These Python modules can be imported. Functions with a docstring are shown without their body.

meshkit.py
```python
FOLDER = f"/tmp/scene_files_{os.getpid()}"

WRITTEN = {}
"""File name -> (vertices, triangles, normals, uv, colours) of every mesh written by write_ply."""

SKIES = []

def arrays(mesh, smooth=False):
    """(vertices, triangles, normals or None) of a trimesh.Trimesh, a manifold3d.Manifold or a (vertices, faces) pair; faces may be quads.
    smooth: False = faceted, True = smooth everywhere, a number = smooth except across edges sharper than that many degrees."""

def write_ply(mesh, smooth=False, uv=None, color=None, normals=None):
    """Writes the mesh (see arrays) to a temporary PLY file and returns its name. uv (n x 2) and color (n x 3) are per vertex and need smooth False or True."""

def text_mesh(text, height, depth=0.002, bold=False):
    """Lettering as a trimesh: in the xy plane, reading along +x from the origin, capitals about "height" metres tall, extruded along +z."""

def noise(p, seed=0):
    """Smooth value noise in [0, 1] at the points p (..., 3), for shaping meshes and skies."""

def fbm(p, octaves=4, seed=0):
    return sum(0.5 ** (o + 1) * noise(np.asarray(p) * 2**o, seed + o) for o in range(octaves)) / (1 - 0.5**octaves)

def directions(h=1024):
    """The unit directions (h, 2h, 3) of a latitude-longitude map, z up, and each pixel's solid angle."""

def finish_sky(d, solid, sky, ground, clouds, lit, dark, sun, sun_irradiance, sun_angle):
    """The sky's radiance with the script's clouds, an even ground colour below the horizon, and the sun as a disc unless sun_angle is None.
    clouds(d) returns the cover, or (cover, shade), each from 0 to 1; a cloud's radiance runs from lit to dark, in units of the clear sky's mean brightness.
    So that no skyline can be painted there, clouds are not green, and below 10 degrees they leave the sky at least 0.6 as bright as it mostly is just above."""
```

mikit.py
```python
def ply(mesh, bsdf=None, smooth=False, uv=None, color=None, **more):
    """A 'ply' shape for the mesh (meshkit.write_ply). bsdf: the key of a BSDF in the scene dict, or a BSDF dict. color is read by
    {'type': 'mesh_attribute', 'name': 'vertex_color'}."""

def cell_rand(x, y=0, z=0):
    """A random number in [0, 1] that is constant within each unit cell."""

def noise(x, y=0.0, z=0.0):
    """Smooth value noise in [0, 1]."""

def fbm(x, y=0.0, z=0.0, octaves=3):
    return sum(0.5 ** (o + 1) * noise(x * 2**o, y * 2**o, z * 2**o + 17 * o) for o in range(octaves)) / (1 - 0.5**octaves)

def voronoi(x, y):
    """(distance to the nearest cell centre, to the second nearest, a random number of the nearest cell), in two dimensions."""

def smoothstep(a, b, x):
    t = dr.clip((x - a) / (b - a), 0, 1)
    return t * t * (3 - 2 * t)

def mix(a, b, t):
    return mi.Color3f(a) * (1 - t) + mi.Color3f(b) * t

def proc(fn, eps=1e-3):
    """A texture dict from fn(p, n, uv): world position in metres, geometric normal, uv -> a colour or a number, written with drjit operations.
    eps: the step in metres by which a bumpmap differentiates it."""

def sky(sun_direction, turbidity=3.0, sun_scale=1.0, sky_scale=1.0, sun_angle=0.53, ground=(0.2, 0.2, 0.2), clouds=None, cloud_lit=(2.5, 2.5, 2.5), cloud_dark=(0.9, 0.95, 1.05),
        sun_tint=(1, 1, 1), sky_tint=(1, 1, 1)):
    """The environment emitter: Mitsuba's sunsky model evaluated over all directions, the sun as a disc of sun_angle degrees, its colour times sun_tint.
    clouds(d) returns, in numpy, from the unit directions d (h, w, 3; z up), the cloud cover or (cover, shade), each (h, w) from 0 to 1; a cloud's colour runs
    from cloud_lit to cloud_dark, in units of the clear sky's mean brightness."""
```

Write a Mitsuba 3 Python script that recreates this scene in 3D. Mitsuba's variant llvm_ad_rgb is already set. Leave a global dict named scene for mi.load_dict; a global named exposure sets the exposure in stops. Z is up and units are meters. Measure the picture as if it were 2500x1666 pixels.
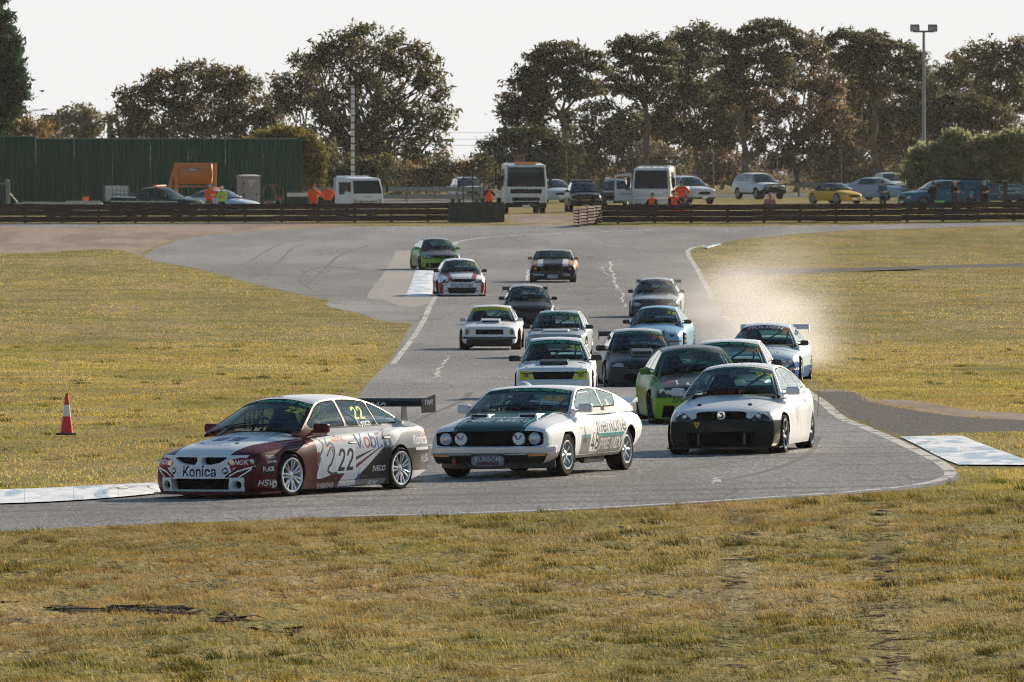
import math, numpy as np, trimesh, shapely, mitsuba as mi, mikit, meshkit, manifold3d
import drjit as dr
from mikit import noise, fbm, smoothstep, mix, voronoi, proc
from scipy.interpolate import PchipInterpolator, LinearNDInterpolator
from shapely.geometry import Polygon, LineString, Point, box as sbox
T = mi.ScalarTransform4f
scene, labels = {}, {}
PI = math.pi

# ------------------------------------------------------------------ camera, sky, exposure
EYE = 4.685                      # eye height over the near track, metres
FPX = 28000.0                    # focal length in photograph pixels (about 400 mm)
PITCH = math.atan((833 - 420) / FPX)
CP, SP = math.cos(PITCH), math.sin(PITCH)
HAZE = 0.00004
scene['camera'] = {'type': 'thinlens', 'fov': 2 * math.degrees(math.atan(1250 / FPX)), 'fov_axis': 'x',
                   'aperture_radius': 0.010, 'focus_distance': 178.0, 'near_clip': 1.0, 'far_clip': 6000.0,
                   'to_world': T().look_at(origin=[0, 0, EYE], target=[0, CP * 100, EYE - SP * 100], up=[0, 0, 1]),
                   'medium': {'type': 'ref', 'id': 'air'}}
SUN_EL = math.radians(21.5)
SUN = (0.59 * math.cos(SUN_EL), 0.807 * math.cos(SUN_EL), math.sin(SUN_EL))
def veil(d):
    """bright haze low in the sky, thinning upwards and away from the sun into pale blue"""
    el = np.clip(d[..., 2], 0, 1)
    sun = np.asarray(SUN) / np.linalg.norm(SUN)
    toward = np.clip((d @ sun + 0.3) / 1.3, 0, 1)
    n = meshkit.fbm(d * np.array([2.0, 2.0, 5.0]), 4, 3)
    cover = np.exp(-(el / 0.24) ** 1.5) * (0.45 + 0.52 * np.clip(toward * 1.6, 0, 1)) + 0.12 * (n - 0.35)
    return np.clip(cover, 0, 0.98), np.clip(0.95 - 1.3 * toward, 0, 1)
scene['sky'] = mikit.sky(SUN, turbidity=3.0, sun_scale=1.0, sky_scale=0.52, sky_tint=(.82, 1.0, 1.10), sun_angle=0.6, sun_tint=(0.90, 1.02, 1.32), clouds=veil,
                         cloud_lit=(3.35, 3.33, 3.35), cloud_dark=(1.3, 1.45, 1.6), ground=(0.16, 0.14, 0.09))
exposure = 2.92

# ------------------------------------------------------------------ helpers
def numbered(name):
    if name not in USED:
        USED[name] = 0
        return name
    USED[name] += 1
    return numbered2(name, USED[name])
USED = {}
def numbered2(name, n): return '%s_%03d' % (name, n)

def mat(name, d):
    scene[name] = d
    return name
PLAIN = {}
def plain(color, rough=0.5, metal=0.0, coat=0.0, spec=0.5, two=True):
    """the key of a plain principled BSDF"""
    k = (tuple(round(float(c), 3) for c in color), rough, metal, coat, spec)
    if k not in PLAIN:
        b = {'type': 'principled', 'base_color': {'type': 'rgb', 'value': list(k[0])}, 'roughness': rough, 'metallic': metal, 'specular': spec}
        if coat: b.update(clearcoat=coat, clearcoat_gloss=0.95)
        PLAIN[k] = mat('plain_material_%d' % len(PLAIN), {'type': 'twosided', 'bsdf': b})
    return PLAIN[k]

def obj(name, mesh, bsdf, parent=None, smooth=35, color=None, to_world=None, label=None, category=None, group=None, kind=None, shape=None):
    """one entry of the scene: a thing, or a part when parent is given"""
    key = numbered((parent + '__' if parent else '') + name)
    d = dict(shape) if shape is not None else mikit.ply(mesh, bsdf, smooth=smooth, color=color)
    if to_world is not None: d['to_world'] = to_world
    scene[key] = d
    tag(key, label, category, group, kind)
    return key
def tag(key, label=None, category=None, group=None, kind=None):
    e = {k: v for k, v in (('label', label), ('category', category), ('group', group), ('kind', kind)) if v}
    if e: labels[key] = {**labels.get(key, {}), **e}
def thing(name, label, category, group=None):
    key = numbered(name)
    tag(key, label, category, group)
    return key

def cat(ms): return trimesh.util.concatenate([m for m in ms if m is not None and len(m.faces)])
def bx(x0, x1, y0, y1, z0, z1, r=0.0):
    if r <= 0:
        m = trimesh.creation.box((x1 - x0, y1 - y0, z1 - z0))
        m.apply_translation(((x0 + x1) / 2, (y0 + y1) / 2, (z0 + z1) / 2))
        return m
    p = [(x, y, z) for x in (x0 + r, x1 - r) for y in (y0 + r, y1 - r) for z in (z0 + r, z1 - r)]
    return hull(p, r)
def tm(man):
    m = man.to_mesh()
    return trimesh.Trimesh(np.array(m.vert_properties[:, :3]), np.array(m.tri_verts), process=False)
def hull(points, r=0.0, seg=10):
    if r <= 0:
        return tm(manifold3d.Manifold.hull_points(np.asarray(points, float)))
    s = np.array(manifold3d.Manifold.sphere(r, seg).to_mesh().vert_properties)[:, :3]
    return tm(manifold3d.Manifold.hull_points((np.asarray(points, float)[:, None] + s[None]).reshape(-1, 3)))
def tube(points, r, sides=7, caps=True):
    p = np.asarray(points, float)
    r = np.broadcast_to(np.asarray(r, float), (len(p),))
    t = np.gradient(p, axis=0) if len(p) > 2 else np.repeat((p[1] - p[0])[None], 2, 0)
    t = t / (np.linalg.norm(t, axis=1, keepdims=True) + 1e-12)
    m = t.mean(0)
    ref = np.eye(3)[np.argmin(np.abs(m))]
    a = np.cross(t, ref); a /= np.linalg.norm(a, axis=1, keepdims=True) + 1e-12
    b = np.cross(t, a)
    ang = np.arange(sides) * 2 * PI / sides
    v = p[:, None] + r[:, None, None] * (np.cos(ang)[None, :, None] * a[:, None] + np.sin(ang)[None, :, None] * b[:, None])
    i, j = np.meshgrid(np.arange(len(p) - 1), np.arange(sides), indexing='ij')
    q = np.stack([i * sides + j, i * sides + (j + 1) % sides, (i + 1) * sides + (j + 1) % sides, (i + 1) * sides + j], -1).reshape(-1, 4)
    f = np.vstack([q[:, [0, 2, 1]], q[:, [0, 3, 2]]])
    v = v.reshape(-1, 3)
    if caps:
        n = len(v); v = np.vstack([v, p[0], p[-1]])
        k = np.arange(sides)
        f = np.vstack([f, np.stack([k, (k + 1) % sides, k * 0 + n], 1), np.stack([(k + 1) % sides + n - sides, k + n - sides, k * 0 + n + 1], 1)])
    return trimesh.Trimesh(v, f, process=False)
def lathe(profile, axis='z', n=28):
    m = trimesh.creation.revolve(np.asarray(profile, float), sections=n)
    if axis == 'y': m.apply_transform(trimesh.transformations.rotation_matrix(-PI / 2, [1, 0, 0]))
    if axis == 'x': m.apply_transform(trimesh.transformations.rotation_matrix(PI / 2, [0, 1, 0]))
    return m
def prism(poly, h, to=None):
    if not isinstance(poly, (Polygon, shapely.geometry.MultiPolygon)): poly = Polygon(poly)
    gs = [g for g in getattr(poly, 'geoms', [poly]) if g.area > 1e-9]
    m = cat([trimesh.creation.extrude_polygon(g, h, engine='earcut') for g in gs])
    if to is not None: m.apply_transform(to)
    return m
def XZ(y0=0.0):
    """matrix: polygon (x, z) extruded along +y from y0"""
    return np.array([[1, 0, 0, 0], [0, 0, 1, y0], [0, 1, 0, 0], [0, 0, 0, 1.0]])
def YZ(x0=0.0):
    return np.array([[0, 0, 1, x0], [1, 0, 0, 0], [0, 1, 0, 0], [0, 0, 0, 1.0]])
def fixn(m):
    if m.is_watertight and m.volume < 0: m.invert()
    return m
def moved(m, x=0, y=0, z=0, rz=0.0):
    m = m.copy()
    if rz: m.apply_transform(trimesh.transformations.rotation_matrix(rz, [0, 0, 1]))
    m.apply_translation((x, y, z))
    return m

# ------------------------------------------------------------------ terrain
GD = np.array([40, 60, 108.5, 136.6, 166.7, 175, 189, 214, 248, 274.5, 333, 368, 434, 470, 504.5, 565, 608.7, 614, 622, 636, 650, 690, 740, 900, 1500, 6000.0])
GZ = np.array([-.25, -.2, -.15, -.1, -.005, .035, .06, .0, -.2, -.335, -.46, -.36, -.03, .147, .36, 1.05, 1.95, 2.18, 2.34, 2.46, 2.53, 2.76, 2.93, 3.05, 3.1, 3.1])
_gz = PchipInterpolator(GD, GZ)
def ground(x, y):
    x, y = np.asarray(x, float), np.asarray(y, float)
    fade = 1 - np.clip((y - 215) / 70, 0, 1)
    fade = fade * fade * (3 - 2 * fade)
    cam = 0.017 * np.clip(x, -14, 14) * fade * np.clip((y - 80) / 40, 0, 1)
    dip = np.clip((4 - x) / 10, 0, 1) * np.clip((y - 612) / 24, 0, 1) * np.clip((1100 - y) / 200, 0, 1)
    return _gz(np.clip(y, 40, 6000)) + cam - .34 * dip * dip * (3 - 2 * dip)
def rays(px, py):
    px, py = np.asarray(px, float), np.asarray(py, float)
    a, b = (px - 1250) / FPX, (py - 833) / FPX
    return a, CP - b * SP, -SP - b * CP
def on_ground(px, py):
    """photograph pixels -> points of the terrain (n, 3)"""
    dx, dy, dz = rays(px, py)
    lo, hi = np.full(np.shape(dx), 70.0), np.full(np.shape(dx), 70.0)
    found = np.zeros(np.shape(dx), bool)
    for t in np.arange(70, 1500, 4.0):
        under = (EYE + t * dz < ground(t * dx, t * dy)) & ~found
        hi = np.where(under, t, hi); lo = np.where(under, t - 4, lo); found |= under
    hi = np.where(found, hi, 1500); lo = np.where(found, lo, 1496)
    for _ in range(30):
        m = (lo + hi) / 2
        under = EYE + m * dz < ground(m * dx, m * dy)
        hi, lo = np.where(under, m, hi), np.where(under, lo, m)
    return np.stack([hi * dx, hi * dy, EYE + hi * dz], -1)
def at_depth(px, py, depth):
    dx, dy, dz = rays(px, py)
    return np.array([depth * dx / dy, depth, EYE + depth * dz / dy])
def trace(pts, step=None):
    """outline in photograph pixels -> outline on the ground (x, y)"""
    p = on_ground(*np.array(pts, float).T)
    return p[:, :2]
def smooth_line(p, n=8, closed=False):
    p = np.asarray(p, float)
    q = [p[-1], *p, p[0], p[1]] if closed else [2 * p[0] - p[1], *p, 2 * p[-1] - p[-2]]
    q = np.array(q); out = []
    for i in range(1, len(q) - 2):
        t = np.arange(n)[:, None] / n
        a, b, c, d = q[i - 1], q[i], q[i + 1], q[i + 2]
        out.append(0.5 * (2 * b + (c - a) * t + (2 * a - 5 * b + 4 * c - d) * t ** 2 + (3 * b - a - 3 * c + d) * t ** 3))
    if not closed: out.append(p[-1:])
    return np.vstack(out)
def sheet(poly, lift, step=5.0, height=None):
    """a thin sheet over the ground: polygon (x, y), lifted by lift metres"""
    poly = poly.buffer(0)
    ms = []
    x0, y0, x1, y1 = poly.bounds
    sx = max(step, (x1 - x0) / 60)
    for ya in np.arange(math.floor(y0 / step) * step, y1, step):
        strip = poly.intersection(sbox(x0 - 1, ya, x1 + 1, ya + step))
        for g in getattr(strip, 'geoms', [strip]):
            if g.geom_type != 'Polygon' or g.area < 1e-6: continue
            g = shapely.segmentize(g, sx)
            v, f = trimesh.creation.triangulate_polygon(g, engine='earcut')
            ms.append(trimesh.Trimesh(np.column_stack([v, np.zeros(len(v))]), f, process=False))
    m = cat(ms)
    v = m.vertices
    z = ground(v[:, 0], v[:, 1]) + lift
    m = trimesh.Trimesh(np.column_stack([v[:, :2], z]), m.faces, process=False)
    n = m.face_normals[:, 2]
    m.faces[n < 0] = m.faces[n < 0][:, ::-1]
    return m
rng = np.random.default_rng(7)
# ------------------------------------------------------------------ ground regions
def ring(px): return Polygon(smooth_line(trace(px), 6, True)).buffer(0)
TRACK_PX = [(-60, 1296), (250, 1286), (500, 1277), (800, 1266), (1000, 1262), (1250, 1254), (1500, 1243), (1750, 1228), (1900, 1219), (2050, 1209),
            (2155, 1202), (2230, 1195), (2290, 1187), (2330, 1177), (2344, 1165), (2330, 1148), (2300, 1124), (2211, 1081), (2113, 1040), (2044, 1010), (1976, 955),
            (1850, 845), (1771, 769), (1741, 727), (1724, 697), (1707, 662), (1687, 630), (1682, 614), (1698, 605), (1745, 600), (1792, 588), (1878, 579), (2006, 569),
            (2155, 561), (2326, 556), (2560, 547), (2560, 539), (2387, 545), (2228, 548), (2069, 551), (1909, 553), (1750, 557), (1539, 554), (1399, 551),
            (1278, 551), (1046, 553), (868, 554), (778, 557), (698, 561), (565, 570), (476, 579), (416, 594), (375, 609), (352, 628), (402, 642), (504, 661), (589, 685),
            (640, 698), (722, 717), (800, 734), (795, 743), (812, 752), (878, 766), (915, 780), (960, 789), (1005, 791), (998, 803), (980, 836), (963, 867), (929, 904), (895, 940),
            (872, 975), (820, 1025), (720, 1092), (560, 1165), (400, 1205), (250, 1221), (100, 1231), (-60, 1240)]
TRACK = ring(TRACK_PX)
DIRT = ring([(-60, 560), (150, 557), (357, 553), (560, 547), (700, 543), (860, 549), (820, 556), (700, 563), (570, 573), (480, 582), (420, 597), (380, 612), (354, 632), (330, 622),
             (268, 609), (178, 612), (90, 618), (-60, 615)])
SERVICE = ring([(-60, 546), (200, 546), (450, 545), (600, 543), (640, 545), (357, 552), (150, 557), (-60, 559)])
ACCESS = ring([(1222, 529), (1300, 520), (1420, 512), (1500, 524), (1405, 546), (1390, 556), (1345, 556), (1275, 548), (1240, 537)])
PAD = ring([(955, 640), (966, 616), (985, 613), (1088, 610), (1103, 602), (1088, 650), (1066, 712), (1036, 746), (977, 748), (935, 733), (897, 727), (920, 690)])
GRAVEL = ring([(1978, 962), (2030, 958), (2091, 961), (2134, 985), (2241, 1005), (2370, 1022), (2560, 1032), (2560, 1050), (2326, 1060), (2198, 1064), (2113, 1036), (2044, 1006)])
BARE = ring([(1990, 953), (2091, 957), (2134, 975), (2241, 980), (2360, 1002), (2560, 1016), (2560, 1034), (2370, 1024), (2241, 1004), (2134, 984)])
RUT = ring([(1735, 668), (1796, 659), (1900, 657), (2050, 656), (2155, 653), (2330, 648), (2560, 643), (2560, 649), (2330, 656), (2155, 661), (1980, 668), (1800, 674)])
CARPARK = ring([(-60, 497), (500, 496), (1150, 495), (1700, 484), (2100, 481), (2560, 479), (2560, 472), (1700, 474), (900, 480), (-60, 486)])
GASH = ring([(-60, 1478), (80, 1484), (210, 1491), (330, 1488), (450, 1492), (560, 1508), (640, 1522), (730, 1530), (740, 1548), (690, 1560), (590, 1545), (480, 1518), (300, 1503), (120, 1500), (-60, 1496)])

def _soil(p, n, uv):
    a, b = fbm(p.x * 0.9, p.y * 0.35, 0, 4), fbm(p.x * 9, p.y * 4, 3, 3)
    c = mix((0.30, 0.225, 0.08), (0.19, 0.165, 0.052), smoothstep(0.35, 0.65, a))
    c = mix(c, mi.Color3f(0.33, 0.24, 0.12), smoothstep(0.55, 0.75, fbm(p.x * .35 + 9, p.y * .12, 7, 3)) * 0.7)
    return c * (0.72 + 0.56 * b)
mat('soil_material', {'type': 'twosided', 'bsdf': {'type': 'bumpmap', 'arbitrary': proc(lambda p, n, uv: fbm(p.x * 6, p.y * 3, 0, 4) * 0.10, 5e-3), 'scale': 1.0,
    'bsdf': {'type': 'principled', 'base_color': proc(_soil), 'roughness': 0.95, 'specular': 0.1}}})
def near_line(p, pts):
    d = mi.Float(99.0)
    for a, b in zip(pts[:-1], pts[1:]):
        ax, ay, bx_, by = float(a[0]), float(a[1]), float(b[0]), float(b[1])
        L2 = (bx_ - ax) ** 2 + (by - ay) ** 2
        t = dr.clip(((p.x - ax) * (bx_ - ax) + (p.y - ay) * (by - ay)) / L2, 0, 1)
        d = dr.minimum(d, dr.sqrt(dr.square(p.x - ax - t * (bx_ - ax)) + dr.square(p.y - ay - t * (by - ay))))
    return d
LINE1 = trace([(-60, 1268), (500, 1250), (1000, 1225), (1500, 1180), (1780, 1120), (1850, 1040), (1740, 900)])
LINE2 = trace([(1740, 900), (1560, 790), (1440, 700), (1400, 620), (1430, 585), (1700, 566)])
BANDS = [float(on_ground(1300, y)[1]) for y in (762, 746, 926, 872)]
def _asphalt(p, n, uv):
    big = fbm(p.x * 0.35, p.y * 0.06, 0, 4)
    grain = noise(p.x * 30, p.y * 2.2, 0)
    grain2 = noise(p.x * 44, p.y * 2.6, 5)
    c = mix((0.145, 0.138, 0.134), (0.225, 0.214, 0.206), smoothstep(0.25, 0.75, big))
    patch = smoothstep(0.52, 0.56, noise(p.x * 0.11 + 40, p.y * 0.022, 9))
    c = c * (1 - 0.16 * patch)
    # long tyre marks round the bend
    w = p.y + 1.6 * noise(p.x * 0.25, p.y * .02, 3)
    streak = smoothstep(0.60, 0.80, fbm(p.x * 0.03 + 7, w * 1.3, 2, 3)) * smoothstep(230.0, 185.0, p.y)
    c = c * (1 - 0.42 * streak)
    wob = 1.2 * noise(p.x * .3, p.y * .05, 21)
    rub = smoothstep(2.1, .5, near_line(p, LINE1) + wob) * .34 + smoothstep(2.4, .7, near_line(p, LINE2) + wob) * .22
    c = c * (1 - rub * (.55 + .6 * noise(p.x * 2.2, p.y * .1, 23)))
    band = smoothstep(BANDS[0] - .3, BANDS[0] + .3, p.y) * smoothstep(BANDS[1] + .3, BANDS[1] - .3, p.y)
    c = c * (1 + .20 * band)
    patch2 = smoothstep(BANDS[2] - .2, BANDS[2] + .2, p.y) * smoothstep(BANDS[3] + .2, BANDS[3] - .2, p.y) * smoothstep(-2.4, -2.35, p.x + .02 * (p.y - 280)) * smoothstep(4.3, 4.2, p.x)
    c = c * (1 - .16 * patch2)
    crack = smoothstep(.018, .0, dr.abs(fbm(p.x * .55 + 3, p.y * .09, 31, 3) - .5)) * smoothstep(.45, .6, noise(p.x * .2, p.y * .03, 33))
    c = c * (1 - .45 * crack)
    spark = smoothstep(0.86, 0.97, noise(p.x * 75, p.y * 4.5, 7)) * smoothstep(330.0, 190.0, p.y) * 2.6 + smoothstep(0.80, 0.97, grain2)
    return c * (0.62 + 0.72 * grain) + mi.Color3f(0.10) * spark
mat('asphalt_material', {'type': 'twosided', 'bsdf': {'type': 'bumpmap', 'arbitrary': proc(lambda p, n, uv: noise(p.x * 38, p.y * 14, 0) * 0.009 + fbm(p.x * .5, p.y * .12, 0, 2) * .03, 4e-3), 'scale': 1.0,
    'bsdf': {'type': 'principled', 'base_color': proc(_asphalt), 'roughness': 0.62, 'specular': 0.4}}})
def _paint(p, n, uv):
    worn = smoothstep(0.42, 0.72, fbm(p.x * 5, p.y * 1.6, 1, 4))
    return mix((0.50, 0.47, 0.43), (0.20, 0.19, 0.175), worn)
mat('worn_paint_material', {'type': 'twosided', 'bsdf': {'type': 'principled', 'base_color': proc(_paint), 'roughness': 0.8, 'specular': 0.3}})
def _dirt(p, n, uv):
    a, b = fbm(p.x * .5, p.y * .12, 0, 4), fbm(p.x * 7, p.y * 2, 3, 3)
    return mix((0.30, 0.225, 0.17), (0.225, 0.165, 0.125), smoothstep(0.35, 0.65, a)) * (0.7 + 0.6 * b)
mat('dirt_material', {'type': 'twosided', 'bsdf': {'type': 'principled', 'base_color': proc(_dirt), 'roughness': 0.95, 'specular': 0.1}})
def _gravel(p, n, uv):
    d1, d2, r = voronoi(p.x * 22, p.y * 9)
    return mix((0.05, 0.048, 0.046), (0.20, 0.185, 0.17), r * r) * smoothstep(0.0, 0.25, d2 - d1)
mat('gravel_material', {'type': 'twosided', 'bsdf': {'type': 'principled', 'base_color': proc(_gravel), 'roughness': 0.9, 'specular': 0.2}})
def _kerb(p, n, uv):
    worn = smoothstep(0.47, 0.68, fbm(p.x * 3, p.y * .5, 4, 4))
    crack = smoothstep(0.02, 0.0, dr.abs(fbm(p.x * 1.1, p.y * .5, 8, 3) - 0.5)) * smoothstep(0.35, 0.6, noise(p.x * .6, p.y * .3, 2))
    c = mix((0.74, 0.74, 0.74), (0.36, 0.47, 0.56), worn)
    return c * (1 - 0.75 * crack) * (0.85 + 0.3 * noise(p.x * 9, p.y * 4, 0))
mat('kerb_material', {'type': 'twosided', 'bsdf': {'type': 'principled', 'base_color': proc(_kerb), 'roughness': 0.7, 'specular': 0.3}})

# one terrain sheet to the horizon
ys = np.unique(np.concatenate([np.arange(-20, 100, 2.0), np.arange(100, 178, .4), np.arange(178, 250, 2.0), np.arange(250, 800, 5.0), np.geomspace(800, 1580, 20)]))
xs = np.unique(np.concatenate([-np.geomspace(60, 400, 12), np.arange(-60, -11, 2.0), np.arange(-11, 11, .28), np.arange(11, 60.1, 2.0), np.geomspace(60, 400, 12)]))
gx, gy = np.meshgrid(xs, ys)
gzv = ground(gx, gy)
lump = (meshkit.fbm(np.stack([gx * .35, gy * .2, gx * 0], -1), 3, 4) - 0.5) * 0.10
lump = lump + np.clip((meshkit.fbm(np.stack([gx * 2.0, gy * .9, gx * 0 + 5], -1), 2, 8) - .42), -.1, .4) * .17 * np.clip((176 - gy) / 6, 0, 1)
KERBS = shapely.union_all([ring([(2196, 1069), (2350, 1066), (2450, 1100), (2560, 1140), (2400, 1150), (2290, 1117)]), ring([(-60, 1240), (180, 1229), (372, 1213), (412, 1197), (372, 1188), (180, 1194), (-60, 1203)]), GRAVEL, BARE])
HARD = TRACK.union(KERBS).union(CARPARK).union(ACCESS).union(DIRT).union(SERVICE).buffer(2.2); shapely.prepare(HARD)
off = np.zeros(gx.shape); sel = (np.abs(gx) < 58) & (gy < 600)
off[sel] = np.clip(shapely.distance(HARD, shapely.points(gx[sel], gy[sel])) / 3.0, 0, 1)
gzv = gzv + off * (lump - 0.02)
from scipy.interpolate import RegularGridInterpolator
turf = RegularGridInterpolator((ys, xs), gzv, bounds_error=False, fill_value=None)
nx = len(xs)
i, j = np.meshgrid(np.arange(len(ys) - 1), np.arange(nx - 1), indexing='ij')
q = np.stack([i * nx + j, i * nx + j + 1, (i + 1) * nx + j + 1, (i + 1) * nx + j], -1).reshape(-1, 4)
obj('ground', (np.stack([gx, gy, gzv], -1).reshape(-1, 3), q), 'soil_material', smooth=True, kind='structure', label='dry tufty infield ground under the grass')
obj('race_track', sheet(TRACK, 0.012), 'asphalt_material', smooth=True, kind='structure', label='grey asphalt race track sweeping round to the left')
obj('dirt_verge', sheet(DIRT.difference(TRACK.buffer(0.2)), 0.008), 'dirt_material', smooth=True, kind='structure', label='bare pink-brown dirt verge below the left barrier')
obj('service_strip', sheet(SERVICE.difference(TRACK).difference(DIRT), 0.008), 'asphalt_material', smooth=True, kind='structure', label='narrow strip of sealed ground at the foot of the left barrier')
obj('access_road', sheet(ACCESS.difference(TRACK), 0.008), 'dirt_material', smooth=True, kind='structure', label='short dusty access road through the gap between the barriers')
def _pad(p, n, uv):
    return mix((0.34, 0.31, 0.28), (0.27, 0.25, 0.23), fbm(p.x * .6, p.y * .1, 2, 4)) * (0.85 + .3 * noise(p.x * 20, p.y * 5, 1))
mat('concrete_material', {'type': 'twosided', 'bsdf': {'type': 'principled', 'base_color': proc(_pad), 'roughness': 0.85, 'specular': 0.2}})
obj('concrete_apron', sheet(PAD, 0.017), 'concrete_material', smooth=True, kind='structure', label='pale concrete apron inside the kerb by the green and white cars')
obj('gravel_patch', sheet(GRAVEL.difference(TRACK.buffer(0.05)), 0.016), 'gravel_material', smooth=True, kind='structure', label='dark gravel patch outside the right-hand edge of the track')
obj('bare_earth', sheet(BARE.difference(TRACK.buffer(0.05)).difference(GRAVEL), 0.012), 'dirt_material', smooth=True, kind='structure', label='pinkish bare earth between gravel and grass at right')
obj('worn_rut', sheet(RUT.difference(TRACK.buffer(0.05)), 0.02), 'gravel_material', smooth=True, kind='structure', label='dark worn rut crossing the right-hand grass')
obj('access_lane', sheet(CARPARK, 0.01), 'asphalt_material', smooth=True, kind='structure', label='sealed lane behind the barriers where vehicles park')
def stripe(pts_px, w0, w1, lift, n=6):
    c = smooth_line(trace(pts_px), n)
    w = np.linspace(w0, w1, len(c)) / 2
    t = np.gradient(c, axis=0); t /= np.linalg.norm(t, axis=1, keepdims=True)
    nrm = np.stack([-t[:, 1], t[:, 0]], 1)
    return Polygon(np.vstack([c + nrm * w[:, None], (c - nrm * w[:, None])[::-1]])).buffer(0)
LINES = [('outer edge line of worn white paint round the near bend', [(800, 1264), (1000, 1260), (1250, 1252), (1500, 1241), (1750, 1226), (1900, 1216), (2050, 1206), (2155, 1197), (2230, 1188), (2285, 1178), (2320, 1162), (2300, 1136), (2211, 1090), (2113, 1047), (2044, 1016), (1985, 968), (1850, 852), (1771, 774)], .16, .2),
         ('edge line of worn white paint on the inside of the far straight', [(1741, 731), (1722, 697), (1704, 662), (1684, 630), (1680, 614), (1694, 606), (1722, 600)], .2, .22),
         ('edge line on the left of the straight below the concrete apron', [(1066, 722), (1049, 751), (1036, 782), (1018, 812), (1000, 838), (980, 864), (960, 890)], .18, .16),
         ('long pale line where the track meets the left run-off', [(1098, 604), (1112, 595), (1133, 588), (1210, 579), (1312, 573), (1480, 567), (1600, 562)], .3, .3)]
for lab, pts, a, b in LINES:
    obj('track_line', sheet(stripe(pts, a, b, 0), 0.022, 5), 'worn_paint_material', smooth=True, kind='structure', label=lab)
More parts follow.
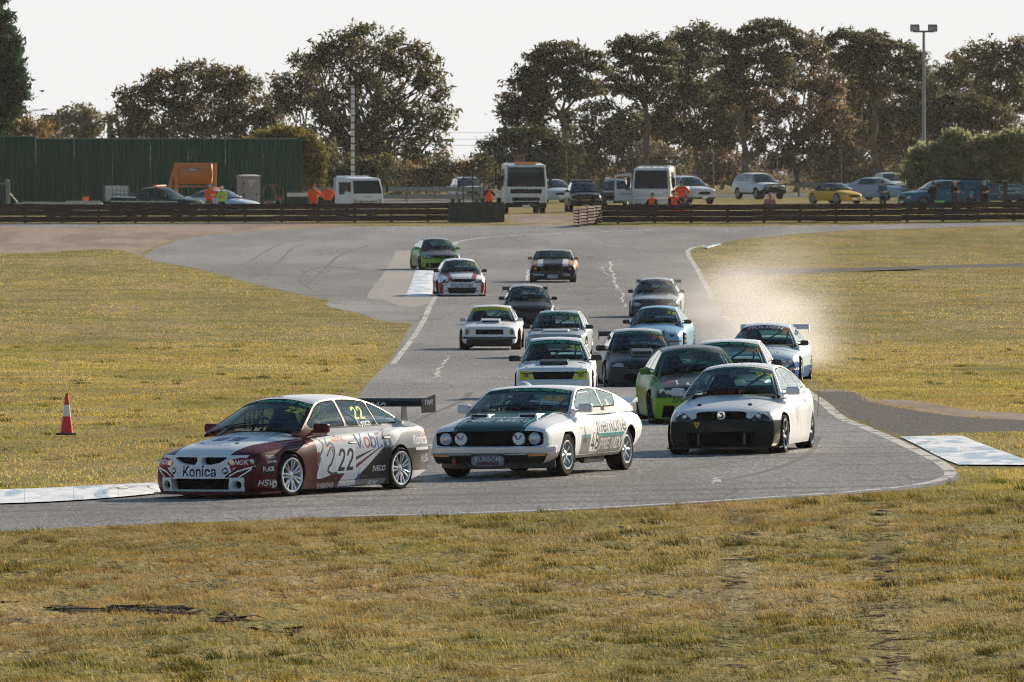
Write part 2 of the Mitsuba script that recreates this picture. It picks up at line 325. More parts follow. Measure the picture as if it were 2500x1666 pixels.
# ragged repair seams of white filler in the straight
def seam(pts, w, seed):
    r = np.random.default_rng(seed)
    p = smooth_line(trace(pts), 7)
    p = p + r.normal(0, 1, p.shape) * np.array([0.06, 0.5])
    return shapely.union_all([LineString(p[k:k + 2]).buffer(w * r.uniform(.2, .8)) for k in range(len(p) - 1) if r.uniform() > .25])
SEAMS = [([(1488, 640), (1496, 662), (1502, 690), (1512, 712), (1522, 735), (1524, 752)], .09), ([(1466, 650), (1478, 668), (1500, 676)], .06), ([(1290, 655), (1286, 680), (1283, 700)], .09),
         ([(1380, 707), (1440, 706), (1500, 706), (1560, 712)], .08), ([(1340, 722), (1400, 724), (1500, 722)], .07), ([(1095, 870), (1088, 885), (1076, 905), (1068, 925)], .07), ([(1140, 924), (1200, 924), (1262, 925)], .05),
         ([(1740, 1183), (1755, 1177), (1768, 1168)], .05), ([(1030, 1096), (1048, 1092), (1066, 1090)], .06)]
for k, (pts, w) in enumerate(SEAMS):
    obj('repair_seam', sheet(seam(pts, w, k), 0.026, 6), plain((.42, .40, .37), .8), smooth=True, kind='structure', label='ragged whitish repair seam in the asphalt')
MARKS = [[(610, 640), (640, 620), (690, 595), (760, 584)], [(620, 672), (680, 640), (720, 605), (800, 588), (900, 580)], [(745, 700), (790, 660), (830, 625), (900, 600)], [(760, 708), (735, 690), (740, 670), (790, 652), (920, 640)],
         [(100, 1247), (300, 1240), (700, 1228), (1100, 1196), (1500, 1172), (1800, 1130)], [(60, 1262), (400, 1252), (900, 1230), (1300, 1210), (1700, 1180)], [(0, 1276), (350, 1264), (800, 1248), (1300, 1222)],
         [(150, 1255), (500, 1246), (1000, 1222), (1400, 1196)], [(1000, 1040), (1060, 1010), (1120, 985), (1150, 960)], [(2000, 1070), (1960, 1120), (1800, 1170), (1500, 1205)]]
mk = shapely.union_all([stripe(m, .10, .16, 0) for m in MARKS])
mat('rubber_mark_material', plain_d := {'type': 'twosided', 'bsdf': {'type': 'principled', 'base_color': {'type': 'rgb', 'value': [.11, .105, .10]}, 'roughness': .75, 'specular': .25}})
obj('tyre_mark', sheet(mk, 0.018, 6), 'rubber_mark_material', smooth=True, kind='structure', label='dark curved tyre marks laid on the asphalt')
# kerbs: raised, humped strips of painted concrete
def kerb(inner, outer, h, label, blocks=5):
    a, b = smooth_line(trace(inner), 8), smooth_line(trace(outer), 8)
    k = min(len(a), len(b)); a, b = a[:k], b[:k]
    t = np.linspace(0, 1, 9)
    prof = h * np.sin(PI * np.clip(t * 0.92 + 0.02, 0, 1)) ** 0.7
    key = thing('kerb', label, 'kerb')
    cuts = np.linspace(0, k - 1, blocks + 1).astype(int)
    for c0, c1 in zip(cuts[:-1], cuts[1:]):
        s = np.linspace(c0, c1 - (0 if c1 == k - 1 else 0.04), max(c1 - c0 + 1, 3))
        A = np.stack([np.interp(s, np.arange(k), a[:, d]) for d in (0, 1)], 1); B = np.stack([np.interp(s, np.arange(k), b[:, d]) for d in (0, 1)], 1)
        P = A[:, None] * (1 - t[None, :, None]) + B[:, None] * t[None, :, None]
        Z = ground(P[..., 0], P[..., 1]) + 0.02 + prof[None]
        v = np.concatenate([P, Z[..., None]], -1).reshape(-1, 3)
        n1, n2 = P.shape[:2]
        i, j = np.meshgrid(np.arange(n1 - 1), np.arange(n2 - 1), indexing='ij')
        q = np.stack([i * n2 + j, i * n2 + j + 1, (i + 1) * n2 + j + 1, (i + 1) * n2 + j], -1).reshape(-1, 4)
        obj('kerb_block', (v, q), 'kerb_material', key, smooth=True)
    return key
kerb([(-60, 1236), (60, 1233), (180, 1227), (290, 1219), (372, 1211), (400, 1207)], [(-60, 1206), (60, 1203), (180, 1198), (290, 1193), (372, 1191), (412, 1196)], 0.10, 'long white painted kerb at left beside the leading car')
kerb([(1062, 664), (1060, 690), (1056, 712), (1050, 726)], [(1014, 662), (1005, 690), (996, 712), (990, 726)], 0.03, 'short white and blue kerb below the green car at the apron', 2)
kerb([(1714, 607), (1730, 602), (1754, 597)], [(1728, 609), (1742, 604), (1760, 600)], 0.05, 'small white kerb at the tip of the far right grass', 2)
kerb([(2196, 1069), (2235, 1088), (2290, 1117), (2340, 1138)], [(2350, 1067), (2385, 1082), (2450, 1106), (2545, 1140)], 0.006, 'blue and white painted run-off kerb at the right edge', 3)

def _earth(p, n, uv): return mix((0.12, 0.085, 0.058), (0.04, 0.03, 0.022), fbm(p.x * 5, p.y * 2, 1, 4))
mat('dark_earth_material', {'type': 'twosided', 'bsdf': {'type': 'bumpmap', 'arbitrary': proc(lambda p, n, uv: fbm(p.x * 14, p.y * 6, 0, 3) * .05, 4e-3), 'scale': 1.0, 'bsdf': {'type': 'principled', 'base_color': proc(_earth), 'roughness': 0.95, 'specular': 0.05}}})
def turfsheet(poly, lift, rough=.11):
    m = sheet(poly, 0, .35); v = np.array(m.vertices); v[:, 2] = turf(v[:, [1, 0]]) + lift + (meshkit.fbm(v * np.array([7, 4, 0]), 3, 2) - .5) * rough
    return trimesh.Trimesh(v, m.faces, process=False)
_r = np.random.default_rng(4); _c = _r.uniform([-6.2, 116], [-2, 130], (2600, 2)); _k = meshkit.fbm(np.column_stack([_c * [1.1, .5], _c[:, 0] * 0]), 3, 5) > .5
obj('bare_patch', turfsheet(GASH.intersection(shapely.union_all(shapely.buffer(shapely.points(_c[_k]), _r.uniform(.05, .22, _k.sum()), quad_segs=2))), .022), 'dark_earth_material', smooth=True, kind='structure', label='dark bare earth gash in the foreground grass at left')
for _j, _px in enumerate(([(1826, 1262), (1812, 1330), (1800, 1430), (1792, 1560), (1788, 1680)], [(2150, 1225), (2148, 1330), (2152, 1430), (2165, 1560), (2172, 1680)])):
    _w = smooth_line(trace(_px), 30); _w = _w + _r.normal(0, .07, _w.shape) * [1, 2]
    _k = meshkit.fbm(np.column_stack([_w * [2, .30], _w[:, 0] * 0 + 3 * _j]), 3, 6) > .47
    obj('wheel_rut', turfsheet(shapely.union_all(shapely.buffer(shapely.points(_w[_k]), _r.uniform(.05, .17, _k.sum()), quad_segs=2)), .008, .03), 'dark_earth_material', smooth=True, kind='structure', label=['left-hand dark wheel rut running down the foreground grass', 'right-hand dark wheel rut running down the foreground grass'][_j])
# ------------------------------------------------------------------ grass
mat('grass_material', {'type': 'principledthin', 'base_color': {'type': 'mesh_attribute', 'name': 'vertex_color'}, 'roughness': 0.55, 'diff_trans': 1.0, 'spec_trans': 0.0, 'spec_tint': 0.3})
NOGRASS = shapely.union_all([TRACK.buffer(-0.05), DIRT.buffer(-1.2), SERVICE.buffer(-0.8), ACCESS.buffer(-0.5), PAD, GRAVEL.buffer(-0.15), BARE.buffer(-0.2), CARPARK, RUT.buffer(-0.3), ring([(2196, 1069), (2348, 1068), (2385, 1082), (2450, 1106), (2545, 1140), (2340, 1138)]),
    ring([(-60, 1240), (180, 1229), (372, 1213), (412, 1197), (372, 1190), (180, 1196), (-60, 1205)])])
shapely.prepare(NOGRASS)
VERGE = TRACK.buffer(.55); shapely.prepare(VERGE)
def fb(x, y, fx, fy, seed, o=3): return meshkit.fbm(np.stack([x * fx, y * fy, x * 0 + seed], -1), o, seed)
STRAW, OCHRE, OLIVE, GREEN, BROWN = map(np.array, ((.58, .455, .19), (.47, .37, .10), (.29, .285, .065), (.13, .17, .04), (.22, .14, .06)))
wheel_a, wheel_b = LineString(trace([(1826, 1250), (1812, 1330), (1800, 1430), (1792, 1560), (1788, 1680)])), LineString(trace([(2150, 1225), (2148, 1330), (2152, 1430), (2165, 1560), (2172, 1680)]))
def blades(n, y0, y1, hmean, w, seed, spread, thin=None, clump=0):
    r = np.random.default_rng(seed)
    # even over the wedge that lies before the lens and a margin either side
    y = np.sqrt(r.uniform(y0 ** 2, y1 ** 2, n)); x = r.uniform(-1, 1, n) * (spread * y + 1.5)
    if clump:
        cx, cy = x[:n // clump], y[:n // clump]
        s = r.uniform(.05, .17, len(cx))
        x = (cx[:, None] + r.normal(0, 1, (len(cx), clump)) * s[:, None]).ravel(); y = (cy[:, None] + r.normal(0, 1, (len(cx), clump)) * s[:, None] * 1.6).ravel()
        tone = np.repeat(r.uniform(0, 1, len(cx)), clump); big = np.repeat(r.uniform(.7, 1.5, len(cx)), clump)
    keep = ~shapely.contains_xy(NOGRASS, x, y)
    keep &= ~(shapely.contains_xy(GASH, x, y) & (r.uniform(0, 1, len(x)) < .7))
    keep &= ~(shapely.contains_xy(VERGE, x, y) & (r.uniform(0, 1, len(x)) < .62))
    x, y = x[keep], y[keep]; n = len(x)
    patch, patch2 = fb(x, y, .42, .13, 11), fb(x, y, 1.7, .6, 5)
    green = fb(x, y, .23, .07, 21)
    u, a = r.uniform(0, 1, n), r.uniform(0, 2 * PI, n)
    near = y < 165
    g = np.clip((green - .47) * 6 + np.where(near, .1, -.05), 0, 1)
    st = np.clip((patch - .42) * 5, 0, 1)
    c = OCHRE[None] * (1 - st[:, None]) + STRAW[None] * st[:, None]
    c = c * (1 - .72 * g[:, None]) + OLIVE[None] * .72 * g[:, None]
    mean = c.copy()
    pick = (u < .10 + .16 * g)[:, None]
    c = np.where(pick, GREEN[None] * 1.1, c)
    c = np.where((u > .93)[:, None], STRAW[None] * 1.25, c)
    c = np.where(((u > .78) & (u < .86))[:, None], BROWN[None], c)
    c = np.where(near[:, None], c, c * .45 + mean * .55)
    h = hmean * r.uniform(.45, 1.45, n) * (.65 + .7 * patch2)
    if clump:
        t, b = tone[keep], big[keep]
        c = np.where((t < .65)[:, None], OLIVE[None] * .42, c * .6); c = np.where((t < .4)[:, None], GREEN[None] * .4, c)
        h = hmean * b * r.uniform(.5, 1.2, n)
    wt = np.full(n, 9.0)
    if near.any():
        pts = shapely.points(x[near], y[near]); wt[near] = np.minimum(shapely.distance(wheel_a, pts), shapely.distance(wheel_b, pts))
    press = np.clip(1.3 - wt / .26, 0, 1) * np.clip((fb(x, y, 1.5, .22, 31) - .33) * 4.5, 0, 1)
    h *= 1 - .6 * press
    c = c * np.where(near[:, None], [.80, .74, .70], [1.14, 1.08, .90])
    big = fb(x, y, .16, .04, 41)
    c = c * (.72 + .56 * big)[:, None]; dry = np.clip((fb(x, y, .3, .09, 51) - .56) * 6, 0, 1)[:, None]
    c = c * (1 - .5 * dry) + BROWN[None] * 1.5 * .5 * dry
    c = c * (1 - .70 * press[:, None]) * r.uniform(.75, 1.25, (n, 1))
    tilt = r.uniform(.1, .85, n)
    lx, ly = np.cos(a) * tilt - .35, np.sin(a) * tilt
    z = turf(np.stack([y, x], 1)) - .012
    base = np.stack([x, y, z], 1)
    side = np.stack([np.cos(a + 1.3), np.sin(a + 1.3), a * 0], 1) * (w * r.uniform(.6, 1.5, n))[:, None]
    tip = base + np.stack([lx * h, ly * h, h], 1)
    v = np.stack([base - side, base + side, tip], 1).reshape(-1, 3)
    f = np.arange(3 * n).reshape(-1, 3)
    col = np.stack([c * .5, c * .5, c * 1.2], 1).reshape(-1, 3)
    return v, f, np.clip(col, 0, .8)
def grass(name, label, parts):
    vs, fs, cs, o = [], [], [], 0
    for v, f, c in parts:
        vs.append(v); fs.append(f + o); cs.append(c); o += len(v)
    v, f, c = np.vstack(vs), np.vstack(fs), np.vstack(cs)
    # both ends of a blade point up a little, so that light runs along the sward
    d = mikit.ply(trimesh.Trimesh(v, f, process=False), 'grass_material', smooth=False, color=c)
    key = numbered(name); scene[key] = d
    tag(key, label=label, category='grass', kind='stuff')
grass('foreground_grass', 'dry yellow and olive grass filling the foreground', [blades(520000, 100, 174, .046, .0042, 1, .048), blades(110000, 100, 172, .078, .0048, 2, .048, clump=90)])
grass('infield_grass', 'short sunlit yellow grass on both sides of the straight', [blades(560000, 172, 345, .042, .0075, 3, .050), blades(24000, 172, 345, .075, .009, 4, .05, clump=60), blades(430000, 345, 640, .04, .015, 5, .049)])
# ------------------------------------------------------------------ trees
mat('leaf_material', {'type': 'principledthin', 'base_color': {'type': 'mesh_attribute', 'name': 'vertex_color'}, 'roughness': 0.6, 'diff_trans': 1.35, 'spec_trans': 0.0})
def _bark(p, n, uv):
    return mix((.15, .125, .10), (.07, .058, .048), fbm(p.x * 3, p.y * 3, p.z * 1.2, 3))
mat('bark_material', {'type': 'twosided', 'bsdf': {'type': 'principled', 'base_color': proc(_bark), 'roughness': 0.95, 'specular': 0.1}})
def foliage(centers, radii, n_sub, n_leaf, size, sub_r, palette, r, flat=1.0, droop=0.0):
    """leaf faces in small clumps spread through ellipsoids"""
    P, C = [], []
    for c, rad in zip(centers, radii):
        k = max(6, int(n_sub * 3.3 * (rad[0] * rad[2]) ** .9))
        d = r.normal(0, 1, (k, 3)); d /= np.linalg.norm(d, axis=1, keepdims=True)
        rr = r.uniform(.35, 1.0, k) ** .5
        sub_r_ = sub_r * .85
        sub = np.asarray(c) + d * rr[:, None] * np.asarray(rad)
        tone = r.uniform(0, 1, k)
        m = int(n_leaf * 1.25)
        off = r.normal(0, 1, (k, m, 3)) * sub_r_ * np.array([1, 1, .62 * flat])
        pos = sub[:, None] + off
        pos[..., 2] -= droop * r.uniform(0, 1, (k, m))
        pal = np.asarray(palette)
        col = pal[(tone * len(pal)).astype(int)][:, None] * r.uniform(.6, 1.4, (k, m, 1))
        P.append(pos.reshape(-1, 3)); C.append(col.reshape(-1, 3))
    P, C = np.vstack(P), np.vstack(C)
    n = len(P)
    a = r.normal(0, 1, (n, 3)); a /= np.linalg.norm(a, axis=1, keepdims=True)
    b = np.cross(a, r.normal(0, 1, (n, 3))); b /= np.linalg.norm(b, axis=1, keepdims=True)
    s = size * 1.3 * r.uniform(.5, 1.5, (n, 1))
    v = np.stack([P - a * s - b * s * .30, P - a * s * .1 + b * s * .5, P + a * s], 1).reshape(-1, 3)
    return (v, np.arange(3 * n).reshape(-1, 3)), np.repeat(C, 3, 0)
def limb(p0, p1, r0, r1, r, bend=.12, n=6):
    p0, p1 = np.asarray(p0, float), np.asarray(p1, float)
    t = np.linspace(0, 1, n)[:, None]
    L = np.linalg.norm(p1 - p0)
    off = r.normal(0, bend * L, 3) * np.sin(PI * t)
    off[:, 2] += (np.sin(PI * t) * L * .06)[:, 0]
    w = r.normal(0, .03 * L, (n, 3)); w[0] = w[-1] = 0
    return p0 * (1 - t) + p1 * t + off + w, np.linspace(r0, r1, n)
GUM = [(.085, .092, .05), (.11, .105, .058), (.065, .075, .042), (.13, .108, .062)]
RUSTY = [(.15, .105, .062), (.12, .085, .05), (.18, .125, .078), (.09, .075, .045)]
PINE = [(.056, .07, .04), (.074, .082, .044), (.088, .08, .048)]
CYPRESS = [(.020, .045, .028), (.014, .032, .022), (.03, .055, .03)]
GOLD = [(.13, .115, .022), (.10, .095, .02), (.16, .13, .03)]
SAGE = [(.25, .26, .14), (.19, .21, .11), (.30, .29, .16), (.15, .17, .09)]
LOW = [(.05, .06, .03), (.075, .07, .032), (.1, .085, .035), (.035, .045, .025)]
AUTUMN = [(.17, .105, .04), (.11, .09, .04), (.2, .13, .05)]
def tree(kind, label, px, base_py, depth, lobes, palette, trunk_r=.28, trunks=1, leafy=1.0, size=.17, sub_r=.42, n_leaf=26, n_sub=5.0, fork=.33, group=None, seed=0, flat=1.0, trunk_px=None, twigs=3, droop=0.0):
    """lobes: (px, py, half width px, half height px) of each part of the crown, in the photograph"""
    r = np.random.default_rng(seed + 100)
    s = FPX / depth
    foot = at_depth(px if trunk_px is None else trunk_px, base_py, depth)
    foot[2] = ground(foot[0], foot[1]) - .1
    key = thing(kind, label, 'tree' if kind not in ('shrub', 'hedge_bush') else 'bush', group)
    cs, rs = [], []
    for lx, ly, hw, hh in lobes:
        d = depth + r.uniform(-.5, .5) * hw / s
        c = at_depth(lx, ly, d)
        cs.append(c); rs.append((hw / s, hw / s * .8, hh / s))
    m, col = foliage(cs, rs, n_sub * leafy, n_leaf, size, sub_r, palette, r, flat, droop)
    wood = []
    top = np.mean(cs, 0); H = max(c[2] for c in cs) - foot[2]
    for k in range(trunks):
        f0 = foot + np.array([(k - (trunks - 1) / 2) * 1.1, r.uniform(-.5, .5), 0])
        f1 = foot + (top - foot) * np.array([.25, .25, 0]) + np.array([(k - (trunks - 1) / 2) * 1.6, 0, H * fork])
        p, rr = limb(f0, f1, trunk_r, trunk_r * .72, r, .03)
        wood.append(tube(p, rr * .8, 7))
        for c, rad in zip(cs, rs):
            if trunks > 1 and r.uniform() > 1.3 / trunks + .15: continue
            e = np.asarray(c) + np.array([0, 0, rad[2] * .25])
            q, qr = limb(f1, e, trunk_r * .34, .04, r, .10, 8)
            wood.append(tube(q, qr, 5))
            for _ in range(twigs):
                a = r.integers(3, 7)
                d = r.normal(0, 1, 3); d /= np.linalg.norm(d); d[2] = abs(d[2]) * .8
                w_, wr = limb(q[a], np.asarray(c) + d * np.asarray(rad) * .85, qr[a] * .6, .02, r, .10, 6)
                wood.append(tube(w_, wr, 4))
    obj('trunk', cat(wood), 'bark_material', key, smooth=True)
    obj('crown', trimesh.Trimesh(*m, process=False), 'leaf_material', key, smooth=False, color=col)
    return key
B = 478
tree('cypress_tree', 'tall dark green conifer cut off by the left edge of the photo', -40, B, 700, [(-40, 60, 60, 90), (-30, 140, 82, 80), (-40, 210, 108, 70), (-30, 265, 75, 55), (20, 200, 42, 40), (-40, 320, 60, 60), (-45, -20, 45, 70), (5, 110, 40, 45)], CYPRESS, .4, size=.15, sub_r=.33, n_sub=13, n_leaf=34, seed=1, flat=.8)
tree('shrub', 'rusty autumn shrub showing over the green wall at far left', 60, B, 730, [(40, 300, 45, 30), (95, 315, 40, 25), (20, 325, 40, 25)], AUTUMN, .1, size=.13, n_sub=8, seed=2)
tree('gum_tree', 'small pale distant gum tree by the power poles at left', 180, B, 1050, [(150, 300, 45, 28), (190, 280, 45, 22), (225, 300, 32, 30), (130, 325, 35, 20), (200, 325, 45, 20)], GUM, .2, leafy=.8, size=.2, seed=3)
tree('gum_tree', 'wide domed gum tree rising behind the green wall', 470, B, 860, [(470, 190, 75, 42), (400, 215, 60, 45), (545, 200, 60, 40), (330, 255, 55, 45), (600, 235, 60, 50), (300, 305, 40, 45), (400, 285, 70, 45), (500, 270, 75, 50), (580, 310, 80, 45), (660, 290, 50, 50), (350, 330, 60, 25), (470, 335, 80, 30)], GUM + [(.1, .07, .04)], .32, 2, leafy=.98, seed=4, fork=.25)
tree('gum_tree', 'slender gum leaning between the domed gum and the tallest gum', 735, B, 840, [(700, 205, 38, 35), (745, 195, 40, 32), (720, 250, 45, 30), (765, 240, 35, 30), (690, 245, 30, 25)], GUM, .2, leafy=.85, seed=5, fork=.4)
tree('gum_tree', 'tallest spreading gum with open branches left of centre', 905, B, 830, [(900, 105, 70, 40), (830, 115, 55, 40), (970, 120, 60, 45), (780, 140, 45, 35), (745, 155, 30, 25), (1020, 165, 50, 50), (1050, 210, 38, 45), (860, 180, 60, 40), (940, 195, 60, 45), (1080, 290, 28, 35), (1030, 290, 50, 45), (800, 250, 50, 50), (880, 270, 65, 50), (960, 290, 60, 55), (780, 330, 60, 55), (860, 350, 70, 55), (950, 375, 70, 50), (1040, 365, 50, 45)], GUM + [(.1, .075, .04)], .45, 2, leafy=.75, seed=6, fork=.28, twigs=4)
tree('shrub', 'dark evergreen shrub at the foot of the tallest gum', 830, B, 800, [(800, 420, 60, 50), (870, 430, 60, 45), (930, 425, 55, 45), (780, 380, 40, 40)], LOW, .15, size=.15, n_sub=7, seed=7)
tree('shrub', 'golden green conifer shrub peeping past the end of the green wall', 730, B, 742, [(690, 335, 55, 28), (735, 350, 40, 40), (765, 385, 32, 45), (750, 430, 42, 45), (640, 345, 40, 25), (700, 400, 50, 50)], GOLD, .15, size=.10, sub_r=.22, n_sub=16, n_leaf=40, seed=8)
for k, (x, y, w, h) in enumerate([(1000, 440, 45, 35), (1065, 430, 50, 45), (1125, 425, 45, 40), (1170, 415, 40, 40)]):
    tree('shrub', ['olive shrub behind the wire fence right of the white flatbed truck', 'brownish shrub behind the fence below the tallest gum', 'thin leafy shrub left of the wire gates', 'pale shrub behind the parked vehicles at the wire gates'][k], x, B, 790, [(x, y, w, h), (x - 15, y + 15, w * .8, h * .7), (x + 12, y - 18, w * .6, h * .6)], LOW if k % 2 else LOW + AUTUMN, .08, leafy=.7, size=.13, seed=20 + k)
tree('shrub', 'large dark shrub left of the pines behind the white truck', 1280, B, 800, [(1250, 370, 60, 55), (1310, 350, 70, 50), (1360, 390, 55, 55), (1220, 420, 50, 45), (1300, 430, 70, 45), (1200, 375, 30, 35)], [(.035, .045, .025), (.05, .055, .03)], .15, size=.16, n_sub=6, seed=30)
pines = [('dark spreading pine at the left of the right-hand tree belt', 1330, [(1370, 130, 65, 32), (1320, 160, 55, 30), (1440, 150, 45, 32), (1290, 205, 45, 32), (1360, 190, 60, 30), (1250, 260, 35, 38), (1310, 255, 55, 35), (1420, 215, 50, 35), (1280, 310, 55, 35)], 1345, 2),
         ('tall umbrella pine with a bare trunk second from the left of the belt', 1570, [(1570, 105, 60, 22), (1520, 120, 40, 20), (1610, 130, 45, 30), (1540, 165, 45, 28), (1600, 190, 40, 35), (1500, 200, 45, 30), (1560, 235, 45, 30)], 1583, 1),
         ('dark pine rising highest in the middle of the belt', 1870, [(1870, 75, 60, 28), (1800, 95, 55, 30), (1920, 105, 50, 35), (1830, 135, 60, 32), (1780, 170, 50, 35), (1890, 175, 50, 40), (1800, 225, 60, 35)], 1812, 1),
         ('flat-topped dark pine left of the floodlight mast', 2120, [(2060, 100, 45, 28), (2120, 105, 60, 30), (2170, 125, 60, 32), (2090, 150, 60, 35), (2220, 150, 45, 35), (2150, 190, 70, 35), (2240, 210, 50, 40)], 2130, 1),
         ('dense low dark pine right of the floodlight mast', 2330, [(2290, 260, 75, 40), (2360, 265, 75, 40), (2250, 300, 60, 40), (2420, 290, 60, 40), (2330, 310, 80, 40)], 2330, 1)]
for k, (lab, px, lobes, tx, nt) in enumerate(pines):
    tree('pine_tree', lab, px, B, 860 + 12 * k, lobes, PINE + [(.075, .065, .035)], .36, nt, leafy=1.0, seed=40 + k, fork=.55, flat=.55, trunk_px=tx, size=.17, n_sub=6.5)
gums2 = [('pale gum between the two leftmost pines of the belt', 1470, [(1470, 290, 50, 50), (1430, 350, 50, 45), (1490, 370, 45, 45), (1400, 300, 40, 40)], GUM, 1455, .7),
         ('olive gum with upright branches beside the umbrella pine', 1690, [(1700, 85, 50, 30), (1660, 120, 40, 40), (1730, 120, 45, 35), (1690, 170, 60, 45), (1650, 230, 50, 50), (1720, 240, 60, 50), (1660, 310, 60, 50), (1740, 320, 60, 50), (1610, 290, 40, 40)], GUM + [(.09, .08, .05)], 1700, .95),
         ('broad rusty-leaved tree in the middle of the belt', 1960, [(1960, 175, 60, 50), (1900, 230, 60, 50), (2010, 230, 60, 50), (1850, 290, 60, 50), (1940, 300, 75, 50), (2030, 310, 60, 50), (1880, 370, 75, 45), (1970, 390, 75, 45), (2060, 370, 60, 50), (1990, 120, 40, 40)], RUSTY, 1940, .8),
         ('olive gum behind the floodlight mast', 2240, [(2060, 170, 45, 40), (2110, 230, 50, 50), (2170, 260, 60, 50), (2120, 320, 75, 50), (2200, 350, 70, 50)], GUM + RUSTY, 2150, .9),
         ('open-crowned gum at the right edge of the photo', 2440, [(2400, 130, 50, 35), (2460, 150, 50, 50), (2500, 125, 40, 40), (2380, 180, 40, 40), (2440, 215, 60, 50), (2500, 230, 40, 60), (2410, 255, 45, 35)], GUM, 2440, .8),
         ('brown sparse tree low in the belt behind the open-door truck', 1620, [(1580, 390, 50, 50), (1650, 400, 60, 50), (1530, 420, 50, 40)], RUSTY + GUM, 1620, .7),
         ('dusky tree low in the belt behind the white off-road wagon', 1790, [(1760, 400, 60, 50), (1830, 420, 60, 45), (1720, 430, 50, 40)], RUSTY, 1800, .75),
         ('shadowy tree low in the belt behind the yellow roadster', 2110, [(2080, 420, 70, 45), (2160, 420, 60, 45), (2020, 440, 60, 35)], GUM + RUSTY, 2100, .85)]
for k, (lab, px, lobes, pal, tx, lf) in enumerate(gums2):
    tree('gum_tree', lab, px, B, 905 + 9 * k, lobes, pal, .26, 1 if k else 2, leafy=lf, seed=60 + k, trunk_px=tx, fork=.3, twigs=4, size=.18)
for k, (px, lobes) in enumerate([(1395, [(1390, 400, 60, 60), (1440, 430, 60, 50), (1350, 440, 50, 40)]), (1530, [(1510, 330, 45, 50), (1560, 330, 50, 50), (1600, 350, 50, 60), (1540, 300, 40, 40)]), (1760, [(1760, 250, 60, 55), (1800, 310, 55, 60), (1730, 360, 60, 50), (1780, 200, 45, 40)]), (2060, [(2050, 260, 60, 60), (2080, 330, 60, 60), (2030, 400, 70, 50), (2190, 300, 60, 60)]), (2300, [(2290, 200, 55, 50), (2330, 170, 40, 40), (2350, 230, 60, 50), (2250, 260, 50, 50)])]):
    tree('gum_tree', ['dark bushy gum low behind the open-door truck', 'thin gum standing behind the umbrella pine', 'leafy gum half hidden behind the highest pine', 'brown-green gum behind the rusty-leaved tree', 'pale gum between the floodlight mast and the right-hand gum'][k], px, B, 1010 + 12 * k, lobes, GUM + RUSTY[:2], .24, 1, leafy=.85, seed=120 + k, fork=.3, size=.2)
tree('gum_tree', 'shadowed gum filling the gap above the parked coupe at right', 2210, B, 985, [(2210, 400, 60, 60), (2290, 380, 70, 50), (2380, 370, 70, 50), (2460, 350, 60, 60)], GUM + PINE, .25, 1, leafy=1.1, seed=80, fork=.3)
for k, (x, y, w, h) in enumerate([(2265, 395, 55, 50), (2330, 370, 60, 60), (2400, 385, 55, 60), (2470, 375, 60, 70)]):
    tree('hedge_bush', ['pale sage hedge bush at the left end of the right-hand hedge', 'pale sage hedge bush second from the left, with a rounded top', 'pale sage hedge bush third from the left behind the blue ute', 'pale sage hedge bush at the right edge of the photo'][k], x, 475, 722, [(x, y, w, h * .8), (x + 18, y + 35, w, h * .8), (x - 22, y + 30, w * .8, h * .7), (x + 5, y - h * .5, w * .6, h * .5)], SAGE, .1, size=.12, sub_r=.24, n_sub=13, n_leaf=34, seed=90 + k, fork=.2, droop=.25, group=None)
# a far-off belt of trees that reads as one mass along the skyline
r = np.random.default_rng(3)
cs = [at_depth(x, 462 - h * .4, 1350 + r.uniform(-40, 40)) for x, h in zip(np.arange(-100, 2650, 26), r.uniform(18, 60, 200))]
m, col = foliage(cs, [(r.uniform(1.5, 2.5), 2, r.uniform(1.2, 2.6)) for _ in cs], 1.6, 22, .3, .6, GUM + RUSTY, r)
obj('distant_trees', trimesh.Trimesh(*m, process=False), 'leaf_material', smooth=False, color=col, label='far-off belt of trees along the skyline behind the circuit', category='trees', kind='stuff')
cs, rs = [], []
for sx in (1, -1):
    for t in np.linspace(0, 1, 60):
        y = 640 - 700 * t; x = sx * (62 + 60 * math.sin(PI * min(t * 1.2, 1)) + r.uniform(-6, 6))
        cs.append((x, y, ground(x, y) + r.uniform(3, 5))); rs.append((r.uniform(5, 8), 6, r.uniform(3.5, 6)))
for x in np.linspace(-110, 110, 26): cs.append((x, -14 + r.uniform(-4, 4), r.uniform(1, 3) + 1)); rs.append((6, 4, r.uniform(3, 5)))
m, col = foliage(cs, rs, .28, 30, .75, 1.3, GUM + LOW, r)
obj('distant_trees', trimesh.Trimesh(*m, process=False), 'leaf_material', smooth=False, color=col, label='belts of trees that close in the circuit on either side', category='trees', kind='stuff')
# ------------------------------------------------------------------ air
scene['air'] = {'type': 'homogeneous', 'albedo': {'type': 'rgb', 'value': [.95, .95, .95]}, 'sigma_t': HAZE}
def air_box():
    x, y0, y1, z0, z1 = 420.0, -30.0, 1600.0, -2.0, 26.0
    scene['haze'] = {'type': 'cube', 'to_world': T().translate([0, (y0 + y1) / 2, (z0 + z1) / 2]).scale([x, (y1 - y0) / 2, (z1 - z0) / 2]),
                     'bsdf': {'type': 'null'}, 'interior': {'type': 'ref', 'id': 'air'}}
    tag('haze', label='thin dusty haze in the air over the whole circuit', category='haze', kind='stuff')
air_box()
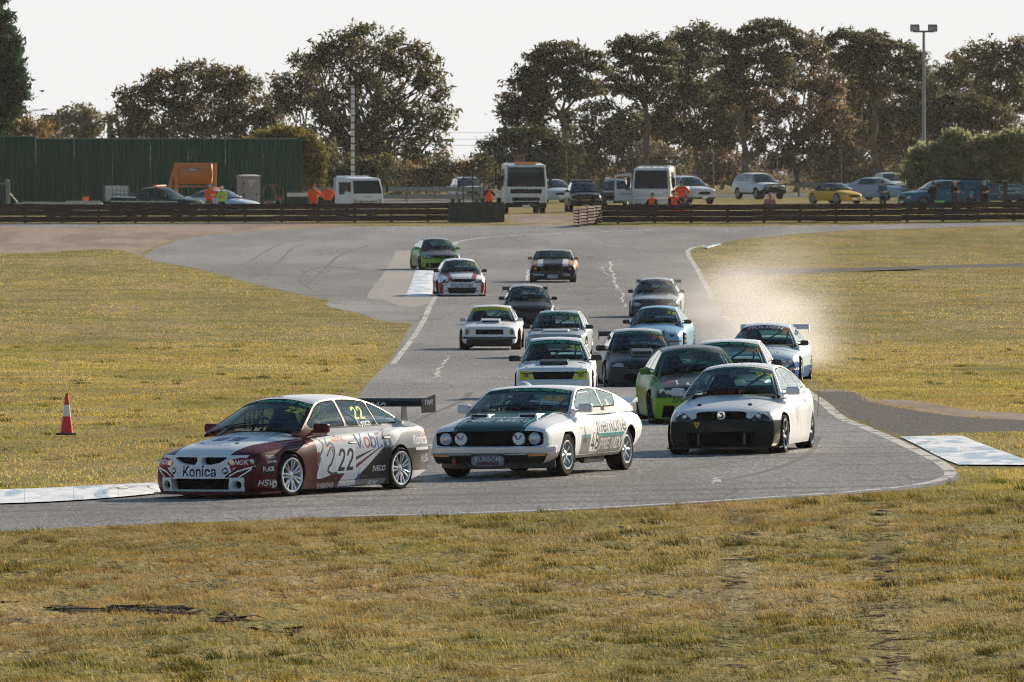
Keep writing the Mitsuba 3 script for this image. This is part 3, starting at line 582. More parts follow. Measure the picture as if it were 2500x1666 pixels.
# ------------------------------------------------------------------ cars: builder
VC = {'type': 'mesh_attribute', 'name': 'vertex_color'}
mat('car_paint_material', {'type': 'twosided', 'bsdf': {'type': 'principled', 'base_color': VC, 'roughness': 0.3, 'specular': 0.16, 'clearcoat': 0.16, 'clearcoat_gloss': 0.96}})
mat('print_material', {'type': 'twosided', 'bsdf': {'type': 'principled', 'base_color': VC, 'roughness': 0.6, 'specular': 0.15}})
mat('cloth_material', {'type': 'twosided', 'bsdf': {'type': 'principled', 'base_color': VC, 'roughness': 0.85, 'specular': 0.15}})
mat('clear_glass_material', {'type': 'thindielectric', 'int_ior': 1.5, 'specular_reflectance': {'type': 'rgb', 'value': [.45, .5, .52]}, 'specular_transmittance': {'type': 'rgb', 'value': [.24, .40, .42]}})
mat('side_glass_material', {'type': 'thindielectric', 'int_ior': 1.5, 'specular_transmittance': {'type': 'rgb', 'value': [.62, .66, .66]}})
mat('dark_glass_material', {'type': 'thindielectric', 'int_ior': 1.5, 'specular_transmittance': {'type': 'rgb', 'value': [.16, .19, .20]}})
RUBBER, BLACKP, DARKIN = plain((.012, .012, .013), .9, 0, 0, .12), plain((.012, .013, .014), .5, 0, 0, .18), plain((.016, .017, .018), .8)
CHROME, SILVER, GREYM = plain((.75, .76, .78), .18, .95), plain((.52, .53, .55), .3, .85), plain((.16, .165, .17), .35, .8)
LENS, AMBER, REDL, WHITEP = plain((.48, .51, .53), .1, .5, 1.0), plain((.75, .24, .03), .25, 0, 1.0), plain((.45, .02, .02), .2, 0, 1.0), plain((.74, .74, .73), .4)
INK = {'white': (.78, .78, .77), 'black': (.02, .02, .022), 'red': (.42, .03, .03), 'yellow': (.70, .72, .05), 'orange': (.80, .28, .03), 'green': (.06, .50, .28), 'blue': (.03, .09, .32), 'grey': (.30, .31, .33), 'silver': (.55, .57, .6), 'teal': (.01, .20, .20), 'cyan': (.10, .55, .66), 'maroon': (.16, .02, .035), 'lime': (.42, .62, .04)}
def lin(pts, x): return np.interp(x, [p[0] for p in pts], [p[1] for p in pts])
def pch(pts):
    p = sorted(pts)
    return PchipInterpolator([a[0] for a in p], [a[1] for a in p])
def split_smooth(m, angle):
    try: return trimesh.graph.smooth_shade(m, angle=math.radians(angle), facet_minarea=None)
    except Exception: return m
def flat_text(text, h, bold=True, slant=0.0, stretch=1.0):
    """lettering as a flat mesh: x to the right, y up, centred"""
    m = meshkit.text_mesh(text, h, 0.002, bold)
    f = m.faces[m.face_normals[:, 2] > .9]
    m = trimesh.Trimesh(m.vertices, f, process=False); m.remove_unreferenced_vertices()
    v = m.vertices.copy()
    v[:, :2] -= (v[:, :2].min(0) + v[:, :2].max(0)) / 2
    v[:, 0] = v[:, 0] * stretch + v[:, 1] * slant
    return v[:, :2], m.faces
def flat_poly(poly, size=.08):
    poly = (Polygon(poly) if not hasattr(poly, 'geom_type') else poly).buffer(0)
    vs, fs, o = [], [], 0
    x0, y0, x1, y1 = poly.bounds
    w = size * 1.6
    nx_, ny_ = max(1, math.ceil((x1 - x0) / w)), max(1, math.ceil((y1 - y0) / w))
    for i in range(nx_):
        col = poly.intersection(sbox(x0 + (x1 - x0) * i / nx_, y0 - 1, x0 + (x1 - x0) * (i + 1) / nx_, y1 + 1)) if nx_ > 1 else poly
        for j in range(ny_):
            c = col.intersection(sbox(x0 - 1, y0 + (y1 - y0) * j / ny_, x1 + 1, y0 + (y1 - y0) * (j + 1) / ny_)) if ny_ > 1 else col
            for g in getattr(c, 'geoms', [c]):
                if g.geom_type != 'Polygon' or g.area < 1e-7: continue
                v, f = trimesh.creation.triangulate_polygon(g, engine='earcut')
                vs.append(v); fs.append(f + o); o += len(v)
    v, f = np.vstack(vs), np.vstack(fs)
    m = trimesh.Trimesh(np.column_stack([v, v[:, 0] * 0]), f, process=False); m.merge_vertices()
    return np.asarray(m.vertices)[:, :2], np.asarray(m.faces)
class Car:
    def __init__(s, spec, fine=.06):
        s.sp, s.fine, s.levels = spec, fine, 1 if fine > .06 else 3
        s.xf, s.xr, s.W = spec['xf'], spec['xr'], spec['w'] / 2
        s.top, s.bot, s.wid, s.crown = pch(spec['top']), pch(spec['bottom']), pch(spec['plan']), pch(spec['crown'])
        s.K = spec.get('fz', ([0, 1.3], [0, 1.3])); s.dz = spec.get('dz', 0.0)
        s.nose, s.tail = pch([(s.fz(a), b) for a, b in spec['nose']]), pch(spec['tail'])
        s.sec = pch(spec['section'])
        s.loft()
    def fz(s, z): return np.interp(z, *s.K)
    def zeff(s, x, z):
        t = np.clip((x - 1.1) / .5, 0, 1)
        return np.interp(z, s.K[1], s.K[0]) * t + (z - s.dz) * (1 - t)
    def ztop(s, x):
        xx = np.clip(x, s.xr, s.xf)
        return s.zeff(xx, s.top(xx))
    def Xf(s, y, z): return s.xf - s.nose(np.clip(z, 0, 1.3)) - s.sp['nose_plan'] * np.clip(np.abs(y) / s.W, 0, 1.1) ** s.sp.get('nose_pow', 2.6)
    def Xr(s, y, z): return s.xr + s.tail(np.clip(z, 0, 1.3)) + s.sp['tail_plan'] * np.clip(np.abs(y) / s.W, 0, 1.1) ** 3
    def station(s, x, cols):
        W, Tz, Bz, c = float(s.wid(x)), float(s.top(x)), float(s.bot(x)), float(s.crown(x))
        for wx, b in ((s.sp['wb'] / 2, s.sp.get('flare_f', .02)), (-s.sp['wb'] / 2, s.sp.get('flare_r', .02))):
            W += b * math.exp(-((x - wx) / .36) ** 2)
        S = Tz - c
        f = np.linspace(0, 1, 15)
        side = np.stack([W * s.sec(f), Bz + (S - Bz) * f], 1)
        ys = W * float(s.sec(1.0))
        t = (np.arange(1, 13) / 12) ** .8
        yy = ys * (1 - t)
        up = np.stack([yy, S + c * (1 - (yy / ys) ** s.sp.get('crown_pow', 3.0))], 1)
        return side, up
    def loft(s):
        cols = 17
        u = np.concatenate([[0, .006, .014, .026], np.linspace(.04, .96, 52), [.974, .986, .994, 1]])
        V, rings = [], []
        secs = [s.station(s.xr + (s.xf - s.xr) * a, cols) for a in u]
        idx = 0
        for a, (side, up) in zip(u, secs):
            w0, z0 = side[0]
            bott = np.stack([np.linspace(-w0, w0, cols), np.full(cols, z0)], 1)          # left... from -y to +y
            R = np.vstack([side[1:], up])                                                    # +y side going up to the centre
            L = R[::-1][1:] * np.array([-1, 1])
            loop = np.vstack([bott, R, L])                                                   # closed loop
            x = s.Xr(loop[:, 0], loop[:, 1]) * (1 - a) + s.Xf(loop[:, 0], loop[:, 1]) * a
            V.append(np.column_stack([x, loop])); rings.append(np.arange(len(loop)) + idx); idx += len(loop)
        n = len(rings[0]); F = []
        for r0, r1 in zip(rings[:-1], rings[1:]):
            k = np.arange(n); k2 = (k + 1) % n
            F += [np.stack([r0[k], r1[k], r1[k2]], 1), np.stack([r0[k], r1[k2], r0[k2]], 1)]
        V = np.vstack(V)
        nR = (n - cols + 1) // 2                        # points on the +y side from just above the bottom up to the top centre
        for ringi, front in ((rings[0], False), (rings[-1], True)):
            rows = [ringi[:cols]]
            for k in range(nR):
                r = ringi[cols + k]; l = ringi[(cols + 2 * (nR - 1) - k)] if k < nR - 1 else r
                if l == r: rows.append(np.array([r])); continue
                a, b = V[l], V[r]
                yz = a[None, 1:] * (1 - np.linspace(0, 1, cols)[1:-1, None]) + b[None, 1:] * np.linspace(0, 1, cols)[1:-1, None]
                x = (s.Xf if front else s.Xr)(yz[:, 0], yz[:, 1])
                new = np.arange(cols - 2) + len(V)
                V = np.vstack([V, np.column_stack([x, yz])])
                rows.append(np.concatenate([[l], new, [r]]))
            for a, b in zip(rows[:-1], rows[1:]):
                if len(b) == 1:
                    f = np.stack([a[:-1], a[1:], np.full(len(a) - 1, b[0])], 1)
                else:
                    f = np.vstack([np.stack([a[:-1], a[1:], b[1:]], 1), np.stack([a[:-1], b[1:], b[:-1]], 1)])
                F.append(f[:, ::-1] if front else f)
        m = trimesh.Trimesh(V, np.vstack(F), process=False); m.merge_vertices()
        m.update_faces(m.nondegenerate_faces()); m.remove_unreferenced_vertices()
        if m.volume < 0: m.invert()
        s.uncut = m
        s.man = manifold3d.Manifold(manifold3d.Mesh(np.asarray(m.vertices, np.float32), np.asarray(m.faces, np.uint32)))
    def cut(s, mesh):
        mm = fixn(mesh)
        mm.merge_vertices()
        s.man = s.man - manifold3d.Manifold(manifold3d.Mesh(np.asarray(mm.vertices, np.float32), np.asarray(mm.faces, np.uint32)))
    # ---- projection of flat artwork on to the bodywork
    def hit(s, o, d):
        loc, ir, _ = s.uncut.ray.intersects_location(o, d, multiple_hits=False)
        out = np.full((len(o), 3), np.nan); out[ir] = loc
        return out
    def project(s, uv, face, lift=.004):
        """uv (n, 2) on a face of the car: front (y, z), left/right (x, z), top (x, y) -> points"""
        n = len(uv); uv = np.array(uv, float)
        if face == 'front': uv[:, 1] = s.fz(uv[:, 1])
        elif face in ('left', 'right'): uv[:, 1] += s.dz
        if face == 'front': o = np.column_stack([np.full(n, 4.0), uv]); d = np.array([-1.0, 0, 0])
        elif face == 'left': o = np.column_stack([uv[:, 0], np.full(n, 3.0), uv[:, 1]]); d = np.array([0, -1.0, 0])
        elif face == 'right': o = np.column_stack([uv[:, 0], np.full(n, -3.0), uv[:, 1]]); d = np.array([0, 1.0, 0])
        elif face == 'rear': o = np.column_stack([np.full(n, -4.0), uv]); d = np.array([1.0, 0, 0])
        else: o = np.column_stack([uv, np.full(n, 3.0)]); d = np.array([0, 0, -1.0])
        p = s.hit(o, np.repeat(d[None], n, 0))
        bad = np.isnan(p[:, 0])
        if bad.any() and not bad.all():
            k = np.argmin(((uv[bad][:, None] - uv[~bad][None]) ** 2).sum(-1), 1)
            ax = int(np.argmax(np.abs(d)))
            q = o[bad].copy(); q[:, ax] = p[~bad][k][:, ax]; p[bad] = q
        return p - d[None] * lift
    def decal(s, name, flat, face, at, color, lift=.004, rot=0.0, bsdf=None, label=None, mirror=False, parent=None):
        v, f = flat
        v = v * np.array([-1 if mirror else 1, 1])
        c, sn = math.cos(rot), math.sin(rot)
        v = v @ np.array([[c, sn], [-sn, c]])
        # a reader faces the surface: pick the direction that reads left to right
        if face == 'front': uv = np.column_stack([v[:, 0] + at[0], v[:, 1] + at[1]])
        elif face == 'left': uv = np.column_stack([at[0] - v[:, 0], at[1] + v[:, 1]])
        elif face == 'right': uv = np.column_stack([at[0] + v[:, 0], at[1] + v[:, 1]])
        elif face == 'rear': uv = np.column_stack([at[0] - v[:, 0], at[1] + v[:, 1]])
        else: uv = np.column_stack([at[0] - v[:, 1], at[1] + v[:, 0]])
        if face == 'front': uv[:, 0] = at[0] + v[:, 0]
        p = s.project(uv, face, lift)
        s.add(name, trimesh.Trimesh(p, f, process=False), bsdf or 'print_material', smooth=False, color=None if bsdf else np.repeat(np.asarray(INK.get(color, color), float)[None], len(p), 0), label=label, parent=parent)
    def add(s, name, mesh, bsdf, smooth=35, color=None, label=None, parent=None, shape=None, tw=None):
        return obj(name, mesh, bsdf, parent or s.key, smooth=smooth, color=color, to_world=s.tw if tw is None else tw, label=label, shape=shape)
    def text(s, t, h, face, at, color, slant=0.0, stretch=1.0, rot=0.0, bold=True, lift=.006, name='lettering', parent=None):
        s.decal(name, flat_text(t, h, bold, slant, stretch), face, at, color, lift, rot, parent=parent)
    # ---- glasshouse: a strip from the foot of the windscreen over the roof to the foot of the rear window, and two sides
    def glasshouse(s, g, paint, glass='clear_glass_material', sideglass='side_glass_material', rearglass='clear_glass_material', banner=None, mask=(.02, .022, .024)):
        r = smooth_line(np.array(g['rail'], float), 8)
        s.rail = r
        seg = np.concatenate([[0], np.cumsum(np.linalg.norm(np.diff(r, axis=0), axis=1))])
        s.railS = seg
        hx, bx_ = g['header'], g['rear_header']
        zb = g['belt']
        def yside(x, z): return s.wid(x) * s.sp['section'][-1][1] - g.get('inset', .03) - g['tumble'] * np.clip(z - zb, 0, 1) - g.get('tumble2', .1) * np.clip(z - zb, 0, 1) ** 2
        s.yside = yside
        def strip(sv, eta, drop=0.0):
            x, z = np.interp(sv, seg, r[:, 0]), np.interp(sv, seg, r[:, 1])
            yr = yside(x, z)
            slope = np.gradient(r[:, 0], seg), np.gradient(r[:, 1], seg)
            tx = np.interp(sv, seg, slope[0]); tz = np.interp(sv, seg, slope[1])
            k = 1 - np.abs(eta) ** 2.3
            # bulge outwards, along the strip's normal in the side view
            nx_, nz_ = -tz, tx
            sign = np.where(nz_ < 0, -1, 1); nx_, nz_ = nx_ * sign, nz_ * sign
            amount = g.get('bulge', .055) + g.get('bow', .16) * np.clip(np.abs(nx_), 0, 1) ** 1.2
            return np.stack([x + nx_ * (amount * k - drop), eta * yr, z + nz_ * (amount * k - drop)], -1)
        s.strip = strip
        # with the rail running forward to rear
        sh = float(np.interp(-hx, -r[:, 0], seg)); sb = float(np.interp(-bx_, -r[:, 0], seg)); L = seg[-1]
        s.sh, s.sb = sh, sb
        et = np.concatenate([[-1, -.985, -.955], np.linspace(-.93, .93, 17), [.955, .985, 1]])
        def grid(s0, s1, n, e0=-1.0, e1=1.0, drop=0.0):
            sv = np.linspace(s0, s1, n); e = np.unique(np.concatenate([[e0, e1], et[(et > e0) & (et < e1)]]))
            S, E = np.meshgrid(sv, e, indexing='ij')
            v = strip(S, E, drop).reshape(-1, 3); m = len(e)
            i, j = np.meshgrid(np.arange(n - 1), np.arange(m - 1), indexing='ij')
            q = np.stack([i * m + j, i * m + j + 1, (i + 1) * m + j + 1, (i + 1) * m + j], -1).reshape(-1, 4)
            return trimesh.Trimesh(v, np.vstack([q[:, [0, 1, 2]], q[:, [0, 2, 3]]]), process=False)
        a = g.get('a_pillar', .06)
        em = .95
        roof = grid(sh - .03, sb + .03, 22)
        roof.fix_normals() if False else None
        parts = [roof, grid(0, sh - .03, 8, -1, -em), grid(0, sh - .03, 8, em, 1), grid(sb + .03, L, 8, -1, -em), grid(sb + .03, L, 8, em, 1), grid(L - .05, L, 3, -em, em)]
        poly = Polygon(np.vstack([r, [[r[-1, 0] - .02, zb - .06], [r[0, 0] + .05, zb - .06]]])).buffer(0)
        holes = []
        inner = poly.intersection(sbox(-9, zb + g.get('sill', .035), 9, 9)).buffer(-g.get('frame', .045))
        for w in g['windows']:
            h = inner.intersection(Polygon(w)).buffer(-.03).buffer(.03)
            h = max(getattr(h, 'geoms', [h]), key=lambda k: k.area)
            holes.append(h)
        frame = poly.difference(shapely.union_all(holes))
        for sd in (1, -1):
            v, f = flat_poly(frame, .07)
            parts.append(trimesh.Trimesh(np.column_stack([v[:, 0], sd * yside(v[:, 0], v[:, 1]), v[:, 1]]), f if sd < 0 else f[:, ::-1], process=False))
        s.add('cabin_shell', None, None, shape=painted(cat(parts), lambda v, n: paint(v, 'cabin'), 50, s.levels))
        s.add('windscreen', grid(.02, sh - .025, 10, -em, em, .008), glass, smooth=True)
        s.add('rear_window', grid(sb + .025, L - .045, 10, -em, em, .008), rearglass, smooth=True)
        # black rubber round the screen
        s.add('window_seal', cat([grid(0, .03, 2, -em, em, -.003), grid(sh - .045, sh - .025, 2, -em, em, -.003), grid(.0, sh - .03, 6, -em, -em + .03, -.003), grid(.0, sh - .03, 6, em - .03, em, -.003)]), BLACKP, smooth=True)
        s.holes = holes
        for sd in (1, -1):
            for h in holes:
                v, f = flat_poly(h, .12)
                s.add('side_window', trimesh.Trimesh(np.column_stack([v[:, 0], sd * (yside(v[:, 0], v[:, 1]) - .008), v[:, 1]]), f, process=False), sideglass, smooth=True)
            # thin dark seal round each window
            for h in holes:
                v, f = flat_poly(h.buffer(.012).difference(h.buffer(-.006)), .1)
                s.add('window_trim', trimesh.Trimesh(np.column_stack([v[:, 0], sd * (yside(v[:, 0], v[:, 1]) + .004), v[:, 1]]), f, process=False), plain((.012, .012, .013), .9, 0, 0, .1), smooth=True)
        if banner is not None:
            d0, d1, color = banner
            m = grid(sh - d1, sh - .03, 4, -em + .01, em - .01, -.004)
            s.add('sun_strip', m, 'print_material', smooth=True, color=np.repeat(np.asarray(color, float)[None], len(m.vertices), 0))
    def screen_text(s, t, h, y, down, color, slant=0.0, stretch=1.0, name='screen_lettering'):
        """lettering on the windscreen: y to the car's left, down metres below the header"""
        v, f = flat_text(t, h, True, slant, stretch)
        S = s.sh - down + v[:, 1]
        S = s.sh - down - (-v[:, 1])
        x = np.interp(S, s.railS, s.rail[:, 0]); z = np.interp(S, s.railS, s.rail[:, 1])
        e = (y + v[:, 0]) / s.yside(x, z)
        p = s.strip(S, e, -.006)
        s.add(name, trimesh.Trimesh(p, f, process=False), 'print_material', smooth=False, color=np.repeat(np.asarray(INK.get(color, color), float)[None], len(p), 0))
    # ---- wheels
    def wheels(s, rim='twin7', rimcolor=None, cap=None):
        R, tw_, rr = s.sp['tyre_r'], s.sp['tyre_w'], s.sp['rim_r']
        for k, (wx, sd) in enumerate(((s.sp['wb'] / 2, 1), (s.sp['wb'] / 2, -1), (-s.sp['wb'] / 2, 1), (-s.sp['wb'] / 2, -1))):
            yc = sd * (s.sp['track'] if wx > 0 else s.sp.get('track_r', s.sp['track'])) / 2
            st = s.steer if wx > 0 else 0.0
            m = np.eye(4); c, n = math.cos(st), math.sin(st)
            m[:3, :3] = np.array([[c, -n, 0], [n, c, 0], [0, 0, 1]]) @ (np.eye(3) if sd > 0 else np.diag([-1, -1, 1.0]))
            m[:3, 3] = (wx, yc, R)
            tw = mi.ScalarTransform4f(s.M @ m)
            key = numbered(s.key + '__wheel')
            ty, ri, di = wheel_shapes(R, tw_, rr, rim, rimcolor or SILVER)
            for nm, sh in (('tyre', ty), ('rim', ri), ('brake_disc', di)):
                kk = numbered(key + '__' + nm); scene[kk] = {**sh, 'to_world': tw}
WH = {}
def wheel_shapes(R, w, rr, style, rimbsdf):
    k = (R, w, rr, style, rimbsdf)
    if k in WH: return WH[k]
    h = w / 2
    tyre = lathe([(rr, -h * .92), (rr + .012, -h * .98), (R * .93, -h), (R * .985, -h * .86), (R, -h * .6), (R, h * .6), (R * .985, h * .86), (R * .93, h), (rr + .012, h * .98), (rr, h * .92)], 'y', 40)
    lip = lathe([(rr + .004, h * .93), (rr - .004, h * 1.0), (rr - .022, h * .97), (rr - .034, h * .80), (rr - .045, h * .3), (rr - .05, -h * .8)], 'y', 40)
    parts = [lip]
    if style.startswith('twin'):
        n = int(style[4:])
        for i in range(n):
            for o in (-.17, .17):
                a0, a1 = 2 * PI * i / n + o * 1.1, 2 * PI * i / n + o * .95
                p = [(math.cos(a0) * .062, h * .62, math.sin(a0) * .062), (math.cos(a1) * (rr - .1) * .6, h * .78, math.sin(a1) * (rr - .1) * .6), (math.cos(a1 * 1) * (rr - .03), h * .80, math.sin(a1) * (rr - .03))]
                parts.append(tube(p, [.017, .014, .016], 5))
    else:
        n = int(style[4:])
        for i in range(n):
            a = 2 * PI * i / n
            p = [(math.cos(a) * .05, h * .45, math.sin(a) * .05), (math.cos(a) * rr * .6, h * .66, math.sin(a) * rr * .6), (math.cos(a) * (rr - .03), h * .55, math.sin(a) * (rr - .03))]
            parts.append(tube(p, [.034, .025, .036], 6))
    parts.append(lathe([(0, h * .80), (.035, h * .80), (.05, h * .74), (.075, h * .62), (.08, h * .3), (0, h * .3)], 'y', 16))
    disc = lathe([(0, h * .2), (rr * .74, h * .2), (rr * .74, h * .05), (0, h * .05)], 'y', 24)
    back = lathe([(0, -h * .2), (rr - .03, -h * .2), (rr - .03, -h * .3), (0, -h * .3)], 'y', 24)
    WH[k] = (mikit.ply(tyre, RUBBER, smooth=35), mikit.ply(cat(parts), rimbsdf, smooth=35), mikit.ply(cat([disc, back]), GREYM if False else DARKIN, smooth=30))
    return WH[k]
def seat_matrix(px, py, theta, wb, track, drop=0.0):
    """stand a car on the terrain: pixel of the ground under the middle of its front axle; theta: heading, degrees to the picture's left of straight at us"""
    a = math.radians(theta)
    f = np.array([-math.sin(a), -math.cos(a)]); l = np.array([math.cos(a), -math.sin(a)])
    c = on_ground(px, py)[:2]
    W = [c + l * track / 2, c - l * track / 2, c - f * wb + l * track / 2, c - f * wb - l * track / 2]
    z = ground(np.array([w[0] for w in W]), np.array([w[1] for w in W])) + .012
    fx = np.array([*f, (z[0] + z[1] - z[2] - z[3]) / 2 / wb]); fx /= np.linalg.norm(fx)
    ly = np.array([*l, (z[0] - z[1] + z[2] - z[3]) / 2 / track]); ly -= fx * (ly @ fx); ly /= np.linalg.norm(ly)
    o = np.array([*(c - f * wb / 2), z.mean() - drop])
    M = np.eye(4); M[:3, 0], M[:3, 1], M[:3, 2], M[:3, 3] = fx, ly, np.cross(fx, ly), o
    return M
def two(c1, c2, m): return np.where(m[:, None], np.asarray(c2, float)[None], np.asarray(c1, float)[None] if np.ndim(c1) == 1 else c1)
def start(spec, name, label, category, px, py, theta, fine=.06, steer=0.0, group=None, scale=1.0, pitch=0.0):
    c = Car(spec, fine)
    c.key = thing(name, label, category, group)
    c.M = seat_matrix(px, py, theta, spec['wb'], spec['track'])
    c.M[:3, :3] *= scale; c.late = []
    pa = math.radians(pitch); c.M[:3, :3] = c.M[:3, :3] @ np.array([[math.cos(pa), 0, math.sin(pa)], [0, 1, 0], [-math.sin(pa), 0, math.cos(pa)]])
    c.tw = mi.ScalarTransform4f(c.M); c.steer = math.radians(steer)
    for wx in (spec['wb'] / 2, -spec['wb'] / 2):
        for sd in (1, -1):
            R = spec.get('arch_r', spec['tyre_r'] + .035)
            cyl = trimesh.creation.cylinder(R, .5, sections=40)
            cyl.apply_transform(trimesh.transformations.rotation_matrix(PI / 2, [1, 0, 0])); cyl.apply_translation((wx, sd * (spec['w'] / 2 - .05), spec['tyre_r'] + .015))
            c.cut(cyl)
    if 'cavity' in spec:
        x0, x1, hw, z0 = spec['cavity']
        c.cut(prism([(x0, -hw), (x1, -hw), (x1, hw), (x0, hw)], 1.2, np.array([[1, 0, 0, 0], [0, 1, 0, 0], [0, 0, 1, z0], [0, 0, 0, 1.0]])))
    return c
def painted(m, fn, angle=32, levels=3, n=None):
    """a smooth mesh coloured by fn(vertices), refined along the borders between colours: a shape dict"""
    m = split_smooth(m, angle)
    v, f, n = meshkit.arrays(m, True)
    col = fn(v, n)
    for _ in range(levels):
        cf = col[f]
        mixed = np.abs(cf - cf[:, :1]).max((1, 2)) > .02
        if not mixed.any(): break
        g = f[mixed]
        e = np.sort(np.vstack([g[:, [0, 1]], g[:, [1, 2]], g[:, [2, 0]]]), 1)
        u, inv = np.unique(e, axis=0, return_inverse=True)
        inv = inv.ravel()
        nv = v[u].mean(1); nn = n[u].mean(1); nn /= np.linalg.norm(nn, axis=1, keepdims=True) + 1e-12
        k = len(g); ab, bc, ca = inv[:k] + len(v), inv[k:2 * k] + len(v), inv[2 * k:] + len(v)
        f = np.vstack([f[~mixed], np.stack([g[:, 0], ab, ca], 1), np.stack([ab, g[:, 1], bc], 1), np.stack([ca, bc, g[:, 2]], 1), np.stack([ab, bc, ca], 1)])
        v, n = np.vstack([v, nv]), np.vstack([n, nn]); col = np.vstack([col, fn(nv, nn)])
    path = meshkit.write_ply((v, f), False, None, col, normals=n)
    return {'type': 'ply', 'filename': path, 'face_normals': False, 'bsdf': {'type': 'ref', 'id': 'car_paint_material'}}
def body(c, paint, angle=32):
    m = tm(c.man.refine_to_length(c.fine))
    def fn(v, nn):
        col = paint(np.column_stack([v[:, 0], v[:, 1], c.zeff(v[:, 0], v[:, 2])]), 'body')
        if 'cavity' in c.sp:
            x0, x1, hw, z0 = c.sp['cavity']
            dark = (np.abs(v[:, 1]) <= hw + .001) & (v[:, 0] >= x0 - .001) & (v[:, 0] <= x1 + .001) & (v[:, 2] >= z0 - .001)
            # only the walls and floor of the hollow, not the skin above it
            dark &= (v[:, 2] < z0 + .002) | (np.abs(np.abs(v[:, 1]) - hw) < .002) | (np.abs(v[:, 0] - x0) < .002) | (np.abs(v[:, 0] - x1) < .002)
            col = two(col, (.02, .021, .022), dark)
        for wx in (c.sp['wb'] / 2, -c.sp['wb'] / 2):
            R = c.sp.get('arch_r', c.sp['tyre_r'] + .035)
            d = np.hypot(v[:, 0] - wx, v[:, 2] - c.sp['tyre_r'] - .015)
            col = two(col, (.012, .012, .013), (d < R - .012) | ((d < R + .004) & (np.abs(nn[:, 1]) < .3)))
        return two(col, (.02, .02, .021), v[:, 2] < c.bot(np.clip(v[:, 0], c.xr, c.xf)) + .004)
    c.add('body', None, None, shape=painted(m, fn, angle, c.levels))
def opening(c, poly, depth=.12, face='front', slats=0, bsdf=None):
    """a hole cut in the nose with a dark panel at its back"""
    P = Polygon([(a, float(c.fz(b))) for a, b in poly]); z = P.centroid.y; y = P.centroid.x
    zz = np.linspace(P.bounds[1], P.bounds[3], 7); xs = c.Xf(abs(y), zz)
    x0 = float(xs.min()) - depth
    c.cut(prism(P, 2.0, YZ(x0)))
    m = prism(P.buffer(.02), .01, YZ(x0 - .005 + .012))
    return x0, P
def grille(c, polys, depth=.12, slats=0, cells=0, bsdf=BLACKP, name='grille', mirror=False):
    out = []
    for p in polys:
        for q in ([p] if not mirror else [p, [(-a, b) for a, b in p]]):
            out.append(opening(c, q, depth))
    for x0, P in out:
        ms = [prism(P.buffer(.015), .012, YZ(x0 + .006))]
        if slats:
            for z in np.linspace(P.bounds[1], P.bounds[3], slats + 2)[1:-1]:
                seg_ = P.intersection(sbox(-2, z - .006, 2, z + .006))
                if not seg_.is_empty: ms.append(prism(seg_, .02, YZ(x0 + .03)))
        c.late.append((name, cat(ms), plain((.006, .006, .007), .8, 0, 0, .1) if bsdf == BLACKP else bsdf))
def disc(cx, cz, r, n=22): return [(cx + r * math.cos(2 * PI * i / n), cz + r * math.sin(2 * PI * i / n)) for i in range(n)]
def oval(cx, cz, rx, rz, n=26, e=1.0):
    a = np.arange(n) * 2 * PI / n
    return [(cx + rx * np.sign(np.cos(t)) * abs(np.cos(t)) ** e, cz + rz * np.sign(np.sin(t)) * abs(np.sin(t)) ** e) for t in a]
def dome(c, y, z, r, face='front', bsdf=LENS, name='lamp_lens', parent=None, bulge=.009, lift=0.0):
    """a round lens sitting on the nose"""
    p = c.project(np.array([[y, z]]), face, lift)[0]
    m = lathe([(r, 0), (r * .97, bulge * .35), (r * .75, bulge * .75), (r * .4, bulge * .95), (0.0005, bulge)], 'x', 18)
    c.add(name, moved(m, *p), bsdf, parent=parent)
def lamp(c, poly, base=(.05, .05, .055), lenses=(), bsdf=None, lift=.006, name='headlight', clear=False):
    for sd in (1, -1):
        q = [(sd * a, b) for a, b in poly]
        v, f = flat_poly(Polygon(q), .05)
        p = c.project(v, 'front', lift)
        key = c.add(name, trimesh.Trimesh(p, f, process=False), bsdf or 'car_paint_material', smooth=True, color=None if bsdf else np.repeat(np.asarray(base, float)[None], len(p), 0))
        for (y, z, r, b) in lenses:
            dome(c, sd * y, z, r, bsdf=b, parent=key, lift=lift + .002)
def mirrors(c, x, z, color, size=(.10, .20, .13), stalk=True, y=None):
    yy = float(c.yside(x, z)) if y is None else y
    for sd in (1, -1):
        a, b, h = [q * .76 for q in size]
        y0 = sd * (yy + .06)
        pts = [(x + a * .45 * k, y0 + sd * b * (.05 + .9 * j), z + h * (.12 + .62 * i)) for k in (-.6, .7) for j in (0, 1) for i in (0, 1)]
        pts = [(px + (.02 if abs(py - y0) > b / 2 else .0) * (-1), py, pz) for px, py, pz in pts]
        m = hull(pts, .036, 14)
        parts = [m]
        if stalk: parts.append(hull([(x, sd * (yy - .03), z - .01), (x, y0 + sd * b * .3, z + h * .15)], .02, 8))
        m = cat(parts)
        key = c.add('mirror', m, 'car_paint_material', color=None, smooth=30) if False else None
        m = split_smooth(m, 40)
        c.add('mirror', m, 'car_paint_material', smooth=True, color=np.repeat(np.asarray(color, float)[None], len(m.vertices), 0))
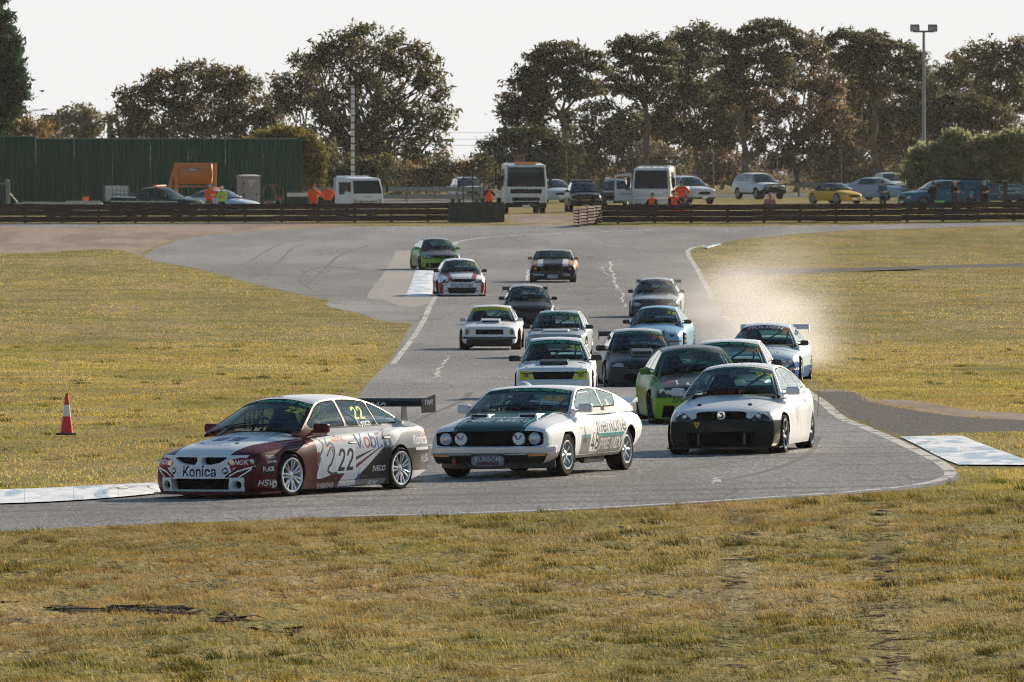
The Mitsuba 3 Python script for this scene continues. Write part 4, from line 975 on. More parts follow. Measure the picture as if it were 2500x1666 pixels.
def wing(c, x, z, half, chord=.28, plate=(.30, .24), color=(.02, .02, .022), struts=True, base_z=None, thick=.03, text=None):
    key = numbered(c.key + '__rear_wing')
    prof = [(x + chord / 2, z - .03), (x + chord / 2, z + .05), (x + chord * .2, z + .06 + thick), (x - chord / 2, z + .08), (x - chord * .3, z + .01), (x, z - .02)]
    m = prism(prof, 2 * half, XZ(-half))
    scene[numbered(key + '__blade')] = {**mikit.ply(m, plain(color, .5, spec=.3), smooth=40), 'to_world': c.tw}
    for sd in (1, -1):
        e = [(x + plate[0] * .5, z - .12), (x + plate[0] * .55, z + .06), (x - plate[0] * .55, z + .14), (x - plate[0] * .55, z - .12)]
        scene[numbered(key + '__end_plate')] = {**mikit.ply(prism(e, .012, XZ(sd * half - .006)), plain(color, .5, spec=.3), smooth=False), 'to_world': c.tw}
        if struts:
            bz = base_z if base_z is not None else float(c.top(x)) - .03
            st = [(x + .10, bz), (x - .06, bz), (x - .03, z + .01), (x + .07, z + .01)]
            scene[numbered(key + '__strut')] = {**mikit.ply(prism(st, .014, XZ(sd * half * .5)), plain((.2, .2, .21), .4), smooth=False), 'to_world': c.tw}
    return key
def splitter(c, z, out=.06, color=(.02, .02, .022), t=.022, back=.5, half=None):
    yy = np.linspace(-1, 1, 31) * (half or c.W * .985)
    xx = c.Xf(yy, z) + out * (1 - .5 * (np.abs(yy) / c.W) ** 6)
    poly = Polygon(np.vstack([np.column_stack([xx, yy]), [[xx[-1] - back, yy[-1]], [xx[0] - back, yy[0]]]])).buffer(0)
    m = prism(poly, t, np.array([[1, 0, 0, 0], [0, 1, 0, 0], [0, 0, 1, z - t / 2], [0, 0, 0, 1.0]]))
    m = split_smooth(m, 30)
    c.add('splitter', m, 'car_paint_material', smooth=True, color=np.repeat(np.asarray(color, float)[None], len(m.vertices), 0))
def scoop(c, x0, x1, hw, h, color, mouth=True):
    """a bonnet scoop facing forward"""
    zb = lambda x, y=0: float(c.top(x)) - .03
    r = .03
    pts = [(x, sy * (hw - r), z) for sy in (1, -1) for x, z in ((x1 - r, zb(x1)), (x1 - r - .02, zb(x1) + h - r), ((x0 + x1) / 2, zb((x0 + x1) / 2) + h * 1.02 - r), (x0 + r, zb(x0) + .03), (x0 + r, zb(x0)))]
    m = split_smooth(hull(pts, r, 12), 40)
    key = c.add('bonnet_scoop', m, 'car_paint_material', smooth=True, color=np.repeat(np.asarray(color, float)[None], len(m.vertices), 0))
    if mouth:
        c.add('scoop_mouth', bx(x1 - .03, x1 + .004, -hw + .05, hw - .05, zb(x1) + .045, zb(x1) + h - .03), BLACKP, parent=key, smooth=False)
def seam_lines(c, face, lines, w=.007, color=(.03, .03, .03)):
    for sd in ((1, -1) if face == 'side' else (0,)):
      for l in lines:
        v, f = flat_poly(LineString(l).buffer(w / 2, cap_style='flat'), .06)
        p = c.project(v, ('left' if sd > 0 else 'right') if sd else face, .002)
        c.add('panel_gap', trimesh.Trimesh(p, f, process=False), 'print_material', smooth=False, color=np.repeat(np.asarray(color)[None], len(p), 0))
def handles(c, pts, color):
    for x, z in pts:
        for sd in (1, -1):
            p = c.project(np.array([[x, z]]), 'left' if sd > 0 else 'right', 0)[0]
            m = hull([(p[0] - .075, p[1], p[2]), (p[0] + .075, p[1], p[2])], .018, 8)
            c.add('door_handle', m, plain(color, .35), smooth=40)
def wipers(c, both=True):
    """arms lying along the foot of the screen"""
    for e0, e1, s0, s1 in ((-.55, .02, .02, .10), (.05, .66, .02, .10))[:2 if both else 1]:
        t = np.linspace(0, 1, 6)
        c.add('wiper', tube(c.strip(s0 + (s1 - s0) * t, e0 + (e1 - e0) * t, -.018), .009, 5), BLACKP, smooth=True)
def cage(c, g, color=(.55, .56, .57), net=False, diag=True, seats=True, fine=True):
    """roll cage, dash, seat and steering wheel inside the cabin"""
    r = c.rail; zr = lambda x: float(np.interp(-x, -r[:, 0], r[:, 1]))
    xb = g['hoop']; zt = zr(xb) - .05; xh = g['header']
    floor = c.sp['cavity'][3]
    yt = float(c.yside(xb, zt)) - .07; yl = min(float(c.yside(xb, g['belt'])) - .10, c.sp['cavity'][2] - .04)
    tubes = []
    hoop = [(xb, yl, floor), (xb, yl, g['belt']), (xb, yt, zt - .06), (xb, yt - .08, zt), (xb, -yt + .08, zt), (xb, -yt, zt - .06), (xb, -yl, g['belt']), (xb, -yl, floor)]
    tubes.append(tube(hoop, .022, 6))
    for sd in (1, -1):
        a0 = np.interp(.05, c.railS, r[:, 0]); a1 = np.interp(.05, c.railS, r[:, 1])
        yh = float(c.yside(xh, zr(xh))) - .08
        tubes.append(tube([(a0 - .12, sd * (float(c.yside(a0, a1)) - .1), floor + .1), (a0 - .12, sd * (float(c.yside(a0, a1)) - .1), a1 - .05), (xh - .03, sd * yh, zr(xh) - .05), (xb, sd * (yt - .01), zt - .03)], .02, 6))
        tubes.append(tube([(xb, sd * (yt - .05), zt - .03), (g['rear_header'] - .45, sd * (yt - .15), g['belt'] - .1)], .02, 6))
    tubes.append(tube([(xh - .03, -yh, zr(xh) - .05), (xh - .03, yh, zr(xh) - .05)], .02, 6))
    if diag:
        tubes.append(tube([(xb, yt - .06, zt - .04), (xb, -yl, floor + .25)], .02, 6)); tubes.append(tube([(xb, yl, g['belt'] - .1), (xb, -yl, g['belt'] - .1)], .02, 6))
    c.add('roll_cage', cat(tubes), plain(color, .4), smooth=True)
    a0, a1 = r[0]
    yw = float(c.yside(a0, a1))
    dash = hull([(a0 - .12, s_ * (yw - .16), a1 + dz) for s_ in (1, -1) for dz in (-.25, -.05)] + [(a0 - .52, s_ * (yw - .10), a1 + dz) for s_ in (1, -1) for dz in (-.25, .0)], .025, 8)
    c.add('dashboard', dash, DARKIN, smooth=40)
    for sy in ((-.36,) if seats else ()):
        sh = hull([(xb + .12, sy + s_ * .20, floor + .15) for s_ in (1, -1)] + [(xb + .05, sy + s_ * .2, g['belt'] + .08) for s_ in (1, -1)] + [(xb + .02, sy + s_ * .12, g['belt'] + .24) for s_ in (1, -1)], .035, 8)
        c.add('race_seat', sh, plain((.03, .03, .033), .7), smooth=40)
    sw = trimesh.creation.torus(.165, .016, major_sections=24, minor_sections=6)
    sw.apply_transform(trimesh.transformations.rotation_matrix(PI / 2 - .35, [0, 1, 0])); sw.apply_translation((xb + .62, -.36, g['belt'] + .02))
    c.add('steering_wheel', cat([sw, tube([(xb + .62, -.36, g['belt'] + .02), (xb + .85, -.36, g['belt'] - .1)], .03, 6)]), BLACKP, smooth=40)
    if net:
        ms = []
        for k in range(5): ms.append(bx(xb + .10 + .11 * k, xb + .125 + .11 * k, -yl - .015, -yl - .008, g['belt'] + .02, zt - .10))
        for k in range(4): ms.append(bx(xb + .08, xb + .58, -yl - .018, -yl - .010, g['belt'] + .05 + .075 * k, g['belt'] + .068 + .075 * k))
        c.add('window_net', cat(ms), BLACKP, smooth=False)
# ------------------------------------------------------------------ people
SKIN = (.42, .25, .17)
def man_hull(points, radii, seg=8):
    return manifold3d.Manifold.batch_hull([manifold3d.Manifold.sphere(float(r), seg).translate([float(a) for a in p]) for p, r in zip(points, radii)])
def chain(pts, radii, seg=8):
    return [man_hull(pts[k:k + 2], radii[k:k + 2], seg) for k in range(len(pts) - 1)]
def merge(ms, edge=.035, it=6):
    m = tm(manifold3d.Manifold.batch_boolean(ms, manifold3d.OpType.Add).refine_to_length(edge))
    m.merge_vertices()
    trimesh.smoothing.filter_taubin(m, lamb=.5, nu=.53, iterations=it)
    return m
def hand(wrist, d, palm, s=1.0):
    """palm, four fingers of unequal length and a thumb, slightly curled; d: direction of the fingers, palm: where the palm faces"""
    d = np.asarray(d, float) / np.linalg.norm(d); palm = np.asarray(palm, float); palm = palm - d * (palm @ d); palm /= np.linalg.norm(palm) + 1e-9
    side = np.cross(d, palm)
    out = [man_hull([wrist, wrist + d * .085 + side * .03, wrist + d * .085 - side * .03], [.026, .019, .019])]
    for k, L in enumerate((.068, .078, .073, .056)):
        b = wrist + d * .088 + side * (.033 - .022 * k)
        m = b + d * L * .5 + palm * .012; e = m + d * L * .38 + palm * .028
        out += chain([b, m, e], [.0105, .0095, .0085], 6)
    t0 = wrist + d * .03 + side * .03; t1 = t0 + d * .035 + side * .03 + palm * .012; t2 = t1 + d * .03 + side * .008 + palm * .014
    return out + chain([t0, t1, t2], [.014, .012, .010], 6)
POSES = {   # elbow and wrist of each arm from its shoulder (forward, outward, up), hip height factor
    'rest': (((.0, .07, -.28), (.06, .08, -.53)), ((.0, .07, -.28), (.05, .07, -.53))),
    'hips': (((-.04, .20, -.22), (.06, .03, -.40)), ((-.04, .20, -.22), (.06, .03, -.40))),
    'phone': (((.14, .12, -.22), (.16, -.08, .05)), ((.0, .08, -.28), (.08, .08, -.52))),
    'camera': (((.16, .10, -.18), (.20, -.12, .10)), ((.16, .10, -.18), (.20, -.12, .10))),
    'folded': (((.05, .10, -.26), (.24, -.12, -.24)), ((.05, .10, -.26), (.24, -.12, -.27))),
    'wheel': (((.20, .08, -.20), (.42, -.02, -.12)), ((.20, .08, -.20), (.42, -.02, -.12))),
    'knees': (((.14, .08, -.24), (.34, .0, -.40)), ((.14, .08, -.24), (.34, .0, -.40)))}
def person(label, pos, heading, pose='rest', shirt=(.1, .1, .12), trousers=(.05, .05, .06), cap=None, hair=(.06, .045, .03), seat=None, vest=None, skin=SKIN, helmet=None, h=1.75, M=None, turn=0.0, lean=.0, group=None, band=None):
    """seat: None standing, 'crouch' or 'drive'; pos: feet (or, with M, the seat in a car); heading: degrees to the left of facing us"""
    key = thing('person', label, 'person', group)
    k = h / 1.75
    V = lambda *a: np.array(a, float)
    if seat is None:
        hip, legs = V(0, 0, .93), [(V(0, s * .095, .92), V(.03, s * .11, .50), V(-.02, s * .12, .09), V(.13, s * .13, .05)) for s in (1, -1)]
        chest = V(-.01 + lean, 0, 1.33)
    elif seat == 'crouch':
        hip, legs = V(-.12, 0, .34), [(V(-.12, s * .10, .34), V(.26, s * .17, .50 if s > 0 else .42), V(.12, s * .15, .09), V(.26, s * .16, .05)) for s in (1, -1)]
        chest = V(.02 + lean, 0, .72)
    else:
        hip, legs = V(0, 0, 0), [(V(.02, s * .10, .02), V(.42, s * .14, .14), V(.78, s * .10, -.10), V(.88, s * .10, -.02)) for s in (1, -1)]
        chest = V(-.14, 0, .40)
    up = (chest - hip) / np.linalg.norm(chest - hip)
    fw = V(1, 0, 0) - up * up[0]; fw /= np.linalg.norm(fw)
    neck = chest + up * .145; head = neck + V(.02, 0, .16)
    sh = [chest + up * .10 + V(0, s * .185, 0) for s in (1, -1)]
    arms = []
    for (e, w), s0, s in zip(POSES[pose], sh, (1, -1)):
        arms.append((s0, s0 + V(e[0], s * e[1], e[2]), s0 + V(w[0], s * w[1], w[2])))
    body, top, low, shoe = [], [], [], []
    torso = [man_hull([hip + V(0, .085, 0), hip + V(0, -.085, 0), chest + V(0, .10, 0), chest + V(0, -.10, 0)], [.105, .105, .115, .115]), man_hull([chest + V(0, .10, 0), chest + V(0, -.10, 0), *sh], [.11, .11, .062, .062]), man_hull([chest + up * .08, neck], [.075, .055])]
    body += torso + chain([neck, head - V(.0, 0, .07)], [.055, .058])
    body += [man_hull([head + V(-.02, 0, .03), head + V(.015, 0, .04), head + V(.03, 0, -.06)], [.098, .092, .062]), man_hull([head + V(.10, 0, -.005), head + V(.088, 0, .03)], [.017, .012]),
             *[man_hull([head + V(-.01, s * .092, .0), head + V(-.02, s * .098, -.03)], [.018, .014]) for s in (1, -1)]]
    for a in arms:
        body += chain(a, [.05, .041, .029])
        d = a[2] - a[1]; inward = V(0, -np.sign(a[0][1]), .0) + V(0, 0, -.2)
        body += hand(a[2], d, inward if pose != 'rest' else V(-.3, -np.sign(a[0][1]), 0))
    for lg in legs: body += chain(lg[:3], [.085, .058, .042]) + [man_hull([lg[2], lg[3]], [.045, .036])]
    turn_ = lambda m: m
    Rz = trimesh.transformations.rotation_matrix(math.radians(turn), [0, 0, 1])
    bm = merge(body, .05, 3)
    if M is None:
        a = math.radians(heading); f = np.array([-math.sin(a), -math.cos(a), 0]); l = np.array([math.cos(a), -math.sin(a), 0])
        W = np.eye(4); W[:3, 0], W[:3, 1], W[:3, 3] = f * k, l * k, pos; W[2, 2] = k
    else:
        W = M @ np.array([[1, 0, 0, pos[0]], [0, 1, 0, pos[1]], [0, 0, 1, pos[2]], [0, 0, 0, 1.0]])
    tw = mi.ScalarTransform4f(W)
    def part(name, m, c, smooth=True, parent=key, mt='cloth_material'):
        return obj(name, m, mt, parent, smooth=smooth, color=np.repeat(np.asarray(c, float)[None], len(m.vertices), 0), to_world=tw)
    part('body', bm, skin)
    top = torso + [x for a in arms for x in chain([a[0], a[1], a[1] + (a[2] - a[1]) * (.85 if seat == 'drive' or pose == 'camera' else .35)], [.064, .056, .046])]
    tmsh = merge(top, .055, 3); tmsh.vertices = tmsh.vertices + tmsh.vertex_normals * .013
    part('shirt', tmsh, shirt)
    lmsh = merge([man_hull([hip + V(0, .085, 0), hip + V(0, -.085, 0)], [.112, .112])] + [x for lg in legs for x in chain([lg[0], lg[1], lg[2] + (lg[1] - lg[2]) * .08], [.094, .072, .062])], .06, 3); lmsh.vertices = lmsh.vertices + lmsh.vertex_normals * .008
    part('trousers', lmsh, trousers)
    part('boots', merge([man_hull([lg[2], lg[3], lg[2] - V(.05, 0, .03)], [.052, .042, .045]) for lg in legs], .04, 2), (.03, .03, .03))
    if vest is not None:
        vm = merge(torso[:2], .04, 3); vm.vertices = vm.vertices + vm.vertex_normals * .028
        vk = part('vest', vm, vest)
        if band is not None:
            hb = hip + (chest - hip) * .45
            part('reflective_band', merge([man_hull([hb + V(0, .088, .0), hb + V(0, -.088, 0), hb + up * .05 + V(0, .09, 0), hb + up * .05 + V(0, -.09, 0)], [.135] * 4)], .05, 1), band, parent=vk)
    if helmet is not None:
        hm = merge([man_hull([head + V(-.02, 0, .03), head + V(.03, 0, .02), head + V(.035, 0, -.07), head + V(-.03, 0, -.06)], [.142, .132, .105, .105], 14)], .03, 2)
        hk = part('helmet', hm, helmet, mt='car_paint_material')
        vis = man_hull([head + V(.075, s * .07, z) for s in (1, -1) for z in (.005, .05)], [.07] * 4, 12)
        part('visor', merge([vis], .03, 1), (.02, .022, .025), parent=hk, mt='car_paint_material')
    else:
        for s in (1, -1): part('eye', moved(trimesh.creation.icosphere(1, .012), *(head + V(.083, s * .034, .012))), (.03, .02, .02))
        part('mouth', bx(head[0] + .078, head[0] + .088, -.024, .024, head[2] - .062, head[2] - .054), (.22, .09, .08), smooth=False)
        if cap is not None:
            part('cap', merge([man_hull([head + V(-.02, 0, .06), head + V(.02, 0, .06)], [.104, .098], 10), man_hull([head + V(.10, .05, .062), head + V(.10, -.05, .062), head + V(.15, 0, .055)], [.014, .014, .012], 6)], .03, 1), cap)
        else:
            part('hair', merge([man_hull([head + V(-.04, 0, .055), head + V(-.005, 0, .075)], [.10, .09], 10)], .03, 1), hair)
    return key
import shapely.affinity
# ------------------------------------------------------------------ race cars: shapes of the models
SEC = [(0, .93), (.14, .975), (.42, 1.0), (.70, .992), (.9, .955), (1, .915)]
FZ = ([0, .15, .30, .50, .575, .70, .9, 1.3], [0, .075, .185, .375, .475, .61, .82, 1.25])
VT = dict(xf=2.40, xr=-2.50, w=1.86, wb=2.788, track=1.62, tyre_r=.30, tyre_w=.27, rim_r=.243, arch_r=.33, section=SEC, crown_pow=3.2, flare_f=.03, flare_r=.04, fz=FZ, dz=-.08,
    top=[(2.40, .62), (2.32, .685), (2.15, .745), (1.9, .795), (1.4, .863), (.95, .905), (.5, .92), (-.6, .93), (-1.4, .965), (-1.9, .99), (-2.25, .985), (-2.42, .95), (-2.50, .91)],
    bottom=[(2.40, .085), (1.9, .09), (1.0, .09), (-1.0, .09), (-2.0, .13), (-2.50, .24)], plan=[(2.40, .83), (2.2, .875), (1.8, .90), (1.2, .915), (0, .925), (-1.2, .915), (-1.9, .88), (-2.3, .82), (-2.50, .77)],
    crown=[(2.40, .05), (2.0, .105), (1.3, .14), (.6, .12), (-.6, .10), (-1.5, .11), (-2.3, .10), (-2.50, .08)], nose=[(0, .06), (.2, .02), (.33, .0), (.5, .005), (.62, .035), (.70, .08), (.78, .16), (.9, .30), (1.3, .6)], tail=[(0, .1), (.3, .02), (.55, .0), (.8, .03), (1.0, .09), (1.3, .2)],
    nose_plan=.27, tail_plan=.26, cavity=(-1.45, .86, .72, .30))
VT_G = dict(rail=[(1.03, .87), (.62, 1.10), (.24, 1.288), (-.15, 1.335), (-.55, 1.335), (-.92, 1.30), (-1.22, 1.215), (-1.52, 1.07), (-1.76, .94)], header=.30, rear_header=-1.12, belt=.885, tumble=.50, tumble2=.30, inset=.035, bulge=.05, bow=.15, frame=.035, hoop=-.38,
    windows=[[(.98, .8), (.98, 1.5), (-.24, 1.5), (-.155, .8)], [(-.225, .8), (-.31, 1.5), (-.93, 1.5), (-1.02, .8)], [(-1.06, .8), (-.97, 1.5), (-1.9, 1.5), (-1.40, .8)]])
VE = dict(VT, xf=2.28, xr=-2.62, w=1.90, wb=2.915, track=1.64, fz=([0, .24, .46, .725, .9, 1.3], [0, .145, .37, .64, .82, 1.25]), dz=-.05, tyre_r=.312, rim_r=.245, arch_r=.345, bottom=[(2.28, .11), (1.9, .115), (-1.0, .115), (-2.0, .17), (-2.62, .28)], top=[(2.28, .71), (2.2, .755), (1.9, .835), (1.4, .915), (.98, .965), (.5, .98), (-.6, .99), (-1.5, 1.045), (-2.0, 1.075), (-2.45, 1.07), (-2.62, 1.0)],
    crown=[(2.28, .045), (2.0, .10), (1.3, .14), (.6, .12), (-.6, .10), (-1.5, .11), (-2.4, .10), (-2.62, .08)],
    plan=[(2.28, .85), (2.1, .895), (1.8, .925), (1.2, .94), (0, .95), (-1.2, .95), (-1.9, .92), (-2.4, .87), (-2.62, .83)], nose=[(0, .05), (.2, .01), (.35, .0), (.6, .01), (.72, .045), (.80, .12), (.9, .24), (1.3, .6)], nose_plan=.23,
    flare_f=.045, flare_r=.05, cavity=(-1.45, .88, .74, .34), section=[(0, .93), (.14, .97), (.40, 1.0), (.68, .995), (.9, .955), (1, .905)])
VE_G = dict(VT_G, rail=[(1.04, .925), (.64, 1.165), (.28, 1.345), (-.15, 1.395), (-.55, 1.395), (-.95, 1.355), (-1.35, 1.265), (-1.8, 1.12), (-2.02, 1.03)], header=.34, belt=.945, tumble=.47, tumble2=.32, windows=[[(1.0, .8), (1.0, 1.5), (-.24, 1.5), (-.155, .8)], [(-.225, .8), (-.31, 1.5), (-.98, 1.5), (-1.07, .8)], [(-1.11, .8), (-1.02, 1.5), (-1.9, 1.5), (-1.60, .8)]])
BOX = dict(fz=([0, .25, .5, .75, 1.3], [0, .17, .40, .655, 1.2]), dz=-.04, xf=2.18, xr=-2.50, w=1.74, wb=2.668, track=1.54, tyre_r=.312, tyre_w=.25, rim_r=.215, arch_r=.34, crown_pow=4.5, flare_f=.045, flare_r=.045,
    section=[(0, .95), (.15, .985), (.45, 1.0), (.75, .99), (.93, .965), (1, .935)], top=[(2.18, .705), (2.14, .735), (1.8, .785), (1.2, .85), (.9, .88), (.4, .89), (-.6, .90), (-1.4, .935), (-2.0, .97), (-2.45, .965), (-2.5, .94)],
    bottom=[(2.18, .12), (1.8, .13), (-1.0, .14), (-2.0, .22), (-2.5, .32)], plan=[(2.18, .82), (2.05, .845), (1.6, .86), (0, .87), (-1.6, .86), (-2.3, .83), (-2.5, .81)],
    crown=[(2.18, .04), (2.0, .055), (1.3, .07), (.6, .07), (-.6, .07), (-1.5, .06), (-2.5, .04)], nose=[(0, .05), (.25, .0), (.52, .0), (.56, .05), (.82, .09), (1.3, .3)], tail=[(0, .1), (.3, .02), (.55, .0), (.9, .06), (1.3, .1)], nose_plan=.13, nose_pow=3.4, tail_plan=.1, cavity=(-1.4, .78, .70, .34))
BOX_G = dict(rail=[(.90, .86), (.56, 1.105), (.26, 1.305), (-.1, 1.345), (-.55, 1.345), (-.95, 1.32), (-1.2, 1.25), (-1.5, 1.08), (-1.64, .975)], header=.31, rear_header=-1.02, belt=.875, tumble=.40, tumble2=.16, inset=.03, bulge=.035, bow=.09, frame=.04, hoop=-.4,
    windows=[[(.95, .8), (.95, 1.5), (-.24, 1.5), (-.18, .8)], [(-.25, .8), (-.31, 1.5), (-.98, 1.5), (-1.12, .8)]])
VS = dict(BOX, xf=2.22, xr=-2.52, w=1.80, wb=2.731, track=1.56, crown_pow=3.4, section=SEC, fz=FZ, dz=-.06, bottom=[(2.22, .10), (1.8, .11), (-1.0, .12), (-2.0, .18), (-2.52, .28)], top=[(2.22, .645), (2.15, .69), (1.8, .77), (1.2, .85), (.9, .885), (.4, .90), (-.6, .905), (-1.4, .95), (-2.0, .985), (-2.45, .975), (-2.52, .94)],
    crown=[(2.22, .07), (2.0, .1), (1.3, .11), (.6, .1), (-.6, .09), (-1.5, .09), (-2.5, .07)], plan=[(2.22, .80), (2.05, .85), (1.6, .885), (0, .90), (-1.6, .885), (-2.3, .84), (-2.52, .80)], nose=[(0, .06), (.25, .0), (.5, .0), (.62, .03), (.72, .08), (.82, .16), (1.3, .4)], nose_plan=.22, nose_pow=2.8)
VS_G = dict(BOX_G, rail=[(.98, .87), (.60, 1.11), (.26, 1.30), (-.1, 1.345), (-.55, 1.345), (-.95, 1.31), (-1.25, 1.22), (-1.6, 1.07), (-1.78, 1.0)], belt=.88, tumble=.44, tumble2=.2, bow=.12)
XA = dict(fz=([0, .3, .55, .80, 1.3], [0, .19, .435, .685, 1.2]), dz=-.045, xf=2.34, xr=-2.47, w=1.97, wb=2.82, track=1.62, track_r=1.60, tyre_r=.315, tyre_w=.26, rim_r=.218, arch_r=.36, crown_pow=3.6, flare_f=.02, flare_r=.035,
    section=[(0, .90), (.12, .945), (.35, .985), (.55, 1.0), (.75, .985), (.9, .955), (1, .925)], top=[(2.34, .69), (2.3, .745), (2.18, .80), (1.95, .855), (1.4, .925), (.95, .965), (.5, .965), (-.6, .945), (-1.3, .985), (-1.9, .99), (-2.35, .93), (-2.47, .88)],
    bottom=[(2.34, .22), (2.1, .23), (1.8, .25), (1.0, .25), (-1.0, .25), (-1.8, .30), (-2.47, .42)], plan=[(2.34, .92), (2.2, .935), (1.8, .95), (1.0, .95), (0, .955), (-.9, .985), (-1.6, .975), (-2.2, .90), (-2.47, .85)],
    crown=[(2.34, .03), (2.1, .07), (1.4, .11), (.6, .11), (-.6, .11), (-1.5, .16), (-2.3, .12), (-2.47, .08)], nose=[(0, .06), (.3, .02), (.46, .0), (.60, .02), (.80, .02), (.86, .05), (1.3, .2)], tail=[(0, .1), (.4, .02), (.6, .0), (.9, .06), (1.3, .1)], nose_plan=.12, nose_pow=4.0, tail_plan=.14, cavity=(-1.25, .80, .74, .36))
XA_G = dict(rail=[(.93, .94), (.58, 1.115), (.26, 1.255), (-.05, 1.285), (-.45, 1.28), (-.85, 1.235), (-1.3, 1.155), (-1.8, 1.02), (-2.1, .94)], header=.30, rear_header=-.72, belt=.94, tumble=.42, tumble2=.15, inset=.05, bulge=.035, bow=.10, frame=.03, hoop=-.42, sill=.02,
    windows=[[(1.0, .8), (1.0, 1.5), (-.52, 1.5), (-.50, .8)], [(-.545, .8), (-.565, 1.5), (-1.3, 1.5), (-1.24, 1.13), (-.80, .80)]])
TOR = dict(BOX, fz=([0, .3, .54, .80, 1.3], [0, .19, .40, .67, 1.2]), dz=-.03, xf=2.10, xr=-2.35, w=1.72, wb=2.587, track=1.56, tyre_r=.31, tyre_w=.30, rim_r=.20, arch_r=.345, flare_f=.085, flare_r=.095, top=[(2.10, .70), (2.06, .73), (1.7, .78), (1.1, .85), (.85, .87), (.4, .89), (-.6, .93), (-1.3, .95), (-2.0, .93), (-2.35, .88)], bottom=[(2.10, .22), (1.8, .22), (-1.0, .22), (-2.35, .36)],
    plan=[(2.10, .78), (1.95, .81), (1.5, .83), (0, .85), (-1.5, .84), (-2.2, .80), (-2.35, .77)], nose=[(0, .06), (.34, .02), (.46, .0), (.54, .0), (.60, .03), (.86, .04), (1.3, .2)], cavity=(-1.2, .72, .66, .36))
TOR_G = dict(BOX_G, rail=[(.86, .85), (.50, 1.12), (.22, 1.27), (-.1, 1.30), (-.5, 1.30), (-.85, 1.26), (-1.2, 1.13), (-1.6, .96)], header=.27, rear_header=-.78, belt=.87, tumble=.44, windows=[[(.95, .8), (.95, 1.5), (-.30, 1.5), (-.26, .8)], [(-.31, .8), (-.35, 1.5), (-1.0, 1.5), (-.9, .8)]])
def base(col): return lambda v, which: np.repeat(np.asarray(col, float)[None], len(v), 0)
def drive(c, label, suit, helmet, g):
    """a driver in the right-hand seat of this right-hand-drive car"""
    z = g['belt'] - .43
    return person(label, (g['hoop'] + .20, -.36, z), 0, 'wheel', suit, suit, seat='drive', helmet=helmet, M=c.M, skin=(.05, .05, .05))
STRIP = (.008, .035, .036)
def flush_late(c):
    for n, m, b in c.late: c.add(n, m, b, smooth=False)

